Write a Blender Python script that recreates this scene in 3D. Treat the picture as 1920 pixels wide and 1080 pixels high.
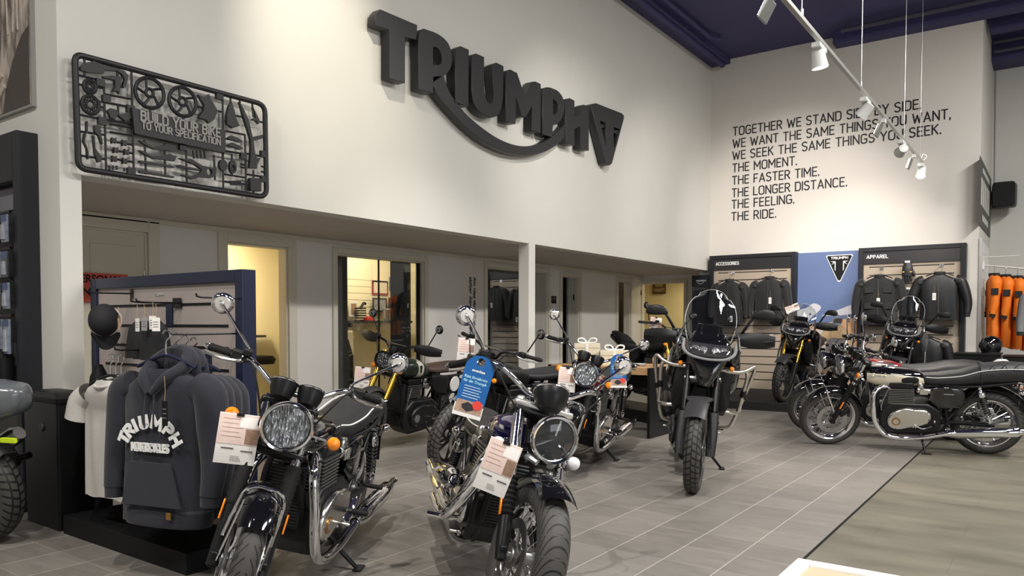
import bpy, bmesh, math, random
from mathutils import Vector, Matrix
random.seed(7)
for o in list(bpy.data.objects): bpy.data.objects.remove(o, do_unlink=True)
SC = bpy.context.scene
COL = SC.collection
PI = math.pi
def rad(a): return math.radians(a)

# ------------------------------------------------------------------ camera
FPX, CY0, YAW, PITCH, ROLL, EYE = 1427.228, 655.279, rad(35.690), rad(-1.9534), rad(0.073), 1.30
_cy, _sy = math.cos(YAW), math.sin(YAW)
_F = Vector((-_sy*math.cos(PITCH), _cy*math.cos(PITCH), math.sin(PITCH)))
_r = Vector((_cy, _sy, 0)); _u = _r.cross(_F)
_R = _r*math.cos(ROLL)+_u*math.sin(ROLL); _U = _u*math.cos(ROLL)-_r*math.sin(ROLL)
cd = bpy.data.cameras.new('camera'); cam = bpy.data.objects.new('camera', cd); COL.objects.link(cam)
cd.sensor_width = 36.0; cd.lens = FPX*36/1920; cd.shift_y = (CY0-540)/1920; cd.clip_end = 100; cd.clip_start = 0.05
mw = Matrix.Identity(4)
for i in range(3):
    mw[i][0] = _R[i]; mw[i][1] = _U[i]; mw[i][2] = -_F[i]
mw[0][3], mw[1][3], mw[2][3] = 0, 0, EYE
cam.matrix_world = mw
SC.camera = cam
def ray(x, y): return _R*((x-960)/FPX) - _U*((y-CY0)/FPX) + _F
def onx(x, y, X): d = ray(x, y); t = X/d.x; return Vector((X, d.y*t, EYE+d.z*t))      # pixel to a wall of constant X
def ony(x, y, Y): d = ray(x, y); t = Y/d.y; return Vector((d.x*t, Y, EYE+d.z*t))      # pixel to a wall of constant Y

# ------------------------------------------------------------------ world, exposure
wd = bpy.data.worlds.new('world'); SC.world = wd; wd.use_nodes = True
wd.node_tree.nodes['Background'].inputs[0].default_value = (0.92, 0.96, 1.0, 1)
wd.node_tree.nodes['Background'].inputs[1].default_value = 0.10
SC.view_settings.view_transform = 'Standard'; SC.view_settings.look = 'None'
SC.view_settings.exposure = 0.15; SC.view_settings.gamma = 1.0
SC.view_settings.use_curve_mapping = False

# ------------------------------------------------------------------ large lights
def area(name, loc, target, sx, sy, power, color=(1, 1, 1)):
    l = bpy.data.lights.new(name, 'AREA'); l.shape = 'RECTANGLE'; l.size = sx; l.size_y = sy; l.energy = power; l.color = color
    o = bpy.data.objects.new(name, l); COL.objects.link(o); o.location = loc
    o.rotation_euler = (Vector(target)-Vector(loc)).to_track_quat('-Z', 'Y').to_euler()
    return o
def spot(name, loc, target, power, angle=60, blend=.6, color=(1, .96, .9), r=.05):
    l = bpy.data.lights.new(name, 'SPOT'); l.energy = power; l.spot_size = rad(angle); l.spot_blend = blend; l.color = color; l.shadow_soft_size = r
    o = bpy.data.objects.new(name, l); COL.objects.link(o); o.location = loc
    o.rotation_euler = (Vector(target)-Vector(loc)).to_track_quat('-Z', 'Y').to_euler()
    return o
area('ceiling_panel', (2.2, 1.5, 5.9), (2.2, 1.5, 0), 2.4, .5, 330, (1, .97, .92))
area('ceiling_panel', (2.2, 6.0, 5.9), (1.5, 6.0, 0), 2.4, .5, 350, (1, .97, .92))
area('ceiling_panel', (2.2, 10.5, 5.9), (1.5, 10.5, 0), 2.4, .5, 360, (1, .97, .92))
area('ceiling_panel', (-3.0, -2.0, 5.9), (-3.0, -1.0, 0), 2.4, .5, 240, (1, .97, .92))  # added near the camera to brighten the rear for chrome reflections
area('cool_fill', (8.6, 1.0, 2.2), (0, 4, 1.2), 8, 3, 230, (.86, .93, 1))  # added cool side fill; the right wall has no window
spot('wall_spot', (-3.5, 3.7, 5.7), (-5.43, 4.7, 3.6), 360, 46, 1, (1, .91, .72))
spot('wall_spot', (-2.6, 7.0, 5.0), (-5.43, 9.2, 2.9), 230, 70, 1, (1, .95, .88))
spot('wall_spot', (-2.6, 10.0, 5.0), (-5.43, 12.4, 2.6), 160, 80, 1, (1, .95, .9))  # added to lift the dark back end of the left wall
spot('slogan_spot', (-2.6, 9.5, 5.3), (-4.0, 14, 3.0), 620, 52, 1, (1, .92, .85))
spot('display_fill_spot', (-2.0, 9.8, 5.3), (-2.9, 13.8, 1.5), 620, 50, .9, (1, .94, .86))  # added fill to brighten the back display units
spot('floor_spot', (-.6, 5.0, 5.5), (-1.5, 7.3, 0), 480, 28, .6, (1, .88, .83))
spot('floor_spot', (-1.5, 1.5, 5.6), (-2.6, 4.2, .5), 560, 50, .7, (1, .95, .9))
spot('floor_spot', (-2.0, .5, 5.6), (-4.0, 2.6, .9), 400, 45, .7, (1, .92, .82))
spot('floor_spot', (-2.8, 4.0, 5.6), (-4.4, 6.4, .5), 620, 52, .7, (1, .95, .9))
area('office_lamp', (-9.2, 5.2, 2.5), (-9.6, 5.2, 0), 1.0, .6, 36, (1, .86, .6))
area('showcase_lamp', (-7.8, 7.6, 2.5), (-8.4, 7.9, 1), 1.0, .5, 26, (1, .85, .62))
area('passage_lamp', (-6.4, 16.0, 2.4), (-6.4, 16.0, 0), .8, .5, 26, (1, .83, .5))
area('pantry_lamp', (-8.0, 13.9, 2.5), (-8.0, 13.9, 0), .4, .4, 3, (1, .8, .5))


# ------------------------------------------------------------------ materials
MATS = {}
def mat(name, color, rough=.5, metal=0.0, spec=.5, coat=0.0, noise=0.0, nscale=40, bump=0.0, bscale=200, emit=0.0, trans=0.0, alpha=1.0, aniso=0, sheen=0.0, ior=1.45, rvar=0.0):
    if name in MATS: return MATS[name]
    m = bpy.data.materials.new(name); m.use_nodes = True; nt = m.node_tree; b = nt.nodes['Principled BSDF']
    c = tuple(color)+(1,)
    b.inputs['Base Color'].default_value = c; b.inputs['Roughness'].default_value = rough; b.inputs['Metallic'].default_value = metal
    b.inputs['Specular IOR Level'].default_value = spec; b.inputs['Coat Weight'].default_value = coat; b.inputs['Coat Roughness'].default_value = .03
    b.inputs['Transmission Weight'].default_value = trans; b.inputs['Alpha'].default_value = alpha; b.inputs['IOR'].default_value = ior
    if sheen: b.inputs['Sheen Weight'].default_value = sheen
    if emit: b.inputs['Emission Color'].default_value = c; b.inputs['Emission Strength'].default_value = emit
    if noise or bump or rvar:
        tc = nt.nodes.new('ShaderNodeTexCoord')
    if noise:
        n = nt.nodes.new('ShaderNodeTexNoise'); n.inputs['Scale'].default_value = nscale; n.inputs['Detail'].default_value = 4
        nt.links.new(tc.outputs['Object'], n.inputs['Vector'])
        mx = nt.nodes.new('ShaderNodeMix'); mx.data_type = 'RGBA'
        mx.inputs[6].default_value = tuple(max(0, v*(1-noise)) for v in color)+(1,); mx.inputs[7].default_value = tuple(min(1, v*(1+noise)) for v in color)+(1,)
        nt.links.new(n.outputs['Fac'], mx.inputs[0]); nt.links.new(mx.outputs[2], b.inputs['Base Color'])
    if rvar:
        n = nt.nodes.new('ShaderNodeTexNoise'); n.inputs['Scale'].default_value = nscale; n.inputs['Detail'].default_value = 5
        nt.links.new(tc.outputs['Object'], n.inputs['Vector'])
        mr = nt.nodes.new('ShaderNodeMapRange'); mr.inputs[3].default_value = max(0, rough-rvar); mr.inputs[4].default_value = rough+rvar
        nt.links.new(n.outputs['Fac'], mr.inputs[0]); nt.links.new(mr.outputs[0], b.inputs['Roughness'])
    if bump:
        n2 = nt.nodes.new('ShaderNodeTexNoise'); n2.inputs['Scale'].default_value = bscale; n2.inputs['Detail'].default_value = 3
        nt.links.new(tc.outputs['Object'], n2.inputs['Vector'])
        bp = nt.nodes.new('ShaderNodeBump'); bp.inputs['Strength'].default_value = bump; bp.inputs['Distance'].default_value = .01
        nt.links.new(n2.outputs['Fac'], bp.inputs['Height']); nt.links.new(bp.outputs['Normal'], b.inputs['Normal'])
    MATS[name] = m
    return m
def node(nt, kind, **kw):
    n = nt.nodes.new(kind)
    for k, v in kw.items():
        if k.startswith('i_'): n.inputs[k[2:].replace('_', ' ')].default_value = v
        else: setattr(n, k, v)
    return n

# ------------------------------------------------------------------ mesh building
def rotm(axis, t): return Matrix.Rotation(t, 3, Vector(axis))
def frame(d):
    d = Vector(d).normalized()
    a = Vector((0, 0, 1)) if abs(d.z) < .9 else Vector((1, 0, 0))
    u = d.cross(a).normalized(); return u, d.cross(u)
def smooth_path(pts, sub=6, closed=False):
    P = [Vector(p) for p in pts]; n = len(P); out = []
    if sub <= 1 or n < 3: return P
    seg = n if closed else n-1
    for i in range(seg):
        p1, p2 = P[i], P[(i+1) % n]
        p0 = P[(i-1) % n] if closed or i > 0 else p1*2-p2
        p3 = P[(i+2) % n] if closed or i+2 < n else p2*2-p1
        for k in range(sub):
            t = k/sub
            out.append(.5*((2*p1)+(p2-p0)*t+(2*p0-5*p1+4*p2-p3)*t*t+(3*p1-p0-3*p2+p3)*t**3))
    if not closed: out.append(P[-1])
    return out
class MB:
    def __init__(s): s.v = []; s.f = []; s.uv = {}
    def add(s, vs, fs):
        o = len(s.v); s.v += [Vector(p) for p in vs]; s.f += [tuple(i+o for i in f) for f in fs]; return s
    def box(s, c, d, R=None):
        c = Vector(c); h = Vector(d)/2; vs = []
        for z in (-1, 1):
            for y in (-1, 1):
                for x in (-1, 1):
                    p = Vector((x*h.x, y*h.y, z*h.z)); vs.append(c+(R @ p if R else p))
        return s.add(vs, [(0, 2, 3, 1), (4, 5, 7, 6), (0, 1, 5, 4), (2, 6, 7, 3), (0, 4, 6, 2), (1, 3, 7, 5)])
    def b2(s, a, b):
        a = Vector(a); b = Vector(b); return s.box((a+b)/2, (abs(b.x-a.x), abs(b.y-a.y), abs(b.z-a.z)))
    def loft(s, rings, closed=False, caps=True):
        n = len(rings[0]); o = len(s.v); vs = []; fs = []
        for r in rings: vs += list(r)
        m = len(rings)
        for i in range(m if closed else m-1):
            a = i*n; b = ((i+1) % m)*n
            for j in range(n): fs.append((a+j, a+(j+1) % n, b+(j+1) % n, b+j))
        if caps and not closed: fs.append(tuple(range(n))[::-1]); fs.append(tuple((m-1)*n+j for j in range(n)))
        return s.add(vs, fs)
    def tube(s, pts, r, n=10, sub=6, closed=False, caps=True, flat=None):
        P = smooth_path(pts, sub, closed); m = len(P)
        if isinstance(r, (int, float)): rr = [r]*m
        else:
            k = len(r); rr = []
            for i in range(m):
                t = i/(m-1)*(k-1); a = min(int(t), k-2); rr.append(r[a]+(r[a+1]-r[a])*(t-a))
        rings = []; u = None
        for i in range(m):
            if closed: d = P[(i+1) % m]-P[i-1]
            else: d = P[min(i+1, m-1)]-P[max(i-1, 0)]
            if d.length < 1e-9: d = Vector((0, 0, 1))
            d.normalize()
            if u is None: u, w = frame(d)
            else:
                u = u-d*u.dot(d)
                if u.length < 1e-6: u, w = frame(d)
                u.normalize()
            w = d.cross(u)
            rings.append([P[i]+(u*math.cos(2*PI*j/n)+w*math.sin(2*PI*j/n))*rr[i] for j in range(n)])
        return s.loft(rings, closed, caps)
    def cyl(s, a, b, r1, r2=None, n=16, caps=True):
        return s.tube([a, b], [r1, r1 if r2 is None else r2], n, 1, caps=caps)
    def lathe(s, prof, c, axis, n=24, caps=True, closed=False):
        c = Vector(c); d = Vector(axis).normalized(); u, w = frame(d)
        return s.loft([[c+d*t+(u*math.cos(2*PI*j/n)+w*math.sin(2*PI*j/n))*r for j in range(n)] for r, t in prof], closed, caps)
    def ell(s, c, rad3, R=None, n=16, m=10):
        c = Vector(c); rings = []
        for i in range(m+1):
            a = -PI/2+PI*i/m; k = max(math.cos(a), .02); ring = []
            for j in range(n):
                p = Vector((rad3[0]*k*math.cos(2*PI*j/n), rad3[1]*k*math.sin(2*PI*j/n), rad3[2]*math.sin(a)))
                ring.append(c+(R @ p if R else p))
            rings.append(ring)
        return s.loft(rings)
    def sections(s, secs, axis='x', n=24, caps=True, rot=None):
        # secs: (pos, centre_a, centre_b, half_a, half_b, exponent) ; axis x: a=y b=z ; axis z: a=x b=y ; axis y: a=x b=z
        rings = []
        for q in secs:
            p, ca, cb, ha, hb = q[:5]; e = q[5] if len(q) > 5 else 2.5; ring = []
            for j in range(n):
                t = 2*PI*j/n; c, sn = math.cos(t), math.sin(t)
                a = ca+ha*math.copysign(abs(c)**(2/e), c); b = cb+hb*math.copysign(abs(sn)**(2/e), sn)
                ring.append(Vector((p, a, b)) if axis == 'x' else Vector((a, b, p)) if axis == 'z' else Vector((a, p, b)))
            rings.append(ring)
        return s.loft(rings, False, caps)
    def prism(s, poly, o, u, v, w0, w1):
        o = Vector(o); u = Vector(u); v = Vector(v); w = u.cross(v).normalized(); n = len(poly)
        vs = [o+u*p[0]+v*p[1]+w*w0 for p in poly]+[o+u*p[0]+v*p[1]+w*w1 for p in poly]
        fs = [tuple(range(n))[::-1], tuple(range(n, 2*n))]+[(i, (i+1) % n, n+(i+1) % n, n+i) for i in range(n)]
        return s.add(vs, fs)
    def torus(s, c, axis, R, r, n=32, m=10, a0=0, a1=2*PI):
        c = Vector(c); u, w = frame(axis); full = abs(a1-a0-2*PI) < 1e-6; k = n if full else n+1
        return s.tube([c+(u*math.cos(a0+(a1-a0)*i/n)+w*math.sin(a0+(a1-a0)*i/n))*R for i in range(k)], r, m, 1, closed=full)
    def strip(s, rows, thick):
        # surface grid rows[i][j] given thickness along normals
        m = len(rows); n = len(rows[0]); rows = [[Vector(p) for p in r] for r in rows]; off = []
        for i in range(m):
            o = []
            for j in range(n):
                du = rows[min(i+1, m-1)][j]-rows[max(i-1, 0)][j]; dv = rows[i][min(j+1, n-1)]-rows[i][max(j-1, 0)]
                nn = du.cross(dv); nn = nn.normalized() if nn.length > 1e-9 else Vector((0, 0, 1)); o.append(rows[i][j]+nn*thick)
            off.append(o)
        A = [p for r in rows for p in r]; B = [p for r in off for p in r]; k = m*n; fs = []
        for i in range(m-1):
            for j in range(n-1):
                a = i*n+j; fs += [(a, a+1, a+n+1, a+n), (k+a, k+a+n, k+a+n+1, k+a+1)]
        for i in range(m-1):
            for j in (0, n-1):
                a = i*n+j; fs.append((a, a+n, k+a+n, k+a) if j == 0 else (a, k+a, k+a+n, a+n))
        for j in range(n-1):
            for i in (0, m-1):
                a = i*n+j; fs.append((a, k+a, k+a+1, a+1) if i == 0 else (a, a+1, k+a+1, k+a))
        return s.add(A+B, fs)
    def xf(s, fn): s.v = [fn(p) for p in s.v]; return s
    def mesh(s, name, m, smooth=35):
        me = bpy.data.meshes.new(name); me.from_pydata([tuple(p) for p in s.v], [], s.f)
        bm = bmesh.new(); bm.from_mesh(me); bmesh.ops.recalc_face_normals(bm, faces=bm.faces); bm.to_mesh(me); bm.free()
        if m: me.materials.append(m)
        if smooth:
            me.polygons.foreach_set('use_smooth', [True]*len(me.polygons)); me.set_sharp_from_angle(angle=rad(smooth))
        return me
    def obj(s, name, m, parent=None, smooth=35, bevel=0, seg=2, label=None):
        o = bpy.data.objects.new(name, s.mesh(name, m, smooth)); COL.objects.link(o)
        if parent: o.parent = parent
        if bevel:
            md = o.modifiers.new('bevel', 'BEVEL'); md.width = bevel; md.segments = seg; md.limit_method = 'ANGLE'; md.angle_limit = rad(40)
        if label: o['label'] = label
        return o
def thing(name, label, cat, loc=(0, 0, 0), rot=(0, 0, 0), group=None):
    o = bpy.data.objects.new(name, None); COL.objects.link(o); o.empty_display_size = .1
    o.location = loc; o.rotation_euler = rot
    return tag(o, label, cat, group)
def tag(o, label, cat, group=None):
    o['label'] = label; o['category'] = cat
    if group: o['group'] = group
    return o
def struct(o): o['kind'] = 'structure'; return o
def rehome(root):
    # move a thing built in world coordinates so that its origin is its base
    kids = [c for c in root.children]
    pts = [p for c in kids for p in (c.matrix_basis @ Vector(b) for b in c.bound_box)]
    return root
def dup(root, loc=None, rot=None, label=None, scale=None):
    r = root.copy(); COL.objects.link(r)
    if loc is not None: r.location = loc
    if rot is not None: r.rotation_euler = rot
    if scale is not None: r.scale = scale
    if label: r['label'] = label
    for ch in list(root.children):
        c = ch.copy(); COL.objects.link(c); c.parent = r
        for g in list(ch.children):
            d = g.copy(); COL.objects.link(d); d.parent = c
    return r
def shape2d(name, loops, depth, o, u, v, m, parent=None, bevel=0, smooth=0):
    # filled outline with holes, extruded; plane origin o, axes u, v; front face lies at +depth along u x v
    cu = bpy.data.curves.new(name, 'CURVE'); cu.dimensions = '2D'; cu.fill_mode = 'BOTH'; cu.extrude = depth/2; cu.bevel_depth = bevel
    for lp in loops:
        sp = cu.splines.new('POLY'); sp.points.add(len(lp)-1); sp.use_cyclic_u = True
        for i, p in enumerate(lp): sp.points[i].co = (p[0], p[1], 0, 1)
    return curve_to(cu, name, depth, o, u, v, m, parent)
def curve_to(cu, name, depth, o, u, v, m, parent, shift=(0, 0), sc=(1, 1)):
    tmp = bpy.data.objects.new('tmp', cu); COL.objects.link(tmp)
    me = bpy.data.meshes.new_from_object(tmp.evaluated_get(bpy.context.evaluated_depsgraph_get()))
    bpy.data.objects.remove(tmp, do_unlink=True); bpy.data.curves.remove(cu)
    o = Vector(o); u = Vector(u).normalized(); v = Vector(v).normalized(); w = u.cross(v)
    for q in me.vertices:
        c = q.co; q.co = o+u*((c.x+shift[0])*sc[0])+v*((c.y+shift[1])*sc[1])+w*(c.z+depth/2)
    me.materials.clear()
    if m: me.materials.append(m)
    me.name = name
    ob = bpy.data.objects.new(name, me); COL.objects.link(ob)
    if parent: ob.parent = parent
    return ob
def text(name, body, o, u, v, m, parent=None, w=None, h=None, depth=.002, align='LEFT', bold=0.0, spacing=1.0):
    # lettering; o = left (or centre) end of the baseline, w = width to fit, h = cap height
    cu = bpy.data.curves.new(name, 'FONT'); cu.body = body; cu.size = 1; cu.extrude = depth/2; cu.offset = bold; cu.space_character = spacing
    cu.resolution_u = 3
    tmp = bpy.data.objects.new('tmp', cu); COL.objects.link(tmp)
    me = bpy.data.meshes.new_from_object(tmp.evaluated_get(bpy.context.evaluated_depsgraph_get()))
    bpy.data.objects.remove(tmp, do_unlink=True); bpy.data.curves.remove(cu)
    xs = [q.co.x for q in me.vertices] or [0, 1]; x0, x1 = min(xs), max(xs)
    sy = (h/.70) if h else None
    sx = (w/max(x1-x0, 1e-6)) if w else sy
    if sy is None: sy = sx
    o = Vector(o); u = Vector(u).normalized(); v = Vector(v).normalized(); nw = u.cross(v)
    off = -x0 if align == 'LEFT' else -(x0+x1)/2
    for q in me.vertices:
        c = q.co; q.co = o+u*((c.x+off)*sx)+v*(c.y*sy)+nw*(c.z+depth/2)
    me.materials.clear(); me.materials.append(m); me.name = name
    ob = bpy.data.objects.new(name, me); COL.objects.link(ob)
    if parent: ob.parent = parent
    return ob
# ------------------------------------------------------------------ squared sans capitals drawn with an even stroke
def _arc(cx, cy, rx, ry, a0, a1, n=5): return [(cx+rx*math.cos(rad(a0+(a1-a0)*i/n)), cy+ry*math.sin(rad(a0+(a1-a0)*i/n))) for i in range(n+1)]
_O = lambda w, r=.24: _arc(w-r, 1-r, r, r, 90, 0)+_arc(w-r, r, r, r, 0, -90)+_arc(r, r, r, r, -90, -180)+_arc(r, 1-r, r, r, 180, 90)
GLY = {'A': (.66, [[(0, 0), (.33, 1), (.66, 0)], [(.11, .3), (.55, .3)]]), 'B': (.56, [[(0, 0), (0, 1)]+_arc(.32, .77, .22, .23, 90, -90)+[(0, .54)], [(.3, .54)]+_arc(.31, .27, .25, .27, 90, -90)+[(0, 0)]]),
 'C': (.56, [_arc(.56-.2, .76, .2, .24, 30, 90)+_arc(.24, .76, .24, .24, 90, 180)+_arc(.24, .24, .24, .24, 180, 270)+_arc(.36, .24, .2, .24, 270, 330)]), 'D': (.6, [[(0, 0), (0, 1)]+_arc(.34, .72, .26, .28, 90, 0)+_arc(.34, .28, .26, .28, 0, -90)+[(0, 0)]]),
 'E': (.48, [[(.48, 1), (0, 1), (0, 0), (.48, 0)], [(0, .52), (.42, .52)]]), 'F': (.46, [[(.46, 1), (0, 1), (0, 0)], [(0, .5), (.4, .5)]]), 'G': (.6, [_arc(.4, .76, .18, .24, 30, 90)+_arc(.24, .76, .24, .24, 90, 180)+_arc(.24, .24, .24, .24, 180, 270)+_arc(.38, .22, .22, .22, 270, 360)+[(.6, .46), (.34, .46)]]),
 'H': (.6, [[(0, 0), (0, 1)], [(.6, 0), (.6, 1)], [(0, .52), (.6, .52)]]), 'I': (.0, [[(0, 0), (0, 1)]]), 'J': (.4, [[(.4, 1), (.4, .22)]+_arc(.2, .22, .2, .22, 0, -180)]), 'K': (.56, [[(0, 0), (0, 1)], [(.54, 1), (0, .46)], [(.16, .6), (.56, 0)]]),
 'L': (.46, [[(0, 1), (0, 0), (.46, 0)]]), 'M': (.76, [[(0, 0), (0, 1), (.38, .34), (.76, 1), (.76, 0)]]), 'N': (.62, [[(0, 0), (0, 1), (.62, 0), (.62, 1)]]), 'O': (.62, [_O(.62)+[_O(.62)[0]]]), 'P': (.54, [[(0, 0), (0, 1)]+_arc(.28, .74, .26, .26, 90, -90)+[(0, .48)]]),
 'R': (.56, [[(0, 0), (0, 1)]+_arc(.28, .74, .26, .26, 90, -90)+[(0, .48)], [(.26, .48), (.56, 0)]]), 'S': (.54, [_arc(.33, .77, .19, .23, 35, 90)+_arc(.22, .77, .22, .23, 90, 200)+[(.12, .57), (.4, .46)]+_arc(.32, .25, .22, .25, 40, -90)+_arc(.2, .23, .2, .23, 270, 210)]),
 'T': (.56, [[(0, 1), (.56, 1)], [(.28, 1), (.28, 0)]]), 'U': (.58, [[(0, 1), (0, .26)]+_arc(.26, .26, .26, .26, 180, 270)+_arc(.32, .26, .26, .26, 270, 360)+[(.58, .26), (.58, 1)]]), 'V': (.62, [[(0, 1), (.31, 0), (.62, 1)]]), 'W': (.9, [[(0, 1), (.22, 0), (.45, .8), (.68, 0), (.9, 1)]]),
 'Y': (.6, [[(0, 1), (.3, .46), (.6, 1)], [(.3, .46), (.3, 0)]]), '.': (.0, [[(0, -.02), (0, .06)]]), ',': (.04, [[(.03, .06), (0, -.14)]]), ' ': (.2, [])}
def caps(name, body, o, u, v, m, parent=None, w=None, h=.1, depth=.003, stroke=.145, align='LEFT', gap=.26):
    o = Vector(o); u = Vector(u).normalized(); v = Vector(v).normalized(); x = stroke/2; segs = []
    for ch in body:
        gw, pl = GLY[ch]
        for p in pl:
            for a, b in zip(p[:-1], p[1:]): segs.append(((x+a[0], a[1]), (x+b[0], b[1])))
        x += gw+gap
    tot = x-gap+stroke/2; sx = (w/tot) if w else h; k = sx/h; off = 0 if align == 'LEFT' else -tot/2
    mb = MB(); nw = u.cross(v).normalized(); hs = stroke/2
    for i, (a, b) in enumerate(segs):
        # outline in letter units: x stretched by sx, y by h with the stroke kept inside the cap height
        A = Vector(((a[0]+off)*sx, (hs+a[1]*(1-stroke))*h)); B = Vector(((b[0]+off)*sx, (hs+b[1]*(1-stroke))*h)); d = B-A
        if d.length < 1e-6: continue
        d.normalize(); n = Vector((-d.y, d.x))*hs*h; e = d*hs*h*.82; z = depth+(i % 3)*.00006
        q = [A-e-n, B+e-n, B+e+n, A-e+n]; P = [o+u*c.x+v*c.y for c in q]
        mb.add([p for p in P]+[p+nw*z for p in P], [(3, 2, 1, 0), (4, 5, 6, 7), (0, 1, 5, 4), (1, 2, 6, 5), (2, 3, 7, 6), (3, 0, 4, 7)])
    return mb.obj(name, m, parent, smooth=0)
def caps_line(name, body, o, u, v, m, parent, w, h, **kw):
    # one part per word, spaced as one line of the given width
    st = kw.get('stroke', .145); gap = .26; adv = lambda s_: sum(GLY[c][0]+gap for c in s_); tot = st+adv(body)-gap; sx = w/tot; x = 0; o = Vector(o); un = Vector(u).normalized()
    for word in body.split(' '):
        ww = st+adv(word)-gap; caps(name, word, o+un*(x*sx), u, v, m, parent, w=ww*sx, h=h, **kw); x += adv(word)+GLY[' '][0]+gap
# ------------------------------------------------------------------ shared materials
WHITE = mat('white wall paint', (.66, .645, .60), .75, noise=.03, nscale=3, bump=.05, bscale=300)
ALC = mat('lightened white wall paint', (.76, .735, .71), .75, noise=.03, nscale=3)  # same white as the wall, colour lightened to stand in for missing light
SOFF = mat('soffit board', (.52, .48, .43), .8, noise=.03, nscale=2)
NAVY = mat('navy ceiling paint', (.052, .048, .14), .7, noise=.15, nscale=2)
TRIM = mat('cream trim paint', (.66, .62, .53), .5, noise=.02, nscale=5)
DOORM = mat('cream door paint', (.62, .58, .47), .45, noise=.02, nscale=5)
CREAMW = mat('warm office wall', (.78, .70, .48), .8, noise=.03, nscale=3)
BLACK = mat('matte black', (.008, .008, .009), .6, spec=.25, noise=.15, nscale=30)
BLKSAT = mat('satin black metal', (.007, .007, .008), .35, spec=.35, noise=.1, nscale=30)
BLKGLOSS = mat('gloss black paint', (.004, .004, .005), .08, spec=.6, coat=1.0)
BLKPLAS = mat('black plastic', (.009, .009, .010), .45, spec=.35, noise=.1, nscale=50)
GREYPLAS = mat('dark grey plastic', (.032, .032, .035), .45, noise=.1, nscale=50)
RUBBER = mat('rubber', (.009, .009, .009), .7, spec=.3, noise=.2, nscale=60)
CHROME = mat('chrome', (.82, .82, .84), .05, 1.0, noise=.02, nscale=10)
STEEL = mat('brushed steel', (.55, .55, .55), .28, 1.0, noise=.08, nscale=60)
ALLOY = mat('polished alloy', (.70, .69, .66), .2, 1.0, noise=.05, nscale=20, rvar=.06)
ALLOYD = mat('cast alloy', (.42, .42, .42), .45, 1.0, noise=.1, nscale=60)
GOLD = mat('gold anodised tube', (.80, .48, .06), .22, 1.0, noise=.05, nscale=20)
LEATHER = mat('black seat leather', (.018, .018, .02), .48, noise=.15, nscale=60, bump=.15, bscale=400)
AMBER = mat('amber lens', (.95, .26, .01), .12, spec=.6, noise=.15, nscale=90, coat=.6)
CLEARL = mat('clear lens', (.75, .76, .78), .1, spec=.6, noise=.3, nscale=120, coat=.5)
REDL = mat('red lens', (.35, .01, .012), .15, spec=.6, noise=.2, nscale=90)
PAPER = mat('white paper', (.80, .77, .74), .6, noise=.02, nscale=20)
PEACH = mat('peach printed paper', (.72, .56, .50), .6, noise=.10, nscale=30)
BROWNP = mat('brown printed rock', (.26, .16, .11), .6, noise=.5, nscale=80)
INK = mat('grey printing ink', (.12, .11, .11), .6, noise=.05)
WHITEP = mat('white plastic', (.74, .74, .73), .35, noise=.02)
WHITELET = mat('white lettering', (.80, .80, .78), .5, noise=.02)
SLAT = mat('taupe slat board', (.40, .33, .26), .6, noise=.06, nscale=8)
OAK = mat('light oak', (.48, .29, .14), .45, noise=.15, nscale=14)
LETT = mat('charcoal sign letters', (.028, .028, .030), .42, noise=.05, nscale=10)
def glass_mat(name, tint, fac=.08, rough=.0):
    m = bpy.data.materials.new(name); m.use_nodes = True; nt = m.node_tree; nt.nodes.clear()
    out = node(nt, 'ShaderNodeOutputMaterial'); mx = node(nt, 'ShaderNodeMixShader'); tr = node(nt, 'ShaderNodeBsdfTransparent'); gl = node(nt, 'ShaderNodeBsdfGlossy')
    tr.inputs[0].default_value = tuple(tint)+(1,); gl.inputs['Roughness'].default_value = rough
    lw = node(nt, 'ShaderNodeLayerWeight'); lw.inputs[0].default_value = .2
    mr = node(nt, 'ShaderNodeMapRange'); mr.inputs[3].default_value = fac; mr.inputs[4].default_value = .5
    nt.links.new(lw.outputs['Fresnel'], mr.inputs[0]); nt.links.new(mr.outputs[0], mx.inputs[0])
    nt.links.new(tr.outputs[0], mx.inputs[1]); nt.links.new(gl.outputs[0], mx.inputs[2]); nt.links.new(mx.outputs[0], out.inputs[0]); return m
PANE = glass_mat('window glass', (.90, .92, .92), .05)
SCREENG = glass_mat('windscreen acrylic', (.86, .88, .88), .07)
LENSG = glass_mat('headlight glass', (.93, .95, .96), .05)

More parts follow.
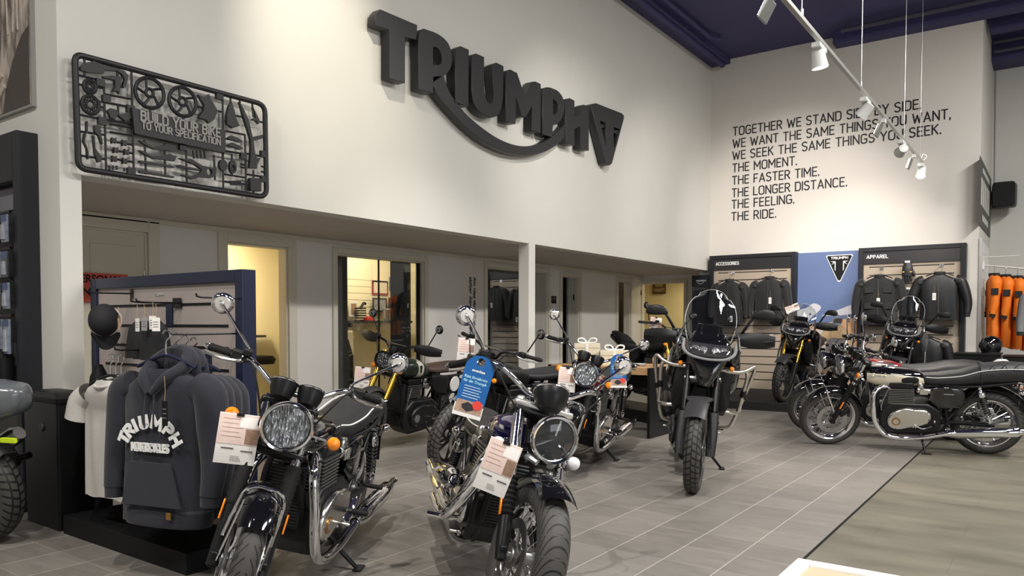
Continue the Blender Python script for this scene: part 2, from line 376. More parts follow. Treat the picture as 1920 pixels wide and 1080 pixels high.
# ------------------------------------------------------------------ the setting
def floor_mat():
    m = bpy.data.materials.new('grey stone floor tiles'); m.use_nodes = True; nt = m.node_tree; b = nt.nodes['Principled BSDF']
    tc = node(nt, 'ShaderNodeTexCoord'); sp = node(nt, 'ShaderNodeSeparateXYZ'); nt.links.new(tc.outputs['Object'], sp.inputs[0])
    def M(op, a, b_=None, c=None):
        n = node(nt, 'ShaderNodeMath', operation=op)
        for i, x in enumerate((a, b_, c)):
            if x is None: continue
            if isinstance(x, (int, float)): n.inputs[i].default_value = x
            else: nt.links.new(x, n.inputs[i])
        return n.outputs[0]
    gx = M('MULTIPLY_ADD', sp.outputs[0], 1/.3155, 1.12/.3155); gy = M('MULTIPLY_ADD', sp.outputs[1], 1/.3144, -1.98/.3144)
    fx = M('ABSOLUTE', M('SUBTRACT', M('FRACT', gx), .5)); fy = M('ABSOLUTE', M('SUBTRACT', M('FRACT', gy), .5))
    lx = M('GREATER_THAN', fx, .5-.0085); ly = M('MULTIPLY', M('GREATER_THAN', fy, .5-.0065), .45); line = M('MAXIMUM', lx, ly)
    cb = node(nt, 'ShaderNodeCombineXYZ'); nt.links.new(M('FLOOR', gx), cb.inputs[0]); nt.links.new(M('FLOOR', gy), cb.inputs[1])
    wn = node(nt, 'ShaderNodeTexWhiteNoise'); nt.links.new(cb.outputs[0], wn.inputs['Vector'])
    mp = node(nt, 'ShaderNodeMapping'); mp.inputs['Scale'].default_value = (1.2, 5, 1); nt.links.new(tc.outputs['Object'], mp.inputs[0])
    n1 = node(nt, 'ShaderNodeTexNoise'); n1.inputs['Scale'].default_value = 3; n1.inputs['Detail'].default_value = 6; n1.inputs['Roughness'].default_value = .6; nt.links.new(mp.outputs[0], n1.inputs['Vector'])
    t = M('ADD', M('MULTIPLY', n1.outputs['Fac'], .75), M('MULTIPLY', wn.outputs['Value'], .25))
    cr = node(nt, 'ShaderNodeValToRGB'); cr.color_ramp.elements[0].position = .25; cr.color_ramp.elements[0].color = (.16, .147, .132, 1); cr.color_ramp.elements[1].position = .8; cr.color_ramp.elements[1].color = (.255, .238, .216, 1)
    nt.links.new(t, cr.inputs[0])
    mx = node(nt, 'ShaderNodeMix', data_type='RGBA'); mx.inputs[7].default_value = (.46, .43, .39, 1); nt.links.new(line, mx.inputs[0]); nt.links.new(cr.outputs[0], mx.inputs[6]); nt.links.new(mx.outputs[2], b.inputs['Base Color'])
    b.inputs['Roughness'].default_value = .42; b.inputs['Specular IOR Level'].default_value = .4
    mr = node(nt, 'ShaderNodeMapRange'); mr.inputs[3].default_value = .32; mr.inputs[4].default_value = .5; nt.links.new(n1.outputs['Fac'], mr.inputs[0]); nt.links.new(mr.outputs[0], b.inputs['Roughness'])
    bp = node(nt, 'ShaderNodeBump'); bp.inputs['Strength'].default_value = .25; bp.inputs['Distance'].default_value = .003; bp.invert = True; nt.links.new(line, bp.inputs['Height']); nt.links.new(bp.outputs[0], b.inputs['Normal'])
    return m
def vinyl_mat():
    m = mat('olive grey concrete look vinyl', (.2, .185, .145), .4); nt = m.node_tree; b = nt.nodes['Principled BSDF']
    tc = node(nt, 'ShaderNodeTexCoord'); mp = node(nt, 'ShaderNodeMapping'); mp.inputs['Scale'].default_value = (.7, 2.2, 1); nt.links.new(tc.outputs['Object'], mp.inputs[0])
    n1 = node(nt, 'ShaderNodeTexNoise'); n1.inputs['Scale'].default_value = 2.2; n1.inputs['Detail'].default_value = 6; nt.links.new(mp.outputs[0], n1.inputs['Vector'])
    cr = node(nt, 'ShaderNodeValToRGB'); cr.color_ramp.elements[0].position = .3; cr.color_ramp.elements[0].color = (.115, .105, .08, 1); cr.color_ramp.elements[1].position = .75; cr.color_ramp.elements[1].color = (.20, .185, .145, 1)
    br = node(nt, 'ShaderNodeTexBrick'); br.inputs['Scale'].default_value = 1; br.inputs['Brick Width'].default_value = .9; br.inputs['Row Height'].default_value = .45; br.inputs['Mortar Size'].default_value = .003
    br.inputs['Color1'].default_value = (.95, .95, .95, 1); br.inputs['Color2'].default_value = (1, 1, 1, 1); br.inputs['Mortar'].default_value = (.8, .8, .8, 1); nt.links.new(tc.outputs['Object'], br.inputs['Vector'])
    nt.links.new(n1.outputs['Fac'], cr.inputs[0]); mx = node(nt, 'ShaderNodeMix', data_type='RGBA', blend_type='MULTIPLY'); mx.inputs[0].default_value = 1
    nt.links.new(cr.outputs[0], mx.inputs[6]); nt.links.new(br.outputs['Color'], mx.inputs[7]); nt.links.new(mx.outputs[2], b.inputs['Base Color']); return m
XF, XA, YB, ZB = -5.427, -7.15, 14.0, 2.306
struct(MB().b2((-13, -7, -.1), (-1.12, 19, 0)).obj('floor', floor_mat(), smooth=0))
struct(MB().b2((-1.117, -7, -.1), (9, 19, .0)).obj('floor_vinyl', vinyl_mat(), smooth=0))
struct(MB().b2((-1.127, -7, .0), (-1.112, 19, .003)).obj('trim_1', BLACK, smooth=0))
ce = MB().b2((-6, -7, 6.22), (9, 19, 6.4)); struct(ce.obj('ceiling', NAVY, smooth=0))
# logo wall with its bulkhead, posts and the shelving wall
w = MB().b2((XF-.2, 2.387, ZB), (XF, YB+.3, 6.25)); struct(w.obj('wall_left', WHITE, smooth=0))
struct(MB().b2((-9, 2.387, 0), (XF, 2.527, ZB)).b2((-9, 2.387, ZB), (XF-.2, 2.527, 6.25)).obj('wall_shelving', WHITE, smooth=0))
x2 = ony(972.5, 600, 7.908).x
struct(MB().b2((x2, 7.908, 0), (XF+.004, 8.051, ZB+.03)).obj('trim_2', WHITE, smooth=0))
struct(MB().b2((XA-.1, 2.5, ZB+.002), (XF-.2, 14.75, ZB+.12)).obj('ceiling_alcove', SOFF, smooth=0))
# alcove wall: openings between y values, top heights
ops = [(3.30, 3.93, 2.17), (4.79, 5.57, 2.16), (6.29, 7.86, 2.15), (9.28, 11.0, 2.165), (11.45, 12.06, 2.15), (13.55, 14.10, 2.15)]
w = MB(); y = 2.5
for a, b_, t in ops:
    w.b2((XA-.12, y, 0), (XA, a, ZB)); w.b2((XA-.12, a, t), (XA, b_, ZB)); y = b_
w.b2((XA-.12, y, 0), (XA, 14.75, ZB)); struct(w.obj('wall_alcove', ALC, smooth=0))
xe0, xe1 = ony(1205, 528, 14.65).x, ony(1283, 528, 14.65).x
w = MB().b2((XA, 14.65, 0), (xe0, 14.75, ZB)).b2((xe0, 14.65, 2.13), (xe1, 14.75, ZB)).b2((xe1, 14.65, 0), (XF, 14.75, ZB)); struct(w.obj('wall_corridor', ALC, smooth=0))
struct(MB().b2((XA, 2.52, ZB-.05), (XA+.03, 14.65, ZB+.001)).obj('trim_3', TRIM, smooth=0, bevel=.006))
# door frames
k = 4
def casing(a, b_, t, wdt=.09, d=.03, depth=.14):
    global k
    m = MB()
    for ya, yb in ((a-wdt, a), (b_, b_+wdt)): m.b2((XA, ya, 0), (XA+d, yb, t+wdt))
    m.b2((XA, a, t), (XA+d, b_, t+wdt))
    m.b2((XA-depth, a, 0), (XA, a+.02, t)); m.b2((XA-depth, b_-.02, 0), (XA, b_, t)); m.b2((XA-depth, a, t-.02), (XA, b_, t))
    struct(m.obj('trim_%d' % k, TRIM, smooth=0, bevel=.006)); k += 1
for i, (a, b_, t) in enumerate(ops): casing(a, b_, t, .11 if i in (0, 1) else .07)
m = MB().b2((xe0-.06, 14.62, 0), (xe0, 14.65, 2.19)).b2((xe1, 14.62, 0), (xe1+.06, 14.65, 2.19)).b2((xe0, 14.62, 2.13), (xe1, 14.65, 2.19)); struct(m.obj('trim_%d' % k, TRIM, smooth=0)); k += 1
# closed staff door
d = MB().b2((XA-.06, 3.32, .005), (XA-.02, 3.91, 2.15)).obj('door_1', DOORM, smooth=0); struct(d)
MB().b2((XA-.02, 3.40, 1.2), (XA-.012, 3.83, 2.03)).b2((XA-.02, 3.40, .2), (XA-.012, 3.83, 1.05)).obj('door_panel', DOORM, d, smooth=0, bevel=.01)
MB().cyl((XA-.012, 3.9, 1.68), (XA-.012, 3.9, 1.80), .009).cyl((XA-.012, 3.9, .3), (XA-.012, 3.9, .42), .009).obj('hinge', STEEL, d)
# rooms behind the alcove wall
rm = MB()
def room(x0, x1, y0, y1, zt=2.6, name='wall_office', m=CREAMW):
    t = .06; r = MB()
    r.b2((x0-t, y0, 0), (x0, y1, zt)); r.b2((x0, y0-t, 0), (x1, y0, zt)); r.b2((x0, y1, 0), (x1, y1+t, zt)); r.b2((x0-t, y0-t, zt), (x1, y1+t, zt+t)); struct(r.obj(name, m, smooth=0))
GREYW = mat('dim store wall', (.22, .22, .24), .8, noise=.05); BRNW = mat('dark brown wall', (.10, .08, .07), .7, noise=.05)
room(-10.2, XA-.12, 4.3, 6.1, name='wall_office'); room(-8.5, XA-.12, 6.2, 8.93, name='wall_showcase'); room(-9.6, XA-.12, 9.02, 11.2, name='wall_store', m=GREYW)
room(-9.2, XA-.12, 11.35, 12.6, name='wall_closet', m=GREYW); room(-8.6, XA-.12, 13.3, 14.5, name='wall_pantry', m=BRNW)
r = MB().b2((-8.5, 17, 0), (-4.6, 17.1, 2.6)).b2((-8.5, 14.75, 2.5), (-4.6, 17.1, 2.6)).b2((-8.6, 14.76, 0), (-8.5, 17.1, 2.6)).b2((-4.7, 14.76, 0), (-4.6, 17.1, 2.6)); struct(r.obj('wall_passage', CREAMW, smooth=0))
# windows in the alcove
g = MB().b2((XA-.07, 6.31, .01), (XA-.06, 7.84, 2.13)); struct(g.obj('window_1', PANE, smooth=0))
g = MB().b2((XA-.07, 9.30, .01), (XA-.06, 10.35, 2.145)); struct(g.obj('window_2', PANE, smooth=0))
struct(MB().b2((XA-.08, 6.31, .0), (XA-.05, 6.35, 2.13)).b2((XA-.08, 7.06, 0), (XA-.05, 7.066, 2.13)).b2((XA-.08, 7.80, 0), (XA-.05, 7.84, 2.13)).obj('trim_%d' % k, BLKSAT, smooth=0)); k += 1
d = MB().b2((XA-.08, 10.36, .01), (XA-.04, 10.98, 2.14)).obj('door_2', mat('grey door paint', (.40, .39, .36), .5, noise=.03), smooth=0); struct(d)
DKGLASS = mat('dark tinted glass', (.012, .014, .03), .08, spec=.7, noise=.3, nscale=1.5)
d = MB().b2((XA-.10, 11.78, .01), (XA-.06, 12.05, 2.13)).obj('door_3', mat('grey door paint', (.4, .39, .36)), smooth=0); struct(d)
MB().b2((XA-.75, 11.5, .01), (XA-.71, 11.76, 1.85)).obj('door_pane', DKGLASS, d, smooth=0)
MB().cyl((XA-.05, 11.95, 1.72), (XA-.05, 11.95, 1.83), .012).obj('hinge', BLKSAT, d)
d = MB().b2((-6.55, 16.95, .01), (-5.75, 16.99, 2.0)).obj('door_4', mat('pale yellow door', (.75, .66, .42), .5, noise=.02), smooth=0); struct(d)
MB().b2((-6.42, 16.93, 1.1), (-5.88, 16.95, 1.85)).b2((-6.42, 16.93, .2), (-5.88, 16.95, .95)).obj('door_panel', mat('pale yellow door', (.75, .66, .42)), d, smooth=0, bevel=.012)
# back wall, its return and the far wall
struct(MB().b2((XF-.2, YB, 0), (-1.05, YB+.2, 6.25)).obj('wall_back', mat('back wall paint', (.66, .625, .58), .75, noise=.03, nscale=3), smooth=0))
struct(MB().b2((-1.25, YB+.2, 0), (-1.05, 16.3, 6.25)).obj('wall_return', WHITE, smooth=0))
struct(MB().b2((-1.25, 16.3, 0), (9, 16.5, 6.25)).obj('wall_far', mat('far wall paint', (.55, .55, .52), .8, noise=.03, nscale=3), smooth=0))
struct(MB().b2((8.8, -6, 0), (9, 16.3, 6.25)).obj('wall_right', WHITE, smooth=0))
struct(MB().b2((-9, -6.2, 0), (9, -6, 6.25)).obj('wall_rear', WHITE, smooth=0))
struct(MB().b2((-9.2, -6, 0), (-9, 2.387, 6.25)).obj('wall_side', WHITE, smooth=0))
# ceiling beams and pipes
bm_ = MB().b2((XF, 2.4, 6.13), (XF+.36, YB, 6.22)); struct(bm_.obj('trim_%d' % k, NAVY, smooth=0)); k += 1
MB().cyl((XF+.25, 2.4, 6.10), (XF+.25, 13.9, 6.10), .05).cyl((XF+.52, 2.4, 6.16), (XF+.52, 12.6, 6.16), .03).tube([(XF+.52, 12.6, 6.16), (XF+.62, 12.75, 6.16), (XF+.62, 12.75, 6.22)], .03).obj('trim_%d' % k, NAVY); struct(COL.objects['trim_%d' % k]); k += 1
struct(MB().b2((-3.2, 13.72, 6.02), (9, 14.0, 6.22)).b2((-1.0, 14.5, 6.0), (9, 14.75, 6.22)).b2((-1.05, 15.7, 5.85), (9, 16.3, 6.22)).obj('trim_%d' % k, NAVY, smooth=0)); k += 1
struct(MB().cyl((-3, 13.4, 6.1), (9, 13.4, 6.1), .035).cyl((-1, 15.3, 6.05), (9, 15.3, 6.05), .03).cyl((-1, 15.5, 5.95), (9, 15.5, 5.95), .03).obj('trim_%d' % k, mat('dark grey pipe', (.06, .06, .08), .5), )); k += 1
struct(MB().b2((XF+.001, 2.53, 0), (XF+.001, 2.54, .01)).obj('trim_%d' % k, WHITE)) if 0 else None
struct(MB().b2((-9.0, 2.375, 0), (-5.75, 2.387, .08)).obj('baseboard_left', mat('grey baseboard', (.45, .44, .41), .6), smooth=0))
struct(MB().b2((-2.75, YB-.015, 0), (-1.05, YB, .08)).obj('baseboard_back', mat('grey baseboard', (.45, .44, .41), .6), smooth=0))
# ------------------------------------------------------------------ wall sign: charcoal letters with a long sweep, and the triangular emblem
YV, ZV = Vector((0, 1, 0)), Vector((0, 0, 1))
def trace(pts, cx, cy, s, X):
    out = []
    for a, b in pts:
        p = onx(cx+a/s, cy+b/s, X); out.append((p.y, p.z))
    return out
def curve2(pts, sub=5): return [(p.x, p.y) for p in smooth_path([(a, b, 0) for a, b in pts], sub)]
XS = XF+.13
def lt(pts): return trace(pts, 680, 0, 3.273, XS)
sign = thing('letter_sign', 'large charcoal three-dimensional letters with a sweeping underline and triangular emblem on the white upper wall', 'sign', (XF, 7.4, 4.0))
def spart(name, loops, m=LETT, X=XF+.03, depth=.10):
    o = shape2d(name, [[(p[0]-7.4, p[1]-4.0) for p in lp] for lp in loops], depth, (X-XF, 0, 0), YV, ZV, m, sign, bevel=.006); return o
spart('letter_t', [lt([(80, 100), (108, 62), (331, 157), (326, 241), (256, 224), (256, 505), (163, 478), (163, 177), (78, 150)])])
R_out = [(342, 225), (352, 190), (375, 180)]+curve2([(375, 180), (460, 212), (520, 265), (544, 340), (540, 405), (520, 440), (497, 462)])[1:]
sw_in = curve2([(497, 462), (525, 545), (570, 620), (640, 705), (740, 790), (830, 850), (920, 888), (1000, 900), (1080, 888), (1150, 852), (1210, 800), (1243, 762)])
sw_out = curve2([(1262, 800), (1230, 850), (1180, 895), (1100, 935), (1000, 950), (880, 930), (750, 868), (640, 780), (550, 685), (470, 590), (431, 512)])
spart('letter_r', [lt(R_out+[(430, 470), (428, 570), (342, 545)]), lt([(428, 285)]+curve2([(445, 285), (470, 305), (487, 350), (480, 390), (462, 402)])+[(428, 398)])])
spart('sweep', [lt(sw_in+sw_out)], depth=.09)
spart('letter_i', [lt([(568, 305), (600, 287), (648, 308), (645, 650), (568, 625)])])
spart('letter_u', [lt([(668, 345), (695, 332), (742, 352), (742, 560)]+curve2([(742, 560), (760, 622), (785, 640), (802, 615), (806, 580)])+[(790, 405), (820, 388), (861, 408)]+curve2([(858, 600), (838, 690), (790, 718), (725, 690), (683, 635), (668, 550)]))])
spart('letter_m', [lt([(878, 442), (905, 430), (945, 450), (995, 600), (1040, 505), (1060, 503), (1090, 518), (1088, 812), (1035, 798), (1040, 640), (1000, 715), (975, 712), (938, 580), (935, 758), (878, 742)])])
spart('letter_p', [lt([(1103, 548), (1130, 538)]+curve2([(1150, 540), (1195, 560), (1225, 600), (1235, 660), (1222, 720), (1192, 760)])+[(1165, 765), (1160, 838), (1103, 822)]), lt([(1165, 605)]+curve2([(1170, 605), (1192, 628), (1200, 660), (1190, 695), (1172, 706)])+[(1165, 706)])])
spart('letter_h', [lt([(1245, 612), (1270, 605), (1297, 620), (1297, 722), (1335, 705), (1333, 655), (1355, 645), (1385, 655), (1385, 922), (1335, 910), (1335, 772), (1297, 790), (1297, 890), (1243, 878)])])
spart('emblem_plate', [lt([(1404, 660), (1412, 640), (1432, 636)]+[(1590, 698), (1602, 712), (1600, 730), (1528, 1000), (1515, 1012), (1498, 1008), (1488, 995)]), lt([(1452, 735), (1490, 752), (1492, 800), (1496, 905), (1478, 850)]), lt([(1538, 775), (1582, 790), (1545, 905), (1538, 900)])])
spart('emblem_letter', [lt([(1462, 770), (1478, 760), (1496, 790), (1496, 930), (1512, 960), (1540, 900), (1540, 800), (1570, 800), (1576, 815), (1556, 820), (1535, 800), (1500, 780), (1470, 785)])], depth=.08)
# ------------------------------------------------------------------ black sprue frame
art = thing('wall_art', 'black wall art like a model kit sprue with motorcycle parts in a rounded frame', 'wall art', (XF, 3.2, 3.0))
XW = XF+.10
def ar(pts): return [(a-3.2, b-3.0) for a, b in trace(pts, 130, 90, 3.723, XW)]
ARTM = mat('black lacquered art', (.012, .012, .014), .5, noise=.1, nscale=20)
def apart(name, loops, depth=.03, m=ARTM): return shape2d(name, loops, depth, (.075, 0, 0), YV, ZV, m, art)
def arod(mb, pts, r=.008): mb.tube([Vector((.09, a, b)) for a, b in ar(pts)], r, 8, 1); return mb
def rcorn(pts, r=60, n=6):
    out = []; N = len(pts)
    for i in range(N):
        p = Vector(pts[i]); a = Vector(pts[i-1]); b = Vector(pts[(i+1) % N]); da = (a-p).normalized(); db = (b-p).normalized()
        A = p+da*r; B = p+db*r
        for j in range(n+1):
            t = j/n; q = A*(1-t)**2+p*2*t*(1-t)+B*t*t; out.append((q.x, q.y))
    return out
fr = ar(rcorn([(42, 38), (1370, 395), (1382, 1042), (68, 838)], 62))
MB().tube([Vector((.09, a, b)) for a, b in fr], .021, 10, 1, closed=True).obj('frame', ARTM, art)
rods = MB()
for q in [[(438, 150), (455, 880)], [(55, 185), (245, 228)], [(245, 228), (262, 850)], [(50, 458), (240, 498)], [(250, 320), (435, 355)], [(250, 375), (430, 412)], [(262, 498), (440, 530)], [(70, 580), (250, 605)], [(75, 748), (255, 775)],
          [(1075, 330), (1080, 985)], [(1080, 575), (1230, 605)], [(1230, 600), (1240, 1010)], [(1082, 715), (1230, 740)], [(1240, 735), (1375, 760)], [(1085, 880), (1240, 905)], [(1240, 880), (1375, 900)], [(530, 640), (540, 880)], [(670, 660), (675, 900)], [(820, 700), (825, 935)], [(1015, 745), (1022, 920)],
          [(290, 530), (440, 555)], [(290, 585), (440, 610)], [(300, 650), (450, 675)], [(300, 710), (450, 735)], [(300, 770), (450, 795)], [(110, 60), (110, 190)], [(890, 405), (1070, 445)], [(1130, 350), (1130, 560)], [(1110, 460), (1210, 480)], [(1195, 360), (1195, 385)], [(1282, 390), (1290, 480)], [(1320, 510), (1365, 520)], [(565, 190), (565, 205)], [(570, 425), (570, 450)], [(790, 250), (795, 275)], [(800, 480), (800, 505)], [(250, 240), (250, 250)], [(345, 400), (345, 470)], [(60, 250), (110, 260)], [(60, 380), (95, 385)], [(190, 270), (245, 280)], [(215, 410), (250, 415)], [(340, 170), (345, 320)], [(1140, 740), (1140, 890)], [(1075, 740), (1075, 790)], [(1200, 810), (1230, 815)], [(1200, 830), (1230, 835)], [(1345, 825), (1380, 832)], [(1345, 862), (1380, 868)], [(1290, 850), (1290, 1030)], [(285, 820), (285, 850)], [(310, 820), (310, 850)], [(335, 820), (335, 850)], [(388, 835), (388, 860)], [(1085, 930), (1240, 950)]]: arod(rods, q)
rods.obj('sprue_rods', ARTM, art)
for a, b in [(218, 240), (262, 355), (232, 510), (435, 862), (1050, 335), (1218, 755), (1358, 740), (1360, 915), (795, 690), (430, 425)]:
    p = ar([(a, b)])[0]; MB().box((.09, p[0], p[1]), (.03, .055, .05)).obj('sprue_tab', ARTM, art)
def ringp(cx, cy, rx, ry, n=28): return [(cx+rx*math.cos(2*PI*i/n), cy+ry*math.sin(2*PI*i/n)+.2*rx*math.cos(2*PI*i/n)) for i in range(n)]
for cx, cy, rx, ry in ((565, 312, 108, 112), (795, 373, 102, 108)):
    m = MB(); C = [Vector((.09, a, b)) for a, b in ar(ringp(cx, cy, rx-8, ry-8))]
    m.tube(C, .014, 8, 1, closed=True); c0 = Vector((.09,)+ar([(cx, cy)])[0]); m.tube([Vector((.09, a, b)) for a, b in ar(ringp(cx, cy, 26, 28, 14))], .012, 8, 1, closed=True)
    for i in range(5):
        j = int(i*28/5)+2; m.tube([c0+(C[j]-c0)*.25, C[j]*.5+c0*.5+(C[(j+3) % 28]-C[j])*.15, C[(j+2) % 28]], .010, 6, 3)
    m.obj('wheel_shape', ARTM, art)
for cx, cy, rx, ry in ((148, 268, 42, 44), (152, 395, 60, 62)):
    m = MB(); C = [Vector((.09, a, b)) for a, b in ar(ringp(cx, cy, rx, ry))]; D = [Vector((.09, a, b)) for a, b in ar(ringp(cx, cy, rx*.45, ry*.45))]
    m.tube(C, .013, 8, 1, closed=True); m.tube(D, .009, 8, 1, closed=True)
    for j in range(0, 28, 4): m.tube([C[j], D[(j+3) % 28]], .006, 6, 1); m.tube([C[j], D[(j-3) % 28]], .006, 6, 1)
    m.obj('disc_shape', ARTM, art)
apart('tail_shape', [ar([(78, 130), (100, 105), (170, 92), (245, 120), (330, 140), (385, 160), (410, 195), (400, 250), (390, 278), (370, 275), (385, 215), (365, 180), (330, 160), (245, 155), (240, 178), (130, 170), (80, 155)])])
apart('fork_shape', [ar([(232, 198), (290, 192), (370, 205), (360, 250), (350, 315), (330, 300), (302, 300), (320, 275), (318, 225), (240, 208)])])
apart('tank_shape', [ar([(268, 440), (285, 420), (325, 430), (340, 455), (320, 500), (290, 490)]), ar([(340, 470), (430, 440), (432, 490), (390, 510)])])
apart('shield_shape', [ar([(897, 325), (950, 345), (972, 322), (1000, 380), (1036, 440), (1010, 500), (975, 525), (955, 502), (900, 485), (935, 440), (940, 395)])])
apart('fender_shape', [ar([(1130, 375), (1150, 430), (1165, 490), (1188, 545), (1140, 560), (1100, 530), (1098, 470), (1112, 410)])])
apart('frame_shape', [ar([(1187, 375), (1215, 425), (1250, 500), (1278, 620), (1350, 605), (1352, 630), (1285, 650), (1295, 735), (1315, 780), (1335, 765), (1312, 810), (1308, 842), (1255, 838), (1262, 780), (1268, 700), (1265, 640), (1245, 570), (1215, 480)])])
apart('lever_shape', [ar([(1280, 410), (1300, 450), (1325, 500), (1322, 530), (1300, 505), (1270, 500), (1300, 485)])])
for dx, dy in ((0, 0), (0, 68)): apart('swing_arm_shape', [ar([(485, 645+dy), (520, 652+dy), (580, 690+dy), (700, 672+dy), (745, 690+dy), (735, 722+dy), (660, 712+dy), (590, 705+dy), (520, 672+dy)])])
apart('rear_arm_shape', [ar([(765, 770), (850, 775), (930, 822), (1010, 838), (1022, 895), (985, 908), (910, 900), (860, 918), (780, 885), (850, 895), (910, 875), (925, 850), (880, 815)]), ar(ringp(978, 865, 20, 24, 14))])
apart('axle_shape', [ar([(755, 818), (770, 815), (915, 848), (915, 858), (765, 832)])])
for a in ((490, 785, 730, 825), (490, 855, 730, 895)): apart('fork_tube_shape', [ar([(a[0], a[1]), (540, a[1]+5), (a[2], a[3]), (a[2], a[3]+12), (540, a[1]+22), (a[0], a[1]+14)])])
for q in ([(175, 540), (195, 535), (215, 560), (220, 600), (235, 670), (225, 670), (205, 612), (180, 590)], [(165, 610), (175, 610), (180, 700), (225, 760), (222, 795), (200, 798), (180, 745)], [(120, 510), (128, 510), (128, 590), (118, 600), (108, 650), (132, 720), (138, 775), (128, 775), (122, 700), (98, 650), (105, 600), (120, 585)]): apart('pedal_shape', [ar(q)])
for a, b in ((312, 645), (385, 662), (325, 712), (400, 725), (315, 773), (388, 788)):
    apart('bracket_shape', [ar([(a-14, b-22), (a+2, b-10), (a+16, b-20), (a+16, b+20), (a, b+10), (a-14, b+22)])])
for a, b in ((1150, 635), (1155, 685)): apart('rest_shape', [ar([(a-52, b-5), (a-20, b-25), (a+30, b-5), (a+60, b+18), (a+40, b+24), (a, b+10)])])
apart('lamp_shape', [ar(ringp(1075, 818, 28, 40, 16))]); apart('lamp_shape', [ar(ringp(1143, 830, 24, 46, 16)), ar(ringp(1143, 838, 14, 24, 12))])
apart('battery_shape', [ar([(1255, 908), (1330, 915), (1330, 1002), (1255, 995)])], .045)
m = MB()
for i in range(8): m.tube([Vector((.09,)+ar([(1128+i*10, 925)])[0]), Vector((.09,)+ar([(1134+i*10, 958)])[0])], .008, 6, 1)
for i in range(4): m.tube([Vector((.09,)+ar([(868+i*26, 715)])[0]), Vector((.09,)+ar([(876+i*26, 770)])[0])], .009, 6, 1)
m.obj('spring_shape', ARTM, art)
apart('plaque', [ar([(425, 418), (1078, 575), (1078, 735), (445, 600)])], .05)
PLQ = mat('worn grey lettering', (.30, .29, .27), .6, noise=.5, nscale=60)
def artline(body, a, b, c_, hpx):
    p, q = ar([a, b]); p = Vector((.128, p[0], p[1])); q = Vector((.128, q[0], q[1])); r_ = ar([c_])[0]
    caps_line('word', body, p, q-p, ZV, PLQ, art, (q-p).length, hpx, depth=.004, stroke=.16)
artline('BUILD YOUR BIKE', (482, 512), (1040, 632), (0, 0), .075)
artline('TO YOUR SPECIFICATION', (490, 568), (1040, 686), (0, 0), .055)
# ------------------------------------------------------------------ slogan on the back wall
slog = thing('wall_lettering', 'eight lines of black slogan lettering high on the pale back wall', 'wall lettering', (-3.3, YB, 4))
LT = mat('black vinyl lettering', (.012, .012, .016), .5, noise=.05)
L8 = ['TOGETHER WE STAND SIDE BY SIDE.', 'WE WANT THE SAME THINGS YOU WANT,', 'WE SEEK THE SAME THINGS YOU SEEK.', 'THE MOMENT.', 'THE FASTER TIME.', 'THE LONGER DISTANCE.', 'THE FEELING.', 'THE RIDE.']
ends = [((1374, 256), (1727, 203.5)), ((1373.5, 278.5), (1783, 222.5)), ((1373, 301), (1764.5, 251)), ((1373, 324), (1494, 309.5)), ((1372.5, 347), (1536, 330)), ((1372, 370), (1588, 350)), ((1371.5, 392), (1489, 381.5)), ((1371, 415), (1455, 408))]
for s_, (a, b) in zip(L8, ends):
    p, q = ony(*a, YB-.004), ony(*b, YB-.004); z = (p.z+q.z)/2
    caps_line('word', s_, (p.x+3.3, -.001, z-4), (1, 0, 0), ZV, LT, slog, q.x-p.x, .168, stroke=.125)
# Swedish text running down the alcove wall
sw_ = thing('wall_lettering', 'two lines of black lettering running down the alcove wall beside the glass front', 'wall lettering', (XA, 9.1, 1.4))
for j, body in enumerate(('Att idag tänka annorlunda', 'skiljer den från den som')):
    p = onx(888 if j == 0 else 880.5, 519, XA+.004)
    text('lettering_line', body, (.004, p.y-9.1, p.z-1.4), (0, 0, -1), (0, 1, 0), LT, sw_, w=1.05, h=.055, depth=.003, bold=.02)
# ------------------------------------------------------------------ track with spot heads
TX, TZ = -1.57, 3.5
trk = thing('lighting_track', 'long pale lighting track hung on thin wires below the dark ceiling', 'lighting track', (TX, 8, TZ))
LAMPW = mat('lamp housing white', (.62, .63, .62), .35, noise=.03)
MB().box((0, .2, .02), (.035, 7.2, .035)).obj('rail', mat('track rail', (.5, .5, .47), .3, .6, noise=.05), trk, bevel=.004)
for yy in (5.8, 7.85, 10.3, 11.6): MB().cyl((0, yy-8, .03), (0, yy-8, 6.22-TZ), .004, n=6).cyl((0, yy-8, .035), (0, yy-8, .09), .012).obj('suspension_wire', STEEL, trk)
EMIT = mat('lamp face', (1, .93, .82), .4, emit=9.0)
MB().tube([(.0, 3.8, .02), (.05, 3.83, .09), (.0, 3.86, .13), (-.02, 3.83, .05)], .006, 8, 5).obj('cable_loop', WHITEP, trk)
SPOTL = []
def head(y, aim, label, power, lit=True, angle=55, body=True, color=(1, .93, .84)):
    t = thing('spotlight', label, 'spotlight', (TX, y, TZ), group='spotlights on the ceiling track')
    MB().box((0, 0, -.045), (.07, .21, .04)).obj('adapter', LAMPW, t, bevel=.006)
    d = (Vector(aim)-Vector((TX, y, TZ-.13))).normalized(); c = Vector((0, 0, -.13)); u, w = frame(d)
    MB().tube([Vector((0, 0, -.06)), Vector((0, 0, -.085)), c-d*.02], .011).obj('arm', LAMPW, t)
    MB().lathe([(.02, -.075), (.05, -.07), (.054, 0), (.066, .068), (.060, .068), (.05, .03), (.0, .022)], c, d, 24).obj('housing', LAMPW, t)
    MB().lathe([(.0, .045), (.052, .045), (.052, .05), (.0, .05)], c, d, 20).obj('lamp_glass', EMIT if lit else CLEARL, t)
    if lit: spot('track_spot', Vector((TX, y, TZ))+c+d*.12, aim, power, angle, .7, color, .06)
    return t
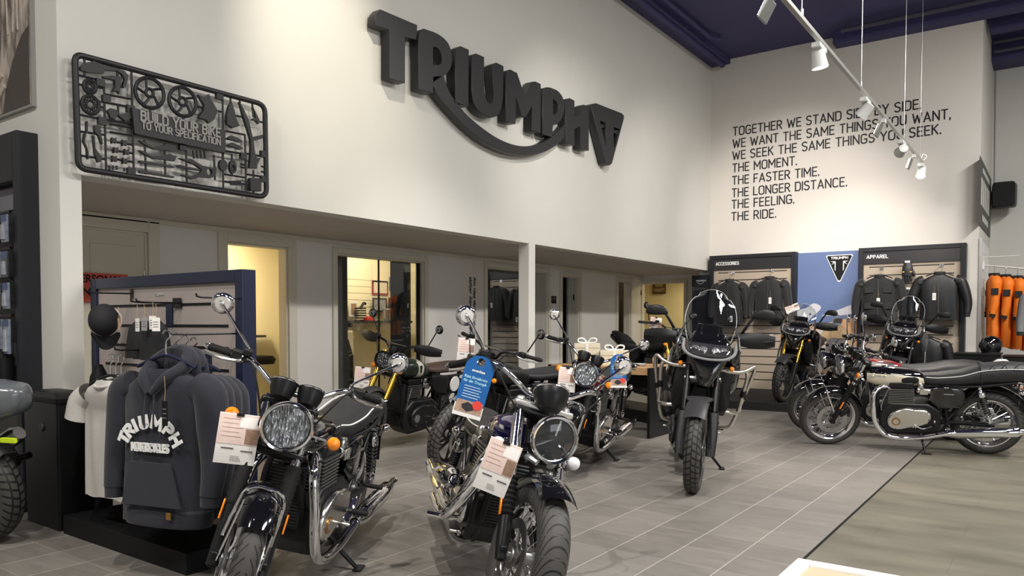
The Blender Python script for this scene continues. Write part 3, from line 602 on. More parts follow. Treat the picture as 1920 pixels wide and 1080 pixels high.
def flood(y, tilt, label, aim, power):
    t = thing('floodlight', label, 'floodlight', (TX, y, TZ), group='flat floodlights on the ceiling track')
    R_ = rotm((0, 1, 0), tilt)
    MB().box((0, 0, -.03), (.04, .08, .04)).obj('adapter', LAMPW, t)
    MB().box((-.05, 0, -.12), (.02, .16, .14), R_).obj('housing', ALLOYD, t, bevel=.006)
    MB().box(Vector((-.05, 0, -.12))+R_ @ Vector((-.014, 0, 0)), (.01, .13, .11), R_).obj('reflector', mat('warm reflector', (.85, .8, .66), .15, .9, noise=.2), t)
    return t
flood(5.15, .5, 'flat boxed floodlight at the near end of the track', (-5, 5, 4), 50)
head(6.30, (-1.2, 6.7, 0), 'cylindrical spotlight pointing down, nearest full head on the track', 90)
head(8.05, (-4.2, 8.6, .5), 'cylindrical spotlight turned away with its back to the room, under the second wire', 170)
flood(9.0, .4, 'flat floodlight in front of the word BY of the slogan', (-4, 10, 0), 40)
head(10.15, (-3.5, 13.9, 2.6), 'cylindrical spotlight facing the slogan wall, fourth along the track', 130, angle=75)
flood(11.1, .3, 'small flat floodlight just before the last lit spotlight', (-4, 10, 0), 40)
head(11.75, (-1.8, 9.5, .0), 'brightly lit spotlight at the far end of the track', 130)
# ------------------------------------------------------------------ framed photograph above the shelves
ph = thing('framed_picture', 'large sepia photograph of trees and machinery in a thin frame above the shelving', 'picture', (-6.6, 2.387, 2.785))
MB().b2((-.9, -.03, 0), (.86, 0, 1.9)).obj('frame', mat('thin steel frame', (.3, .28, .27), .4, .3, noise=.05), ph)
def sepia():
    m = mat('sepia photograph', (.3, .22, .18), .35); nt = m.node_tree; b = nt.nodes['Principled BSDF']; tc = node(nt, 'ShaderNodeTexCoord'); mp = node(nt, 'ShaderNodeMapping'); mp.inputs['Scale'].default_value = (6, 1, 1.6); mp.inputs['Rotation'].default_value = (0, .3, 0)
    nt.links.new(tc.outputs['Object'], mp.inputs[0]); n = node(nt, 'ShaderNodeTexNoise'); n.inputs['Scale'].default_value = 2.2; n.inputs['Detail'].default_value = 7; nt.links.new(mp.outputs[0], n.inputs[0])
    cr = node(nt, 'ShaderNodeValToRGB'); e = cr.color_ramp.elements; e[0].position = .38; e[0].color = (.05, .035, .03, 1); e[1].position = .62; e[1].color = (.52, .44, .37, 1); nt.links.new(n.outputs[0], cr.inputs[0]); nt.links.new(cr.outputs[0], b.inputs['Base Color']); return m
MB().b2((-.88, -.034, .02), (.84, -.030, 1.88)).obj('print', sepia(), ph)
SEPD = mat('sepia dark shape', (.045, .032, .028), .4, noise=.3, nscale=30); SEPL = mat('sepia light stroke', (.50, .42, .36), .4, noise=.3, nscale=30)
MB().prism([(.84, .02), (.84, .55), (.72, .5), (.58, .36), (.46, .18), (.40, .02)], (0, -.034, 0), (1, 0, 0), (0, 0, 1), 0, .001).obj('print_wheel', SEPD, ph, smooth=0)
m = MB()
for i in range(8): m.tube([(.02+i*.045, -.036, .72-i*.085), (.14+i*.045, -.036, .80-i*.085)], .022, 6, 1)
m.obj('print_spring', SEPL, ph)
m = MB()
for x0, x1, z1 in ((.52, .42, 1.5), (.60, .66, 1.7), (.68, .60, 1.6)): m.tube([(x0, -.036, .55), ((x0+x1)/2+.02, -.036, 1.0), (x1, -.036, z1)], .008, 6, 4)
m.obj('print_trunks', SEPL, ph)
# ------------------------------------------------------------------ side poster, speaker
po = thing('poster', 'tall dark poster with pale block lettering on the narrow side wall', 'poster', (-1.046, 14.8, 3.3))
q = [onx(1836.5, 288, -1.045), onx(1855, 327, -1.045), onx(1851.5, 450, -1.045), onx(1832, 428, -1.045)]
y0, y1 = q[0].y+.05, 16.1; z0, z1 = 2.85, 3.88
MB().b2((0, y0-14.8, z0-3.3), (.012, y1-14.8, z1-3.3)).obj('sheet', mat('charcoal poster', (.075, .075, .07), .6, noise=.1), po)
m = MB()
for i in range(5): m.b2((.012, y0+.25+i*.36-14.8, z0+.32-3.3), (.016, y0+.47+i*.36-14.8, z1-.28-3.3))
m.b2((.012, y0+.6-14.8, z0+.1-3.3), (.016, y1-.6-14.8, z0+.2-3.3)).b2((.012, y0+.5-14.8, z1-.18-3.3), (.016, y1-.5-14.8, z1-.1-3.3)); m.obj('lettering', mat('pale poster lettering', (.55, .55, .52), .6, noise=.2), po)
p = ony(1871, 367, 15.95)
sp_ = thing('loudspeaker', 'black box loudspeaker high on the far grey wall', 'loudspeaker', (p.x+.09, 16.3, p.z))
MB().sections([(-.48, 0, 0, .17, .22, 8), (-.25, 0, 0, .19, .22, 8), (-.10, 0, 0, .12, .2, 8)], 'y', 20).obj('cabinet', BLKPLAS, sp_, bevel=.006)
MB().box((0, -.485, 0), (.32, .012, .41)).obj('grille', BLACK, sp_, bevel=.004); MB().cyl((0, -.1, 0), (0, 0, 0), .05).obj('bracket', BLACK, sp_)
m = MB().tube([(-1.02, 16.28, 6.0), (-1.0, 16.28, 4.0), (p.x-.08, 16.28, p.z+.1)], .008, 6, 4); tag(m.obj('speaker_cable', mat('grey cable', (.3, .3, .3), .6)), 'thin grey cable running down the far wall to the loudspeaker', 'cable')
# ------------------------------------------------------------------ display units on the back wall
NAVYF = mat('midnight laminate', (.008, .0085, .013), .5, noise=.08, nscale=10)
SLOT = mat('dark slot', (.012, .011, .01), .7)
def unit(label, x0, x1, head_txt, tw):
    t = thing('display_unit', label, 'display unit', ((x0+x1)/2, 13.9, 0)); hw = (x1-x0)/2; f = -.10
    m = MB().b2((-hw, f, 0), (-hw+.075, .1, 2.57)).b2((hw-.075, f, 0), (hw, .1, 2.57)).b2((-hw+.075, f, 2.50), (hw-.075, .1, 2.57)).b2((-hw+.075, f, 0), (hw-.075, .1, .12)); m.obj('frame', NAVYF, t, smooth=0, bevel=.004)
    MB().b2((-hw+.075, f+.02, 2.30), (hw-.075, .08, 2.50)).obj('header', mat('header panel', (.022, .021, .024), .35, noise=.05), t, smooth=0)
    MB().b2((-hw+.075, f+.05, .12), (hw-.075, .09, 2.30)).obj('slat_panel', SLAT, t, smooth=0)
    m = MB()
    for i in range(15): m.b2((-hw+.16, f+.046, 2.24-i*.14), (hw-.16, f+.052, 2.255-i*.14))
    m.obj('slot', SLOT, t, smooth=0)
    caps('header_text', head_txt, (-hw+.12, f+.02, 2.385), (1, 0, 0), ZV, WHITELET, t, w=tw, h=.062, stroke=.17); return t
unit('black accessory display unit with slatted beige back in the left corner', -5.357, -3.782, 'ACCESSORIES', .44)
unit('black clothing display unit with slatted beige back at right of the blue poster', -2.757, -1.199, 'APPAREL', .33)
# poster of a rider in the desert
pp = thing('poster', 'tall desert poster with blue sky and a helmeted rider between two black display units', 'poster', (-3.28, 13.95, .22))
DX0, DX1 = -.505, .49
MB().b2((DX0, -.0, 0), (DX1, .03, 2.33)).obj('board', mat('poster sky blue', (.12, .17, .33), .45, noise=.06, nscale=2), pp, smooth=0)
def flat(name, poly, m, lay): return shape2d(name, [poly], .0015, (0, -.001-.0016*lay, 0), (1, 0, 0), ZV, m, pp)
SAND = mat('printed sand', (.62, .36, .20), .5, noise=.2, nscale=9); SAND2 = mat('printed pale sand', (.74, .52, .36), .5, noise=.15, nscale=14); CLD = mat('printed cloud', (.58, .58, .62), .5, noise=.12, nscale=8)
flat('print_cloud', curve2([(DX0, 1.05), (DX0, 1.30), (-.35, 1.36), (-.22, 1.44), (-.10, 1.36), (-.25, 1.2), (-.35, 1.08)]), CLD, 0)
flat('print_cloud', curve2([(-.1, 1.22), (.2, 1.33), (DX1, 1.43), (DX1, 1.28), (.2, 1.22)]), CLD, 0)
flat('print_dune', [(DX0, 0)]+curve2([(DX0, 1.02), (-.3, 1.08), (0, 1.1), (.25, 1.16), (DX1, 1.18)])+[(DX1, 0)], SAND, 1)
flat('print_dune', [(DX0, 0)]+curve2([(DX0, .55), (-.2, .62), (.1, .5), (DX1, .58)])+[(DX1, 0)], SAND2, 2)
flat('print_bike', curve2([(-.25, .2), (-.32, .5), (-.2, .72), (-.1, .8), (.18, .80), (.30, .62), (.36, .3), (.22, .08), (.0, .16), (-.15, .08)]), mat('printed motorcycle', (.34, .22, .15), .5, noise=.6, nscale=22), 3)
flat('print_bike', curve2([(-.12, .2), (-.14, .55), (0, .74), (.12, .55), (.12, .2), (0, .05)]), mat('printed machine parts', (.44, .40, .36), .5, noise=.6, nscale=26), 4)
flat('print_rider', curve2([(-.02, .66), (-.12, .85), (.0, 1.02), (.10, 1.06), (.26, 1.04), (.36, .9), (.40, .62), (.30, .58), (.24, .72), (.10, .70)]), mat('printed tan jacket', (.36, .25, .14), .5, noise=.4, nscale=24), 5)
flat('print_windshield', curve2([(-.22, .62), (-.20, .92), (-.08, 1.0), (.0, .9), (-.02, .66)]), mat('printed clear shield', (.52, .48, .46), .4, noise=.3, nscale=20), 6)
flat('print_bag', curve2([(-.02, .58), (.02, .80), (.16, .84), (.30, .78), (.32, .62), (.14, .52)]), mat('printed dark bag', (.12, .115, .12), .5, noise=.5, nscale=30), 6)
flat('print_wheel', [(.02+.11*math.cos(2*PI*i/20), .16+.17*math.sin(2*PI*i/20)) for i in range(20)], mat('printed wheel', (.20, .14, .10), .5, noise=.5, nscale=40), 6)
flat('print_lamp', [(.0+.07*math.cos(2*PI*i/16), .46+.05*math.sin(2*PI*i/16)) for i in range(16)], mat('printed lamp', (.62, .58, .52), .4, noise=.2), 7)
flat('print_arm', curve2([(.24, 1.02), (.36, .96), (.44, .78), (.40, .70), (.34, .74), (.28, .86)]), mat('printed tan sleeve', (.46, .33, .19), .5, noise=.4, nscale=24), 6)
flat('print_arm', curve2([(.02, 1.02), (-.08, .92), (-.12, .78), (-.06, .74), (.04, .9)]), mat('printed tan sleeve', (.46, .33, .19)), 7)
flat('print_helmet', [(.17+.085*math.cos(2*PI*i/18), 1.14+.105*math.sin(2*PI*i/18)) for i in range(18)], mat('printed helmet', (.16, .19, .26), .4, noise=.4, nscale=30), 6)
flat('print_visor', curve2([(.11, 1.10), (.13, 1.17), (.25, 1.17), (.24, 1.09)]), mat('printed visor', (.05, .045, .04), .3), 7)
tri = [(-.03, 2.25), (-.01, 2.268), (.39, 2.268), (.41, 2.25), (.215, 1.815), (.19, 1.80), (.165, 1.815)]
flat('emblem_border', tri, WHITELET, 3); flat('emblem_field', [(.19+(a-.19)*.92, 2.10+(b-2.10)*.92) for a, b in tri], BLACK, 4)
flat('emblem_stroke', [(.045, 2.16), (.12, 2.16), (.13, 2.155), (.13, 1.99), (.115, 2.02), (.115, 2.13), (.06, 2.10), (.10, 2.14)], WHITELET, 5)
flat('emblem_stroke', [(.335, 2.16), (.26, 2.16), (.25, 2.155), (.25, 1.99), (.265, 2.02), (.265, 2.13), (.32, 2.10), (.28, 2.14)], WHITELET, 5)
caps('emblem_text', 'TRIUMPH', (.19, -.009, 2.192), (1, 0, 0), ZV, WHITELET, pp, w=.28, h=.046, align='CENTER', stroke=.2)
# small black header at the corner of the passage
t = thing('display_header', 'small black display header with a pale word mark beside the passage corner', 'display unit', (-5.52, 13.85, 0))
MB().b2((-.19, 0, 0), (.15, .1, 1.94)).b2((-.19, -.02, 2.0), (.15, .1, 2.22)).obj('panel', NAVYF, t, smooth=0)
MB().b2((-.19, -.005, 1.95), (.15, .1, 1.99)).obj('shelf_edge', GREYPLAS, t)
text('header_text', 'TRIUMPH', (-.01, -.022, 2.10), (1, 0, 0), ZV, mat('grey lettering', (.4, .4, .4), .5), t, w=.2, h=.03, align='CENTER', bold=.02)
MB().tube([(-.08, -.024, 2.09), (-.02, -.026, 2.05), (.05, -.024, 2.09)], .004, 6, 5).obj('header_sweep', mat('grey lettering', (.4, .4, .4)), t)

# ------------------------------------------------------------------ clothes
def garment(name, label, cat, loc, rz, m, L=.70, w=.25, sleeve='long', hood=False, group=None, collar=True, thick=.085, fold=.010, seed=1, trim=None, spread=.07, droop=0.0):
    t = thing(name, label, cat, loc, (0, 0, rz), group); R_ = random.Random(seed); n = 40
    prof = [(0, .075, .06), (-.02, .10, .065), (-.05, .17, .07), (-.09, w*.88, .078), (-.14, w, thick), (-.26, w*.97, thick*1.12), (-.42, w*.96, thick*1.15), (-.55, w*.98, thick*1.1), (-.68, w*1.0, thick*1.05), (-1, w*1.02, thick)]
    rings = []; ph_ = [R_.uniform(0, 6) for _ in range(3)]
    for q in prof:
        z = q[0] if q[0] > -.6 else (-.55+(q[0]+.55)/.45*(L-.55) if q[0] > -1 else -L)
        f = min(1, -z/L); ring = []
        for j in range(n):
            a = 2*PI*j/n; x = q[1]*math.copysign(abs(math.cos(a))**.75, math.cos(a)); y = q[2]*math.copysign(abs(math.sin(a))**.75, math.sin(a))
            k_ = fold*f*(math.sin(5*x/q[1]*1.7+ph_[0]+z*4)+.6*math.sin(9*x/q[1]+ph_[1]-z*7)); y += k_*(1 if y < 0 else -.6)
            ring.append(Vector((x, y, z+(.006*math.sin(7*a+ph_[2]) if f > .9 else 0))))
        rings.append(ring)
    MB().loft(rings, caps=False).obj('body', m, t, smooth=60)
    cl = trim or m
    for s in (-1, 1):
        if sleeve == 'long':
            P = [(s*w*.80, 0, -.085), (s*(w+.02), 0, -.13), (s*(w+spread*.7), -.008, -.30), (s*(w+spread), -.02-droop, -.47), (s*(w+spread*.95), -.045-droop, -.62)]
            MB().tube(P, [.075, .082, .074, .062, .05], 16, 5).obj('sleeve', m, t, smooth=60)
            MB().tube([P[-1], (s*(w+spread*.93), -.05-droop, -.67)], [.047, .044], 14, 1).obj('cuff', cl, t)
        else:
            MB().tube([(s*w*.82, 0, -.085), (s*(w+.03), 0, -.14), (s*(w+.06), -.005, -.24)], [.07, .082, .082], 16, 5, caps=False).obj('sleeve', m, t, smooth=60)
    if collar: MB().lathe([(.075, -.015), (.082, .0), (.078, .035), (.068, .035), (.07, 0)], (0, 0, .0), (0, 0, 1), 24).obj('collar', cl, t)
    if hood:
        MB().tube([(-.01, -.10, -.12), (-.07, -.075, -.05), (-.105, .0, .0), (-.085, .07, .05), (0, .10, .075), (.085, .07, .05), (.105, .0, .0), (.07, -.08, -.05), (.01, -.105, -.12)], [.018, .028, .034, .040, .044, .040, .034, .028, .018], 16, 6).obj('hood', m, t, smooth=60)
        MB().sections([(-.12, 0, .085, .10, .03, 2.2), (-.03, 0, .095, .13, .05, 2.2), (.05, 0, .09, .12, .05, 2.2), (.10, 0, .07, .06, .04, 2)], 'z', 24).obj('hood_back', m, t, smooth=60)
        for sg in (-1, 1): MB().tube([(sg*.025, -.105, -.10), (sg*.03, -.115, -.2), (sg*.028, -.118, -.29)], .004, 6, 4).obj('drawstring', mat('dark cord', (.03, .03, .045), .7), t)
    MB().b2((-w, -thick-.004, -L), (w, -thick-.003, -L)) if 0 else None
    return t
def hanger(loc, rz, label, m=None):
    t = thing('coat_hanger', label, 'hanger', loc, (0, 0, rz))
    MB().tube([(-.19, 0, -.055), (-.10, 0, -.02), (0, 0, .005), (.10, 0, -.02), (.19, 0, -.055)], .009, 8, 4).obj('shoulder_bar', m or BLKPLAS, t)
    MB().tube([(0, 0, .0), (0, 0, .065), (.012, .0, .085), (.028, 0, .10), (.018, 0, .125), (-.006, 0, .128), (-.02, 0, .112)], .0035, 6, 5).obj('hook', CHROME, t); return t
def hangtag(loc, rz, label, w=.035, h=.075, m=None, string=.06, group='swing tags on the clothes'):
    t = thing('swing_tag', label, 'tag', loc, (0, 0, rz), group)
    MB().b2((-w/2, -.001, -string-h), (w/2, .001, -string)).obj('card', m or PAPER, t, smooth=0); MB().tube([(0, 0, 0), (.004, 0, -string*.5), (0, 0, -string-.005)], .0012, 5, 4).obj('string', mat('hemp string', (.45, .32, .16), .8), t)
    for i in range(3): MB().b2((-w*.36, -.0016, -string-h*.35-i*h*.18), (w*.3, -.0009, -string-h*.30-i*h*.18)).obj('print', INK, t, smooth=0)
    return t
JBLK = mat('black textile', (.009, .009, .010), .75, noise=.25, nscale=30, sheen=.2); JBLK2 = mat('black leather hide', (.014, .014, .016), .4, noise=.2, nscale=40, bump=.15, bscale=150)
JDET = mat('charcoal panel', (.018, .018, .020), .7, noise=.2, nscale=60); ZIP = mat('dull zip', (.10, .10, .10), .4, .7, noise=.1)
def jacket(px, label, w, L, m, seed, group='motorcycle jackets on the back wall', tagpx=None, pockets=True, spread=.09):
    p = ony(px[0], px[1], 13.66); t = garment('jacket', label, 'jacket', p, 0, m, L, w, 'long', group=group, seed=seed, spread=spread, fold=.006, trim=JDET)
    MB().b2((-.006, -.104, -L+.01), (.006, -.095, -.04)).obj('zip', ZIP, t, smooth=0)
    if pockets:
        for s in (-1, 1):
            for z in (-.22, -.48): MB().box((s*w*.5, -.098, z), (w*.52, .02, .10)).obj('pocket', JDET, t, bevel=.008)
    for s in (-1, 1): MB().ell((s*(w+.005), -.01, -.13), (.075, .085, .06), n=14, m=8).obj('shoulder_pad', JDET, t)
    hanger((p.x, 13.66, p.z+.03), .2, 'hanger holding the '+label.replace('jacket', 'one', 1) if 0 else 'hanger in the '+label)
    h = thing('display_hook', 'hook of the '+label, 'hook', (p.x, 13.85, p.z+.15)); MB().cyl((0, 0, 0), (0, -.22, .0), .007).box((0, 0, 0), (.06, .02, .05)).obj('arm', CHROME, h)
    return p
j1 = jacket((1368, 527), 'dark jacket with long tag behind the tall windscreen on the left unit', .24, .78, JBLK, 3, pockets=False)
j2 = jacket((1443, 522), 'plain black jacket at the right side of the left unit', .25, .74, JBLK, 4, pockets=False)
j3 = jacket((1649, 519), 'black jacket with four patch pockets on the clothing unit', .27, .78, JBLK, 5)
j4 = jacket((1762, 514), 'wide black jacket with padded sleeves at the right of the clothing unit', .27, .72, JBLK2, 6, pockets=False, spread=.12)
j5 = jacket((1738, 634), 'black quilted-sleeve jacket hanging low on the clothing unit', .25, .66, JBLK2, 7, pockets=False)
for (px, py), lb in (((1444, 545), 'slim white tag on a cord on the plain black jacket'), ((1371, 580), 'white tag low on the dark jacket behind the windscreen'), ((1647, 545), 'small white tag at the zip of the four-pocket jacket'), ((1752, 535), 'tilted pale tag on the wide jacket with padded sleeves')):
    hangtag(ony(px, py, 13.545), 0, lb, .05, .11, string=.12)
for px, py, lb in ((1702, 495, 'pair of black gloves with a yellow band on the upper hook between jackets'), (1705, 545, 'pair of black gloves with a yellow wrist strap below the first pair')):
    p = ony(px, py, 13.72); t = thing('gloves', lb, 'gloves', p, group='gloves on the clothing unit')
    MB().sections([(.03, 0, 0, .05, .03), (-.05, 0, -.01, .075, .04), (-.14, 0, -.01, .085, .045), (-.20, 0, -.01, .08, .04)], 'z', 18).obj('palm', JBLK2, t)
    m = MB()
    for i in range(4): m.tube([(-.055+i*.036, -.012, -.18), (-.06+i*.038, -.02, -.25), (-.058+i*.038, -.015, -.30+abs(i-1.5)*.012)], [.02, .019, .014], 10, 3)
    m.tube([(.07, -.02, -.10), (.10, -.03, -.17), (.095, -.03, -.21)], [.022, .02, .014], 10, 3); m.obj('fingers', JBLK2, t)
    MB().box((0, -.045, -.13), (.14, .012, .018)).obj('band', mat('yellow webbing', (.75, .48, .04), .6), t, bevel=.003); MB().box((0, -.03, .035), (.075, .02, .03)).obj('hook_card', PAPER, t)
# orange jackets on the white grid
ORNG = mat('bright orange shell', (.85, .20, .012), .6, noise=.1, nscale=14)
gr = thing('grid_panel', 'white wire grid panel with a steel upright on the narrow side wall', 'grid panel', (-1.02, 14.0, 0))
m = MB()
for i in range(9): m.cyl((0, .1+i*.19, .3), (0, .1+i*.19, 2.62), .004, n=6)
for i in range(17): m.cyl((0, .05, .35+i*.14), (0, 1.7, .35+i*.14), .004, n=6)
m.obj('wires', WHITEP, gr); MB().b2((-.02, -.02, 0), (.02, .02, 2.65)).obj('upright', STEEL, gr)
MB().cyl((0, .3, 2.37), (.5, .3, 2.37), .006).obj('arm', WHITEP, gr)
MB().cyl((.0, .42, 2.25), (.78, .42, 2.14), .012).cyl((.0, .47, 2.25), (.78, .47, 2.14), .012).b2((.0, .36, 2.18), (.03, .52, 2.32)).obj('hanging_rail', WHITEP, gr)
for i in range(4):
    x, y = -.86+i*.155, 14.42
    t = garment('jacket', ['bright orange jacket nearest the steel upright of the grid', 'second orange jacket from the upright, half covered', 'third orange jacket from the upright', 'orange jacket at the outer end of the rail with striped cuffs'][i], 'jacket', (x, y, 2.08-i*.025), rad(-80), ORNG, 1.12, .26, 'long', group='orange jackets on the rail', seed=20+i, trim=JBLK, spread=.03, thick=.075)
    for s in (-1, 1):
        MB().box((s*.36, -.03, -.27), (.02, .10, .10)).obj('patch', JBLK, t, bevel=.004); MB().tube([(s*.285, -.042, -.585), (s*.285, -.044, -.605)], .053, 14, 1).obj('stripe', JBLK, t)
    hanger((x, y, 2.11-i*.025), rad(-80), 'hanger of the '+t['label'])
p = ony(1912, 520, 13.6)
garment('jacket', 'grey and black jacket at the right edge of the picture', 'jacket', (p.x+.34, 13.6, 1.80), rad(-20), mat('grey textile', (.22, .22, .23), .8, noise=.2), .9, .26, 'long', seed=31, trim=JBLK)
# boxes and helmet
def helmet(loc, rz, label, shell, visor, s=1.0):
    t = thing('helmet', label, 'helmet', loc, (0, 0, rz))
    MB().sections([(0, .0, 0, .10, .085, 2.2), (.03, 0, 0, .125, .10, 2.2), (.10, -.005, 0, .14, .115, 2.2), (.16, -.005, 0, .135, .112, 2.2), (.21, 0, 0, .11, .09, 2.1), (.24, 0, 0, .06, .05, 2), (.25, 0, 0, .015, .012, 2)], 'z', 28).obj('shell', shell, t)
    MB().sections([(.07, .075, 0, .072, .088, 2.2), (.11, .078, 0, .076, .095, 2.2), (.155, .07, 0, .070, .092, 2.2)], 'z', 28).obj('visor', visor, t)
    MB().torus((0, 0, .006), (0, 0, 1), .10, .012, 24, 8).obj('edge_trim', RUBBER, t)
    return t
p = ony(1855, 652, 12.9)
bx = thing('box', 'black display box under the helmet beside the orange jackets', 'box', (p.x, 12.95, 0)); MB().b2((-.42, -.3, 0), (.14, .3, .86)).obj('carcass', BLKSAT, bx, bevel=.006); MB().b2((-.43, -.31, .86), (.15, .31, .885)).obj('top', BLKPLAS, bx, bevel=.004)
bx = thing('box', 'lower black display box at the right of the helmet box', 'box', (p.x+.32, 12.9, 0)); MB().b2((-.14, -.3, 0), (.16, .3, .84)).obj('carcass', BLKSAT, bx, bevel=.006); MB().b2((-.15, -.31, .84), (.17, .31, .86)).obj('top', BLKPLAS, bx, bevel=.004)
helmet((p.x+.02, 12.85, .885), rad(200), 'glossy black helmet on the black box in front of the orange jackets', BLKGLOSS, mat('dark visor', (.02, .02, .025), .05, spec=.7), 1.3)
p = ony(1878, 672, 11.9); t = thing('helmet', 'white helmet dome just behind the black seat', 'helmet', (p.x, 11.9, .62)); MB().sections([(0, 0, 0, .12, .1), (.08, 0, 0, .15, .125, 2.2), (.16, 0, 0, .13, .11, 2.2), (.22, 0, 0, .05, .04, 2)], 'z', 24).obj('shell', WHITEP, t)
MB().torus((0, 0, .005), (0, 0, 1), .11, .012, 24, 8).obj('edge_trim', RUBBER, t)
bx = thing('box', 'black stand holding the white helmet', 'box', (p.x, 11.95, 0)); MB().b2((-.2, -.15, 0), (.2, .2, .60)).obj('carcass', BLKSAT, bx, bevel=.005); MB().b2((-.21, -.16, .60), (.21, .21, .618)).obj('top', BLKPLAS, bx, bevel=.003)
# black display platform under the bike at the back
tag(MB().b2((-4.65, 11.42, .0), (-1.25, 13.76, .12)).obj('display_platform', mat('black ribbed mat', (.018, .018, .019), .75, noise=.2, nscale=40, bump=.2), bevel=.004), 'low black platform under the bikes in front of the back wall', 'platform')
# ------------------------------------------------------------------ merchandise stand at left
GY = 2.60; FIELD = mat('greige slat field', (.36, .31, .29), .55, noise=.05, nscale=6); NVB = mat('navy laminate frame', (.009, .013, .036), .4, noise=.08)
gs = thing('display_stand', 'dark blue framed slat stand with a black base beside the white post', 'display stand', (-4.54, GY, 0))
MB().b2((-.86, -.04, .0), (-.79, .05, 1.6)).b2((.79, -.04, .12), (.86, .05, 1.6)).b2((-.79, -.04, 1.53), (.79, .05, 1.6)).obj('frame', NVB, gs, smooth=0, bevel=.004)
MB().b2((-.79, -.02, .12), (.79, .04, 1.53)).obj('slat_panel', FIELD, gs, smooth=0)
m = MB()
for i in range(10): m.b2((-.70, -.024, 1.405-i*.128), (.70, -.018, 1.42-i*.128))
m.obj('slot', BLACK, gs, smooth=0)
MB().b2((-.43, -.43, 0), (.92, .10, .115)).obj('base', BLACK, gs, smooth=0, bevel=.004)
text('maker_mark', 'TRIUMPH', (-.02, -.022, 1.468), (1, 0, 0), ZV, mat('faint grey print', (.45, .45, .5), .5), gs, w=.10, h=.018, align='CENTER')
for x in (-.66, .10, .5): MB().b2((x-.035, -.03, 1.28 if x < .3 else 1.0), (x+.035, -.02, 1.42 if x < .3 else 1.12)).obj('bracket', NVB, gs, smooth=0)
def arm(px, Y0, Y1, label, slope=.0, r=.005, twin=False):
    p = ony(px[0], px[1], Y1); t = thing('display_hook', label, 'hook', (p.x, Y0, p.z), group='hooks on the merchandise stand')
    for dx in ((-.03, .03) if twin else (0,)): MB().tube([(dx, 0, 0), (dx, (Y1-Y0)*.9, slope), (dx, Y1-Y0, slope+.02)], r, 8, 3).obj('arm', BLKSAT, t)
    MB().b2((-.045 if twin else -.015, -.004, -.03), (.045 if twin else .015, .0, .03)).obj('bracket', BLKSAT, t); return p
arm((166, 548), GY-.03, 2.30, 'black hook holding the cap at the left edge of the stand')
arm((250, 566), GY-.03, 2.30, 'black hook carrying the folded beanies', twin=True)
arm((368, 557), GY-.03, 2.30, 'empty black wire hook near the top right of the stand')
arm((312, 627), GY-.03, 2.15, 'black arm carrying the hoodies'); arm((215, 657), GY-.03, 2.2, 'black arm carrying the T-shirts')
# cap
p = ony(195, 600, 2.40); t = thing('cap', 'black mesh-back cap hanging on the stand edge', 'cap', p, (rad(10), rad(75), rad(-30)))
CAPM = mat('black cotton', (.014, .014, .016), .8, noise=.2, nscale=50)
MB().sections([(-.03, 0, 0, .10, .085, 2), (.02, 0, 0, .102, .088, 2), (.06, 0, 0, .085, .075, 2), (.09, 0, 0, .05, .045, 2), (.10, 0, 0, .012, .01, 2)], 'z', 24).obj('crown', CAPM, t)
MB().strip([[(.075+.105*i/5*math.cos(a), .088*math.sin(a)*(1-.25*(i/5)**2), -.03-.012*i/5-.05*(math.sin(a)*.6)**2*i/5-.02*i/5) for a in [(-1.25+2.5*j/10) for j in range(11)]] for i in range(6)], .004).obj('brim', CAPM, t)
MB().torus((0, 0, -.028), (0, 0, 1), .094, .006, 24, 6).obj('sweatband', mat('pale piping', (.5, .45, .38), .7), t)
hangtag(ony(222, 575, 2.36), 0, 'long hemp loop tag beside the black cap', .02, .07, m=mat('kraft card', (.5, .33, .18), .7), string=.07)
# beanies
for i in range(3):
    p = ony(262+i*15, 608, 2.34+.05*(2-i)); t = thing('beanie', ['black knitted beanie at the left of three under the paper tags', 'middle black beanie of three under the paper tags', 'black knitted beanie at the right of three under the paper tags'][i], 'beanie', p, (0, 0, .25), 'beanies on the stand')
    MB().sections([(.02, 0, 0, .03, .02), (-.02, 0, 0, .075, .035), (-.10, 0, 0, .095, .04), (-.18, 0, 0, .10, .042), (-.20, 0, 0, .095, .04)], 'z', 24).obj('knit', CAPM, t); MB().sections([(-.13, 0, 0, .103, .046), (-.205, 0, 0, .103, .046)], 'z', 24).obj('cuff', CAPM, t)
for i, (a, b) in enumerate(((257, 572), (270, 570), (286, 567), (292, 570))):
    hangtag(ony(a, b, 2.27), .25*i, ['white printed tag at the left above the beanies', 'grey back of a tag between the white ones above the beanies', 'tilted white printed tag above the right beanie', 'tag seen edge-on at the right above the beanies'][i], .042, .075, m=(mat('grey card', (.3, .3, .31), .6) if i == 1 else None), string=.075)
# T-shirts
TEE = mat('light grey marl', (.52, .50, .47), .85, noise=.08, nscale=60); TEE2 = mat('off white jersey', (.62, .60, .57), .85, noise=.05, nscale=60)
for i in range(3):
    p = ony(208+i*10, 712, 2.20+.085*i); t = garment('t_shirt', ['light grey T-shirt at the front of its arm with a swing tag', 'second pale T-shirt directly behind the front one', 'rear pale T-shirt, mostly hidden on the same arm'][i], 'T-shirt', p, rad(8), TEE if i == 0 else TEE2, .68, .225, 'short', group='T-shirts on the stand', collar=False, seed=40+i, thick=.042, fold=.012)
    MB().torus((0, -.01, -.012), (0, -.35, 1), .078, .009, 28, 8).obj('neck_rib', TEE, t)
    if i == 0: MB().box((.09, -.063, -.24), (.09, .012, .10)).obj('pocket', TEE, t, bevel=.004); MB().b2((-.02, .03, -.035), (.02, .034, -.0)).obj('neck_label', BLACK, t)
    hanger((p.x, p.y, p.z+.02), rad(8), 'hanger of the '+t['label'])
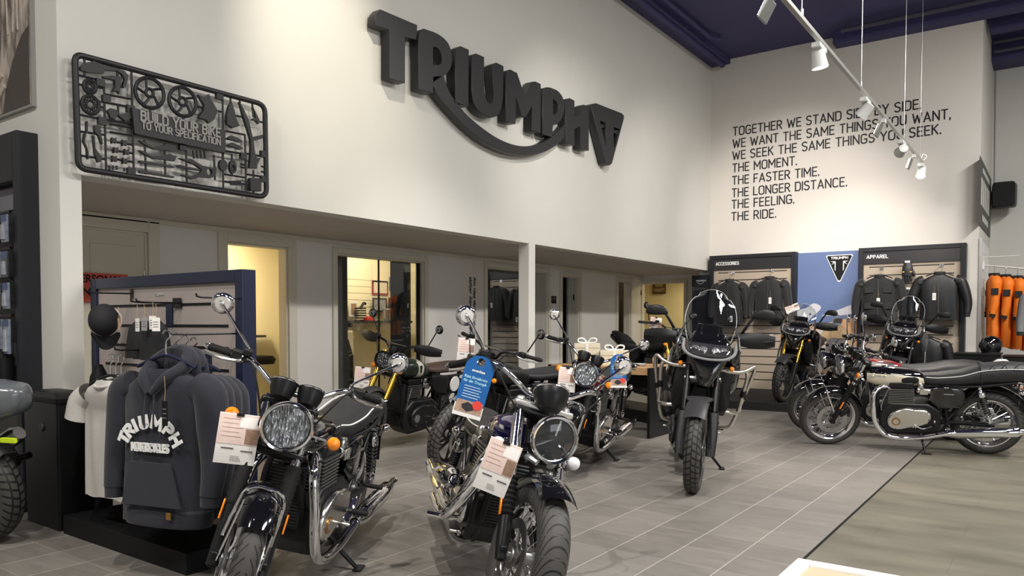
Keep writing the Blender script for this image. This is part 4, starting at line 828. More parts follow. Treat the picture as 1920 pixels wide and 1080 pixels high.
hangtag(ony(206, 735, 2.135), rad(8), 'narrow black swing tag on a hemp string on the grey T-shirt', .03, .15, m=BLACK, string=.14)
# hoodies
HOOD = mat('midnight blue fleece', (.013, .0135, .022), .85, noise=.15, nscale=50, sheen=.15)
for i in range(4):
    p = ony(312+i*17, 690+i*2, 2.10+.11*i); t = garment('hoodie', ['midnight blue hoodie with white arched lettering at the front of the rack', 'second dark blue hoodie behind the lettered one', 'third dark blue hoodie on the rack', 'rearmost dark blue hoodie on the rack'][i], 'hoodie', p, rad(15), HOOD, .77, .255, 'long', hood=(i < 2), group='hoodies on the stand', collar=False, seed=50+i, thick=.085 if i == 0 else .05, spread=.06, fold=.010)
    if i == 0:
        MB().sections([(-.79, 0, 0, .255, .092), (-.77, 0, 0, .265, .100), (-.71, 0, 0, .265, .100), (-.70, 0, 0, .255, .092)], 'z', 32).obj('hem_rib', HOOD, t)
        MB().prism([(-.13, -.46), (.13, -.46), (.19, -.68), (-.19, -.68)], (0, -.108, 0), (1, 0, 0), ZV, 0, .008).obj('front_pocket', HOOD, t, bevel=.003)
        for k_, ch in enumerate('TRIUMPH'):
            a = rad((64, 46, 31, 12, -14, -40, -61)[k_]); caps('lettering', ch, (.15*math.sin(-a), -.108, -.42+.125*math.cos(a)), (math.cos(a), 0, math.sin(a)), (-math.sin(a), 0, math.cos(a)), WHITELET, t, h=.072, align='CENTER', stroke=.24, depth=.006)
        caps('lettering', 'MOTORCYCLES', (0, -.108, -.41), (1, 0, 0), ZV, WHITELET, t, w=.24, h=.045, align='CENTER', stroke=.24, depth=.006)
        MB().box((.11, -.11, -.72), (.028, .004, .035)).obj('patch', mat('bronze patch', (.3, .17, .05), .4, .6), t)
    hanger((p.x, p.y, p.z+.06), rad(15), 'hanger of the '+t['label'], m=NVB)
hangtag(ony(308, 705, 1.985), rad(15), 'black swing tag with white label over the arched lettering', .035, .12, m=BLACK, string=.12)
# dark bin at the foot of the post
b = thing('bin', 'black square bin with a folded lid at the foot of the white post', 'bin', (-5.26, 2.27, 0))
MB().sections([(0, 0, 0, .23, .095, 30), (.80, 0, 0, .24, .10, 30)], 'z', 32).obj('body', BLKSAT, b, bevel=.005)
MB().sections([(.80, 0, 0, .25, .105, 20), (.83, 0, 0, .26, .11, 16), (.86, .0, 0, .22, .09, 8), (.87, 0, 0, .1, .05, 4)], 'z', 32).obj('lid', BLKPLAS, b); MB().cyl((.02, -.10, .64), (.02, -.108, .64), .03).obj('emblem', GREYPLAS, b)
bb = thing('bag', 'small dark bag leaning behind the bin', 'bag', (-5.08, 2.455, .0)); MB().sections([(0, 0, 0, .05, .06, 4), (.7, 0, 0, .06, .07, 4), (.95, .0, 0, .05, .05, 3), (1.03, 0, 0, .02, .02, 2)], 'z', 20).obj('sack', BLACK, bb); MB().torus((0, 0, .72), (0, 0, 1), .062, .006).obj('seam', BLACK, bb)
# ------------------------------------------------------------------ shelving at the left edge
sv = thing('shelving', 'tall black shop shelving unit at the left edge', 'shelving', (-7.2, 2.28, 0))
MB().b2((1.40, -.03, 0), (1.47, .105, 2.6)).b2((-1.6, -.03, 2.27), (1.40, .105, 2.6)).b2((-1.6, .06, 0), (1.33, .105, 2.27)).b2((-1.6, -.03, 0), (1.33, .105, .1)).obj('carcass', NAVYF, sv, smooth=0, bevel=.004)
MB().b2((-1.6, .05, 2.10), (1.33, .06, 2.25)).b2((-1.6, .05, 1.0), (1.33, .06, 1.16)).obj('grey_panel', mat('grey panel', (.17, .17, .19), .5, noise=.05), sv, smooth=0)
m = MB()
for i in range(7): m.b2((-1.6, .053, .93-i*.125), (1.33, .06, .945-i*.125))
m.obj('slot', BLACK, sv, smooth=0)
MB().b2((-1.6, .04, .1), (1.33, .052, .98)).obj('slat_panel', mat('dark slat', (.05, .045, .04), .6, noise=.1), sv, smooth=0)
for z in (2.06, 1.81, 1.60, 1.345): MB().b2((-1.6, -.02, z), (1.31, -.005, z+.015)).obj('crossbar', BLKSAT, sv, smooth=0)
PKG = mat('clear pack with grey card', (.20, .23, .30), .2, noise=.6, nscale=30, coat=.5); PKB = mat('black pack card', (.03, .03, .035), .3, noise=.4, nscale=30, coat=.5)
nm = ['upper', 'second', 'third', 'lowest']
for r_, z in enumerate((2.05, 1.80, 1.585, 1.335)):
    for c in range(5):
        x = 1.335-c*.115; h = (.2, .19, .19, .25)[r_]
        t = thing('blister_pack', '%s blister pack in the %s row of the left shelving, counted from its right side' % (['first', 'second', 'third', 'fourth', 'fifth'][c], nm[r_]), 'package', (-7.2+x, 2.235, z), group='blister packs on the left shelving')
        MB().b2((-.045, -.02, -h), (.045, -.004, -.01)).obj('card', (PKG if (c+r_) % 2 == 0 or r_ == 3 else PKB), t, bevel=.004); MB().b2((-.045, -.021, -.06), (.045, -.0205, -.012)).obj('card_header', mat('blue grey card top', (.06, .09, .18), .4), t, smooth=0)
        MB().sections([(-h+.02, 0, -.026, .028, .012, 3), (-.08, 0, -.026, .022, .010, 3)], 'z', 14).obj('blister', mat('grey part in pack', (.36, .38, .42), .2, .3, noise=.5, nscale=40), t)
t = thing('bag', 'black pannier bag at the left edge in front of the slats', 'bag', (-6.05, 2.23, .86)); MB().sections([(0, 0, 0, .16, .05, 5), (.2, 0, 0, .17, .06, 5), (.26, 0, 0, .12, .04, 4)], 'z', 24).obj('body', BLKPLAS, t); MB().tube([(-.06, 0, .26), (0, 0, .30), (.06, 0, .26)], .01, 8, 4).obj('handle', BLACK, t)
# ------------------------------------------------------------------ oak table with gift boxes
tb = thing('table', 'light oak table with a black end panel behind the motorcycles', 'table', (-4.4, 8.3, 0))
MB().b2((-.66, -.43, .715), (.64, .45, .80)).obj('top', OAK, tb, smooth=0, bevel=.003)
MB().b2((.64, -.45, 0), (.675, .47, .80)).obj('end_panel', BLKSAT, tb, smooth=0, bevel=.003); MB().b2((-.695, -.45, 0), (-.66, .47, .80)).obj('end_panel', BLKSAT, tb, smooth=0, bevel=.003)
MB().b2((-.66, .3, .5), (.64, .32, .715)).obj('rail', BLKSAT, tb); MB().cyl((.675, -.25, .32), (.680, -.25, .32), .012).cyl((.675, .3, .1), (.680, .3, .1), .012).obj('cover_cap', GREYPLAS, tb)
MB().b2((.30, -.2, .80), (.40, -.16, .803)).obj('cable_slot', BLACK, tb)
GIFT = mat('cream patterned wrap', (.66, .60, .46), .5, noise=.28, nscale=70); RIB = mat('white satin ribbon', (.8, .8, .78), .35)
for px, py, w, h, lb in ((1101, 690, .30, .25, 'taller cream patterned gift box with white bow, at the left on the oak table'), (1152, 692, .33, .17, 'lower cream patterned gift box with a double white bow on the oak table')):
    p = ony(px, py, 8.25); t = thing('gift_box', lb, 'gift box', (p.x, 8.25, .80), (0, 0, .5), 'gift boxes on the oak table')
    MB().b2((-w/2, -w/2, 0), (w/2, w/2, h)).obj('box', GIFT, t, smooth=0, bevel=.004); MB().b2((-w/2-.006, -w/2-.006, h-.05), (w/2+.006, w/2+.006, h+.004)).obj('lid', GIFT, t, smooth=0, bevel=.004)
    MB().b2((-.015, -w/2-.008, 0), (.015, w/2+.008, h+.006)).b2((-w/2-.008, -.015, 0), (w/2+.008, .015, h+.006)).obj('ribbon', RIB, t, smooth=0)
    for s in (-1, 1): MB().tube([(0, 0, h+.01), (s*.05, -.02, h+.065), (s*.11, -.03, h+.06), (s*.10, -.02, h+.02), (0, 0, h+.012)], .010, 8, 5).obj('bow', RIB, t)
t = thing('case', 'small silver case lying on the oak table', 'case', (-4.0, 8.1, .80), (0, 0, .3)); MB().box((0, 0, .02), (.18, .10, .04)).obj('shell', STEEL, t, bevel=.01); MB().box((0, -.052, .02), (.05, .006, .015)).obj('clasp', BLACK, t)
t = thing('tape_roll', 'brown roll standing at the right end of the oak table', 'roll', (-3.83, 8.2, .80)); MB().lathe([(.03, -.025), (.055, -.025), (.055, .025), (.03, .025)], (0, 0, .055), (1, .4, 0), 24, caps=False, closed=True).obj('roll', mat('brown tape', (.35, .2, .08), .3), t); MB().lathe([(.027, -.025), (.03, -.025), (.03, .025), (.027, .025)], (0, 0, .055), (1, .4, 0), 24, caps=False, closed=True).obj('core', mat('cardboard', (.5, .36, .22), .8), t)
# white frame at the bottom edge
t = thing('floor_display', 'white framed low floor display at the bottom edge', 'floor frame', (-.6, 3.55, 0), (0, 0, 0))
MB().b2((-.51, -.62, .0), (-.43, .62, .05)).b2((.43, -.62, 0), (.51, .62, .05)).b2((-.43, .54, 0), (.43, .62, .05)).b2((-.43, -.62, 0), (.43, -.54, .05)).obj('border', WHITEP, t, smooth=0, bevel=.006); MB().b2((-.43, -.54, .0), (.43, .54, .035)).obj('panel', mat('beige panel', (.55, .44, .30), .6, noise=.1), t, smooth=0)
# ------------------------------------------------------------------ office and showcase behind the alcove
dk = thing('desk', 'grey height-adjustable desk inside the warm office', 'desk', (-8.6, 5.35, 0))
MB().b2((-.4, -.75, 1.12), (.4, .7, 1.15)).obj('top', mat('grey desk top', (.12, .12, .12), .5), dk, bevel=.004); MB().b2((-.05, -.05, .05), (.05, .05, 1.1)).obj('column', GREYPLAS, dk); MB().b2((-.35, -.06, 0), (.35, .06, .05)).obj('foot', GREYPLAS, dk); MB().b2((-.2, -.35, 1.05), (.2, .25, 1.12)).obj('drawer', BLKPLAS, dk)
for y, h, lb in ((5.02, .16, 'dark bottle at the left on the office desk'), (5.32, .17, 'dark slim bottle in the middle of the office desk')):
    t = thing('bottle', lb, 'bottle', (-8.55, y, 1.15), group='bottles on the office desk'); MB().lathe([(.001, 0), (.03, 0), (.03, h*.6), (.012, h*.8), (.012, h)], (0, 0, 0), (0, 0, 1), 16).obj('body', BLACK, t); MB().cyl((0, 0, h), (0, 0, h+.02), .014).obj('cap', GREYPLAS, t)
t = thing('paper_stack', 'small heap of papers on the office desk', 'papers', (-8.5, 5.15, 1.15)); MB().box((0, 0, .02), (.2, .15, .04)).obj('sheets', PAPER, t)
t = thing('clock', 'round brass wall clock in the office', 'clock', (-10.19, 6.02, 2.18)); MB().cyl((0, 0, 0), (.03, 0, 0), .13, n=32).obj('case', mat('brass', (.6, .4, .1), .3, 1), t); MB().cyl((.03, 0, 0), (.033, 0, 0), .11, n=32).obj('face', mat('yellow dial', (.7, .52, .2), .5), t); MB().box((.036, 0, .03), (.004, .01, .07)).obj('hand', BLACK, t)
ch = thing('office_chair', 'black office chair partly hidden by the door jamb', 'chair', (-8.0, 5.72, 0)); MB().sections([(.80, 0, 0, .2, .2, 4), (.86, 0, 0, .22, .22, 4), (.90, 0, 0, .2, .2, 3)], 'z', 24).obj('seat', BLACK, ch); MB().cyl((0, 0, .1), (0, 0, .82), .03).obj('column', GREYPLAS, ch); MB().tube([(-.25, 0, .03), (0, 0, .1), (.25, 0, .03)], .02).tube([(0, -.25, .03), (0, 0, .1), (0, .25, .03)], .02).obj('base', BLACK, ch)
struct(MB().b2((-10.2, 4.3, 1.93), (-10.12, 6.1, 1.99)).obj('trim_40', TRIM)); struct(MB().b2((-10.2, 4.3, 2.28), (-9.7, 6.1, 2.6)).obj('trim_41', mat('glowing cove', (1, .93, .75), .5, emit=1.3)))
# showcase room: shelf with frames
bk = -8.5
m = MB()
for i in range(6): m.b2((bk, 6.2, 1.45+i*.1), (bk+.004, 8.9, 1.455+i*.1))
struct(m.obj('trim_42', mat('slat groove', (.45, .38, .24), .7)))
sh = thing('shelf', 'dark shelf on the rear wall behind the glass front', 'shelf', (bk+.2, 7.75, 1.305)); MB().b2((-.2, -1.2, 0), (.15, .95, .035)).obj('board', GREYPLAS, sh); MB().b2((-.2, -.3, -.06), (.12, -.26, 0)).obj('bracket', BLACK, sh)
def pic(px0, py0, px1, py1, X, label, fr_, inner, lean=0):
    a = onx(px0, py0, X); b = onx(px1, py1, X); t = thing('picture_frame', label, 'picture', (X, (a.y+b.y)/2, b.z), (0, lean, 0)); w = abs(b.y-a.y)/2; h = a.z-b.z
    MB().b2((-.012, -w, 0), (.0, w, h)).obj('frame', fr_, t, bevel=.003); MB().b2((0, -w+.03, .03), (.003, w-.03, h-.03)).obj('print', inner, t); return t
PB = mat('black frame', (.02, .02, .025), .3); PW = mat('white frame', (.75, .74, .70), .4); PR = mat('dark red frame', (.28, .02, .02), .4)
pic(698, 525, 728, 554, bk+.02, 'dark red frame with lettering on the rear wall behind the glass', PR, mat('cream print', (.7, .6, .45), .5, noise=.25, nscale=40))
pic(731, 519, 757, 547, bk+.02, 'collage picture at upper right behind the glass', mat('blue grey frame', (.06, .08, .14), .4), mat('dark photo collage', (.12, .15, .22), .4, noise=.8, nscale=20))
pic(699, 558, 726, 586, bk+.08, 'black frame with a street photograph on the shelf, left of the bucket', PB, mat('street photo', (.25, .25, .25), .4, noise=.8, nscale=22))
pic(729, 558, 756, 585, bk+.08, 'blue-black frame with a town photograph on the shelf, right of the bucket', PB, mat('town photo', (.30, .28, .26), .4, noise=.8, nscale=26))
pic(655, 565, 671, 594, bk+.08, 'white framed portrait print at the left end of the shelf', PW, mat('portrait print', (.32, .17, .08), .4, noise=.7, nscale=24))
p = onx(676, 594, bk+.16); t = thing('figurine', 'black ridged ornament on the shelf behind the glass', 'ornament', (bk+.16, p.y, 1.315)); m = MB()
for i in range(6): m.box((0, 0, .03+i*.035), (.10, .14, .02))
m.obj('ribs', BLACK, t, bevel=.004); MB().tube([(0, 0, .2), (0, .06, .28), (0, .1, .27)], .02).obj('neck', BLACK, t)
p = onx(727, 596, bk+.2); t = thing('bucket', 'galvanised bucket on the shelf behind the glass', 'bucket', (bk+.22, p.y, 1.315)); MB().lathe([(.001, 0), (.07, 0), (.095, .2), (.09, .2), (.068, .01)], (0, 0, 0), (0, 0, 1), 24).obj('pail', STEEL, t); MB().torus((0, 0, .2), (0, 0, 1), .094, .006).obj('rim', STEEL, t)
p = onx(690, 594, bk+.2); t = thing('toy', 'small red object on the shelf behind the glass', 'ornament', (bk+.22, p.y, 1.315)); MB().sections([(0, 0, 0, .05, .09, 3), (.06, 0, 0, .05, .08, 3), (.09, 0, 0, .03, .04)], 'z', 18).obj('body', mat('red enamel', (.4, .02, .015), .3), t); MB().cyl((0, -.05, .0), (0, -.05, .03), .02).obj('foot', BLACK, t)
t = thing('display_board', 'half-round cream display board with writing on the rear wall behind the glass', 'board', (bk+.01, onx(712, 522, bk).y, 1.88)); MB().prism([(-.17, 0), (.17, 0)]+[(.17*math.cos(a), .16+.16*math.sin(a)) for a in (0, .5, 1, 1.57)]+[(-.17, .32)], (0, 0, 0), (0, 1, 0), ZV, 0, .01).obj('panel', mat('cream card', (.8, .7, .5), .5), t)
pa = thing('chair', 'black leather swivel chair behind the glass front', 'chair', (-7.72, 7.05, 0)); MB().sections([(.45, 0, 0, .25, .25, 4), (.55, 0, 0, .25, .25, 4)], 'z', 24).obj('seat', BLACK, pa); MB().sections([(.55, -.2, 0, .06, .2, 3), (.85, -.24, 0, .07, .23, 3), (1.08, -.25, 0, .05, .16, 3)], 'z', 24).obj('backrest', BLACK, pa); MB().cyl((0, 0, 0.02), (0, 0, .46), .04).obj('column', BLKSAT, pa)
cab = thing('cabinet', 'grey cabinet under the shelf behind the glass', 'cabinet', (bk+.27, 7.0, 0)); MB().b2((-.25, -.75, 0), (.1, .45, 1.2)).obj('carcass', CREAMW, cab); MB().b2((.1, .0, .05), (.12, .44, 1.18)).obj('door', CREAMW, cab); MB().cyl((.12, .06, .95), (.15, .06, .95), .015).obj('knob', BLACK, cab)
CURT = mat('charcoal panel', (.035, .035, .038))
for y0, y1, lb in ((6.36, 6.64, 'flat dark panel inside the left edge of the glass front'), (7.42, 7.80, 'flat dark panel inside the right edge of the glass front')):  # plain dark sheets just inside both edges of the glass
    t = thing('dark_panel', lb, 'screen', (XA-.2, (y0+y1)/2, 0)); MB().b2((-.01, y0-(y0+y1)/2, .05), (.01, y1-(y0+y1)/2, 2.2)).obj('sheet', JBLK, t); MB().b2((-.015, y0-(y0+y1)/2, 2.2), (.015, y1-(y0+y1)/2, 2.24)).obj('rail', BLKSAT, t)
pl = thing('potted_plant', 'small leafy plant behind the glass beside the round headlight', 'plant', (-7.5, 6.62, .72)); R_ = random.Random(3); m = MB()
for i in range(60):
    a = R_.uniform(0, 6.28); r_ = R_.uniform(.02, .16); z = .10+R_.uniform(0, .12); d = Vector((math.cos(a), math.sin(a), .4)); c = Vector((math.cos(a)*r_, math.sin(a)*r_, z)); s_ = Vector((-math.sin(a), math.cos(a), 0))*.02
    m.add([c, c+d*.03+s_, c+d*.07, c+d*.03-s_], [(0, 1, 2, 3)])
m.obj('foliage', mat('dark green leaf', (.03, .06, .02), .5, noise=.3), pl); MB().lathe([(.001, 0), (.06, 0), (.08, .11), (.07, .11), (.06, .02)], (0, 0, 0), (0, 0, 1), 20).obj('pot', GREYPLAS, pl)
st = thing('side_table', 'small dark table under the plant', 'table', (-7.5, 6.62, 0)); MB().cyl((0, 0, .69), (0, 0, .72), .18, n=28).obj('top', BLACK, st); MB().cyl((0, 0, .02), (0, 0, .69), .03).cyl((0, 0, 0), (0, 0, .02), .18, n=24).obj('stem', BLACK, st)
# store room behind the tinted glass
rk = thing('clothes_rack', 'dark rack of blue garments behind the tinted glass', 'rack', (-8.2, 9.9, 0)); MB().cyl((0, -.6, 1.75), (0, .6, 1.75), .015).cyl((0, -.6, 0), (0, -.6, 1.75), .015).cyl((0, .6, 0), (0, .6, 1.75), .015).obj('rail', STEEL, rk)
BLU = mat('dark blue cloth', (.012, .018, .06), .8, noise=.3, nscale=10)
for i in range(6): garment('jacket', 'dark blue garment on the rack behind the tinted glass, %s from the left' % ['first', 'second', 'third', 'fourth', 'fifth', 'sixth'][i], 'jacket', (-8.2, 9.42+i*.18, 1.70), rad(80-90), BLU, 1.0, .24, 'long', group='garments behind the tinted glass', seed=70+i, thick=.06)
t = thing('filing_cabinet', 'grey steel cabinet low behind the tinted glass', 'cabinet', (-7.75, 10.15, 0)); MB().b2((-.2, -.18, 0), (.2, .18, 1.02)).obj('carcass', mat('grey steel paint', (.16, .16, .18), .4), t, bevel=.004); MB().b2((.2, -.16, .55), (.21, .16, .98)).obj('drawer', mat('grey steel paint', (.16, .16, .18)), t)
def plate(px, py, w, h, label, txt, X=None, Y=None, c=BLACK, tc=WHITELET):
    if X is not None: p = onx(px, py, X+.006); t = thing('sign', label, 'sign', p); u = Vector((0, 1, 0)); nrm = Vector((1, 0, 0))
    else: p = ony(px, py, Y-.006); t = thing('sign', label, 'sign', p); u = Vector((1, 0, 0)); nrm = Vector((0, -1, 0))
    MB().prism([(-w/2, -h/2), (w/2, -h/2), (w/2, h/2), (-w/2, h/2)], (0, 0, 0), u, ZV, -.004, .004).obj('plate', c, t, smooth=0)
    n = len(txt)
    for i, s_ in enumerate(txt):
        zz = h/2-(i+.75)*h/(n+.3)
        text('lettering', s_, nrm*.0045+ZV*zz, u, ZV, tc, t, w=w*.82 if len(s_) > 4 else w*.55, h=h/(n+.3)*.6, depth=.001, align='CENTER', bold=.02)
    return t
plate(1038.5, 562, .15, .13, 'small black door plate on the alcove wall', ['KONTOR'], X=XA, tc=mat('dim lettering', (.12, .12, .12), .5))
plate(1236, 541, .34, .26, 'dark plaque on the pale yellow door in the passage', ['KUND', 'TOALETT'], Y=16.93, c=mat('bronze plaque', (.10, .07, .04), .4), tc=mat('gold lettering', (.6, .5, .3), .4))
plate(187, 540, .52, .27, 'red staff-only sign on the cream door', ['PERSONAL', 'ENDAST'], X=XA-.008, c=mat('red sign', (.62, .10, .07), .5, noise=.05), tc=BLACK)
t = thing('door_closer', 'small black door latch box on the passage jamb', 'latch', Vector((xe0-.03, 14.62, 1.95))); MB().box((0, -.02, 0), (.05, .04, .1)).obj('body', BLACK, t); MB().cyl((0, -.04, .03), (0, -.045, .03), .01).obj('screw', STEEL, t)
# ------------------------------------------------------------------ motorcycles
def tread_mat(name, N, kind):
    m = mat(name, (.016, .016, .016), .58, noise=0); nt = m.node_tree; b = nt.nodes['Principled BSDF']
    uv = node(nt, 'ShaderNodeUVMap'); sp = node(nt, 'ShaderNodeSeparateXYZ'); nt.links.new(uv.outputs[0], sp.inputs[0])
    def M(op, a, b_=None, c=None):
        n = node(nt, 'ShaderNodeMath', operation=op)
        for i, x in enumerate((a, b_, c)):
            if x is None: continue
            if isinstance(x, (int, float)): n.inputs[i].default_value = x
            else: nt.links.new(x, n.inputs[i])
        return n.outputs[0]
    c = M('SUBTRACT', sp.outputs[1], .5); av = M('ABSOLUTE', c); u = M('MULTIPLY', sp.outputs[0], N)
    if kind == 'road':
        g = M('FRACT', M('ADD', u, M('MULTIPLY', av, 6.5))); a = M('LESS_THAN', g, .17)
        k = M('MULTIPLY', M('GREATER_THAN', av, .035), M('LESS_THAN', av, .30)); gr = M('MULTIPLY', a, k)
        g2 = M('FRACT', M('ADD', M('ADD', u, .5), M('MULTIPLY', av, 5.0))); gr2 = M('MULTIPLY', M('LESS_THAN', g2, .13), M('MULTIPLY', M('GREATER_THAN', av, .13), M('LESS_THAN', av, .24)))
        gr = M('MAXIMUM', gr, gr2)
    elif kind == 'wave':
        g = M('FRACT', M('ADD', u, M('MULTIPLY', M('MULTIPLY', av, av), 34))); gr = M('MULTIPLY', M('LESS_THAN', g, .22), M('LESS_THAN', av, .30))
        gr = M('MULTIPLY', gr, M('GREATER_THAN', M('FRACT', M('MULTIPLY', u, .5)), .08))
    else:
        side = M('MULTIPLY', M('GREATER_THAN', c, 0), .5); g = M('FRACT', M('ADD', M('ADD', u, side), M('MULTIPLY', av, 2.5)))
        a = M('LESS_THAN', g, .28); b1 = M('LESS_THAN', M('ABSOLUTE', M('SUBTRACT', av, .12)), .016); b2_ = M('LESS_THAN', av, .012)
        gr = M('MULTIPLY', M('MAXIMUM', M('MAXIMUM', a, b1), M('MULTIPLY', b2_, 1)), M('LESS_THAN', av, .31))
    mx = node(nt, 'ShaderNodeMix', data_type='RGBA'); mx.inputs[6].default_value = (.052, .049, .046, 1); mx.inputs[7].default_value = (.004, .004, .004, 1); nt.links.new(gr, mx.inputs[0]); nt.links.new(mx.outputs[2], b.inputs['Base Color'])
    bp = node(nt, 'ShaderNodeBump'); bp.inputs['Strength'].default_value = .9; bp.inputs['Distance'].default_value = .006; bp.invert = True; nt.links.new(gr, bp.inputs['Height']); nt.links.new(bp.outputs[0], b.inputs['Normal'])
    return m
TREAD = {'road': tread_mat('road tyre tread', 38, 'road'), 'wave': tread_mat('cruiser tyre tread', 44, 'wave'), 'block': tread_mat('block tyre tread', 40, 'block')}
def lens_mat():
    m = mat('faceted reflector', (.80, .82, .86), .22, .85); nt = m.node_tree; b = nt.nodes['Principled BSDF']; tc = node(nt, 'ShaderNodeTexCoord'); mp = node(nt, 'ShaderNodeMapping'); mp.inputs['Scale'].default_value = (1, 2.2, .8)
    nt.links.new(tc.outputs['Object'], mp.inputs[0]); v = node(nt, 'ShaderNodeTexVoronoi'); v.inputs['Scale'].default_value = 38; nt.links.new(mp.outputs[0], v.inputs['Vector'])
    bp = node(nt, 'ShaderNodeBump'); bp.inputs['Strength'].default_value = 1; bp.inputs['Distance'].default_value = .02; nt.links.new(v.outputs['Distance'], bp.inputs['Height']); nt.links.new(bp.outputs[0], b.inputs['Normal']); return m
REFL = lens_mat()
def quilt_mat():
    m = mat('quilted seat leather', (.035, .036, .040), .45); nt = m.node_tree; b = nt.nodes['Principled BSDF']; tc = node(nt, 'ShaderNodeTexCoord'); mp = node(nt, 'ShaderNodeMapping'); mp.inputs['Rotation'].default_value = (0, 0, rad(45)); mp.inputs['Scale'].default_value = (14, 14, 14)
    nt.links.new(tc.outputs['Object'], mp.inputs[0]); br = node(nt, 'ShaderNodeTexBrick'); br.offset = 0; br.inputs['Scale'].default_value = 1; br.inputs['Brick Width'].default_value = 1; br.inputs['Row Height'].default_value = 1; br.inputs['Mortar Size'].default_value = .06; br.inputs['Mortar Smooth'].default_value = 1
    nt.links.new(mp.outputs[0], br.inputs['Vector']); bp = node(nt, 'ShaderNodeBump'); bp.invert = True; bp.inputs['Strength'].default_value = 1; bp.inputs['Distance'].default_value = .02; nt.links.new(br.outputs['Fac'], bp.inputs['Height']); nt.links.new(bp.outputs[0], b.inputs['Normal']); return m
QUILT = quilt_mat()
MIRR = mat('mirror glass', (.8, .82, .84), .02, 1.0); PALE = mat('pale satin cap', (.62, .60, .57), .35, .3, noise=.03); DISC = mat('brake disc steel', (.42, .41, .40), .3, 1.0, noise=.1, nscale=60)
PEWTER = mat('pewter cap', (.35, .34, .33), .35, .8, noise=.05); BADGE = mat('bronze badge', (.42, .22, .06), .35, .9, noise=.1); DASH = mat('dark display glass', (.02, .02, .024), .08, spec=.7)
GUNM = mat('gunmetal engine', (.075, .075, .078), .4, .8, noise=.15, nscale=60); BLKENG = mat('black engine case', (.012, .012, .013), .38, .3, noise=.15, nscale=40); FINM = mat('fin edge', (.30, .30, .30), .35, .9, noise=.1)
XV = Vector((1, 0, 0))
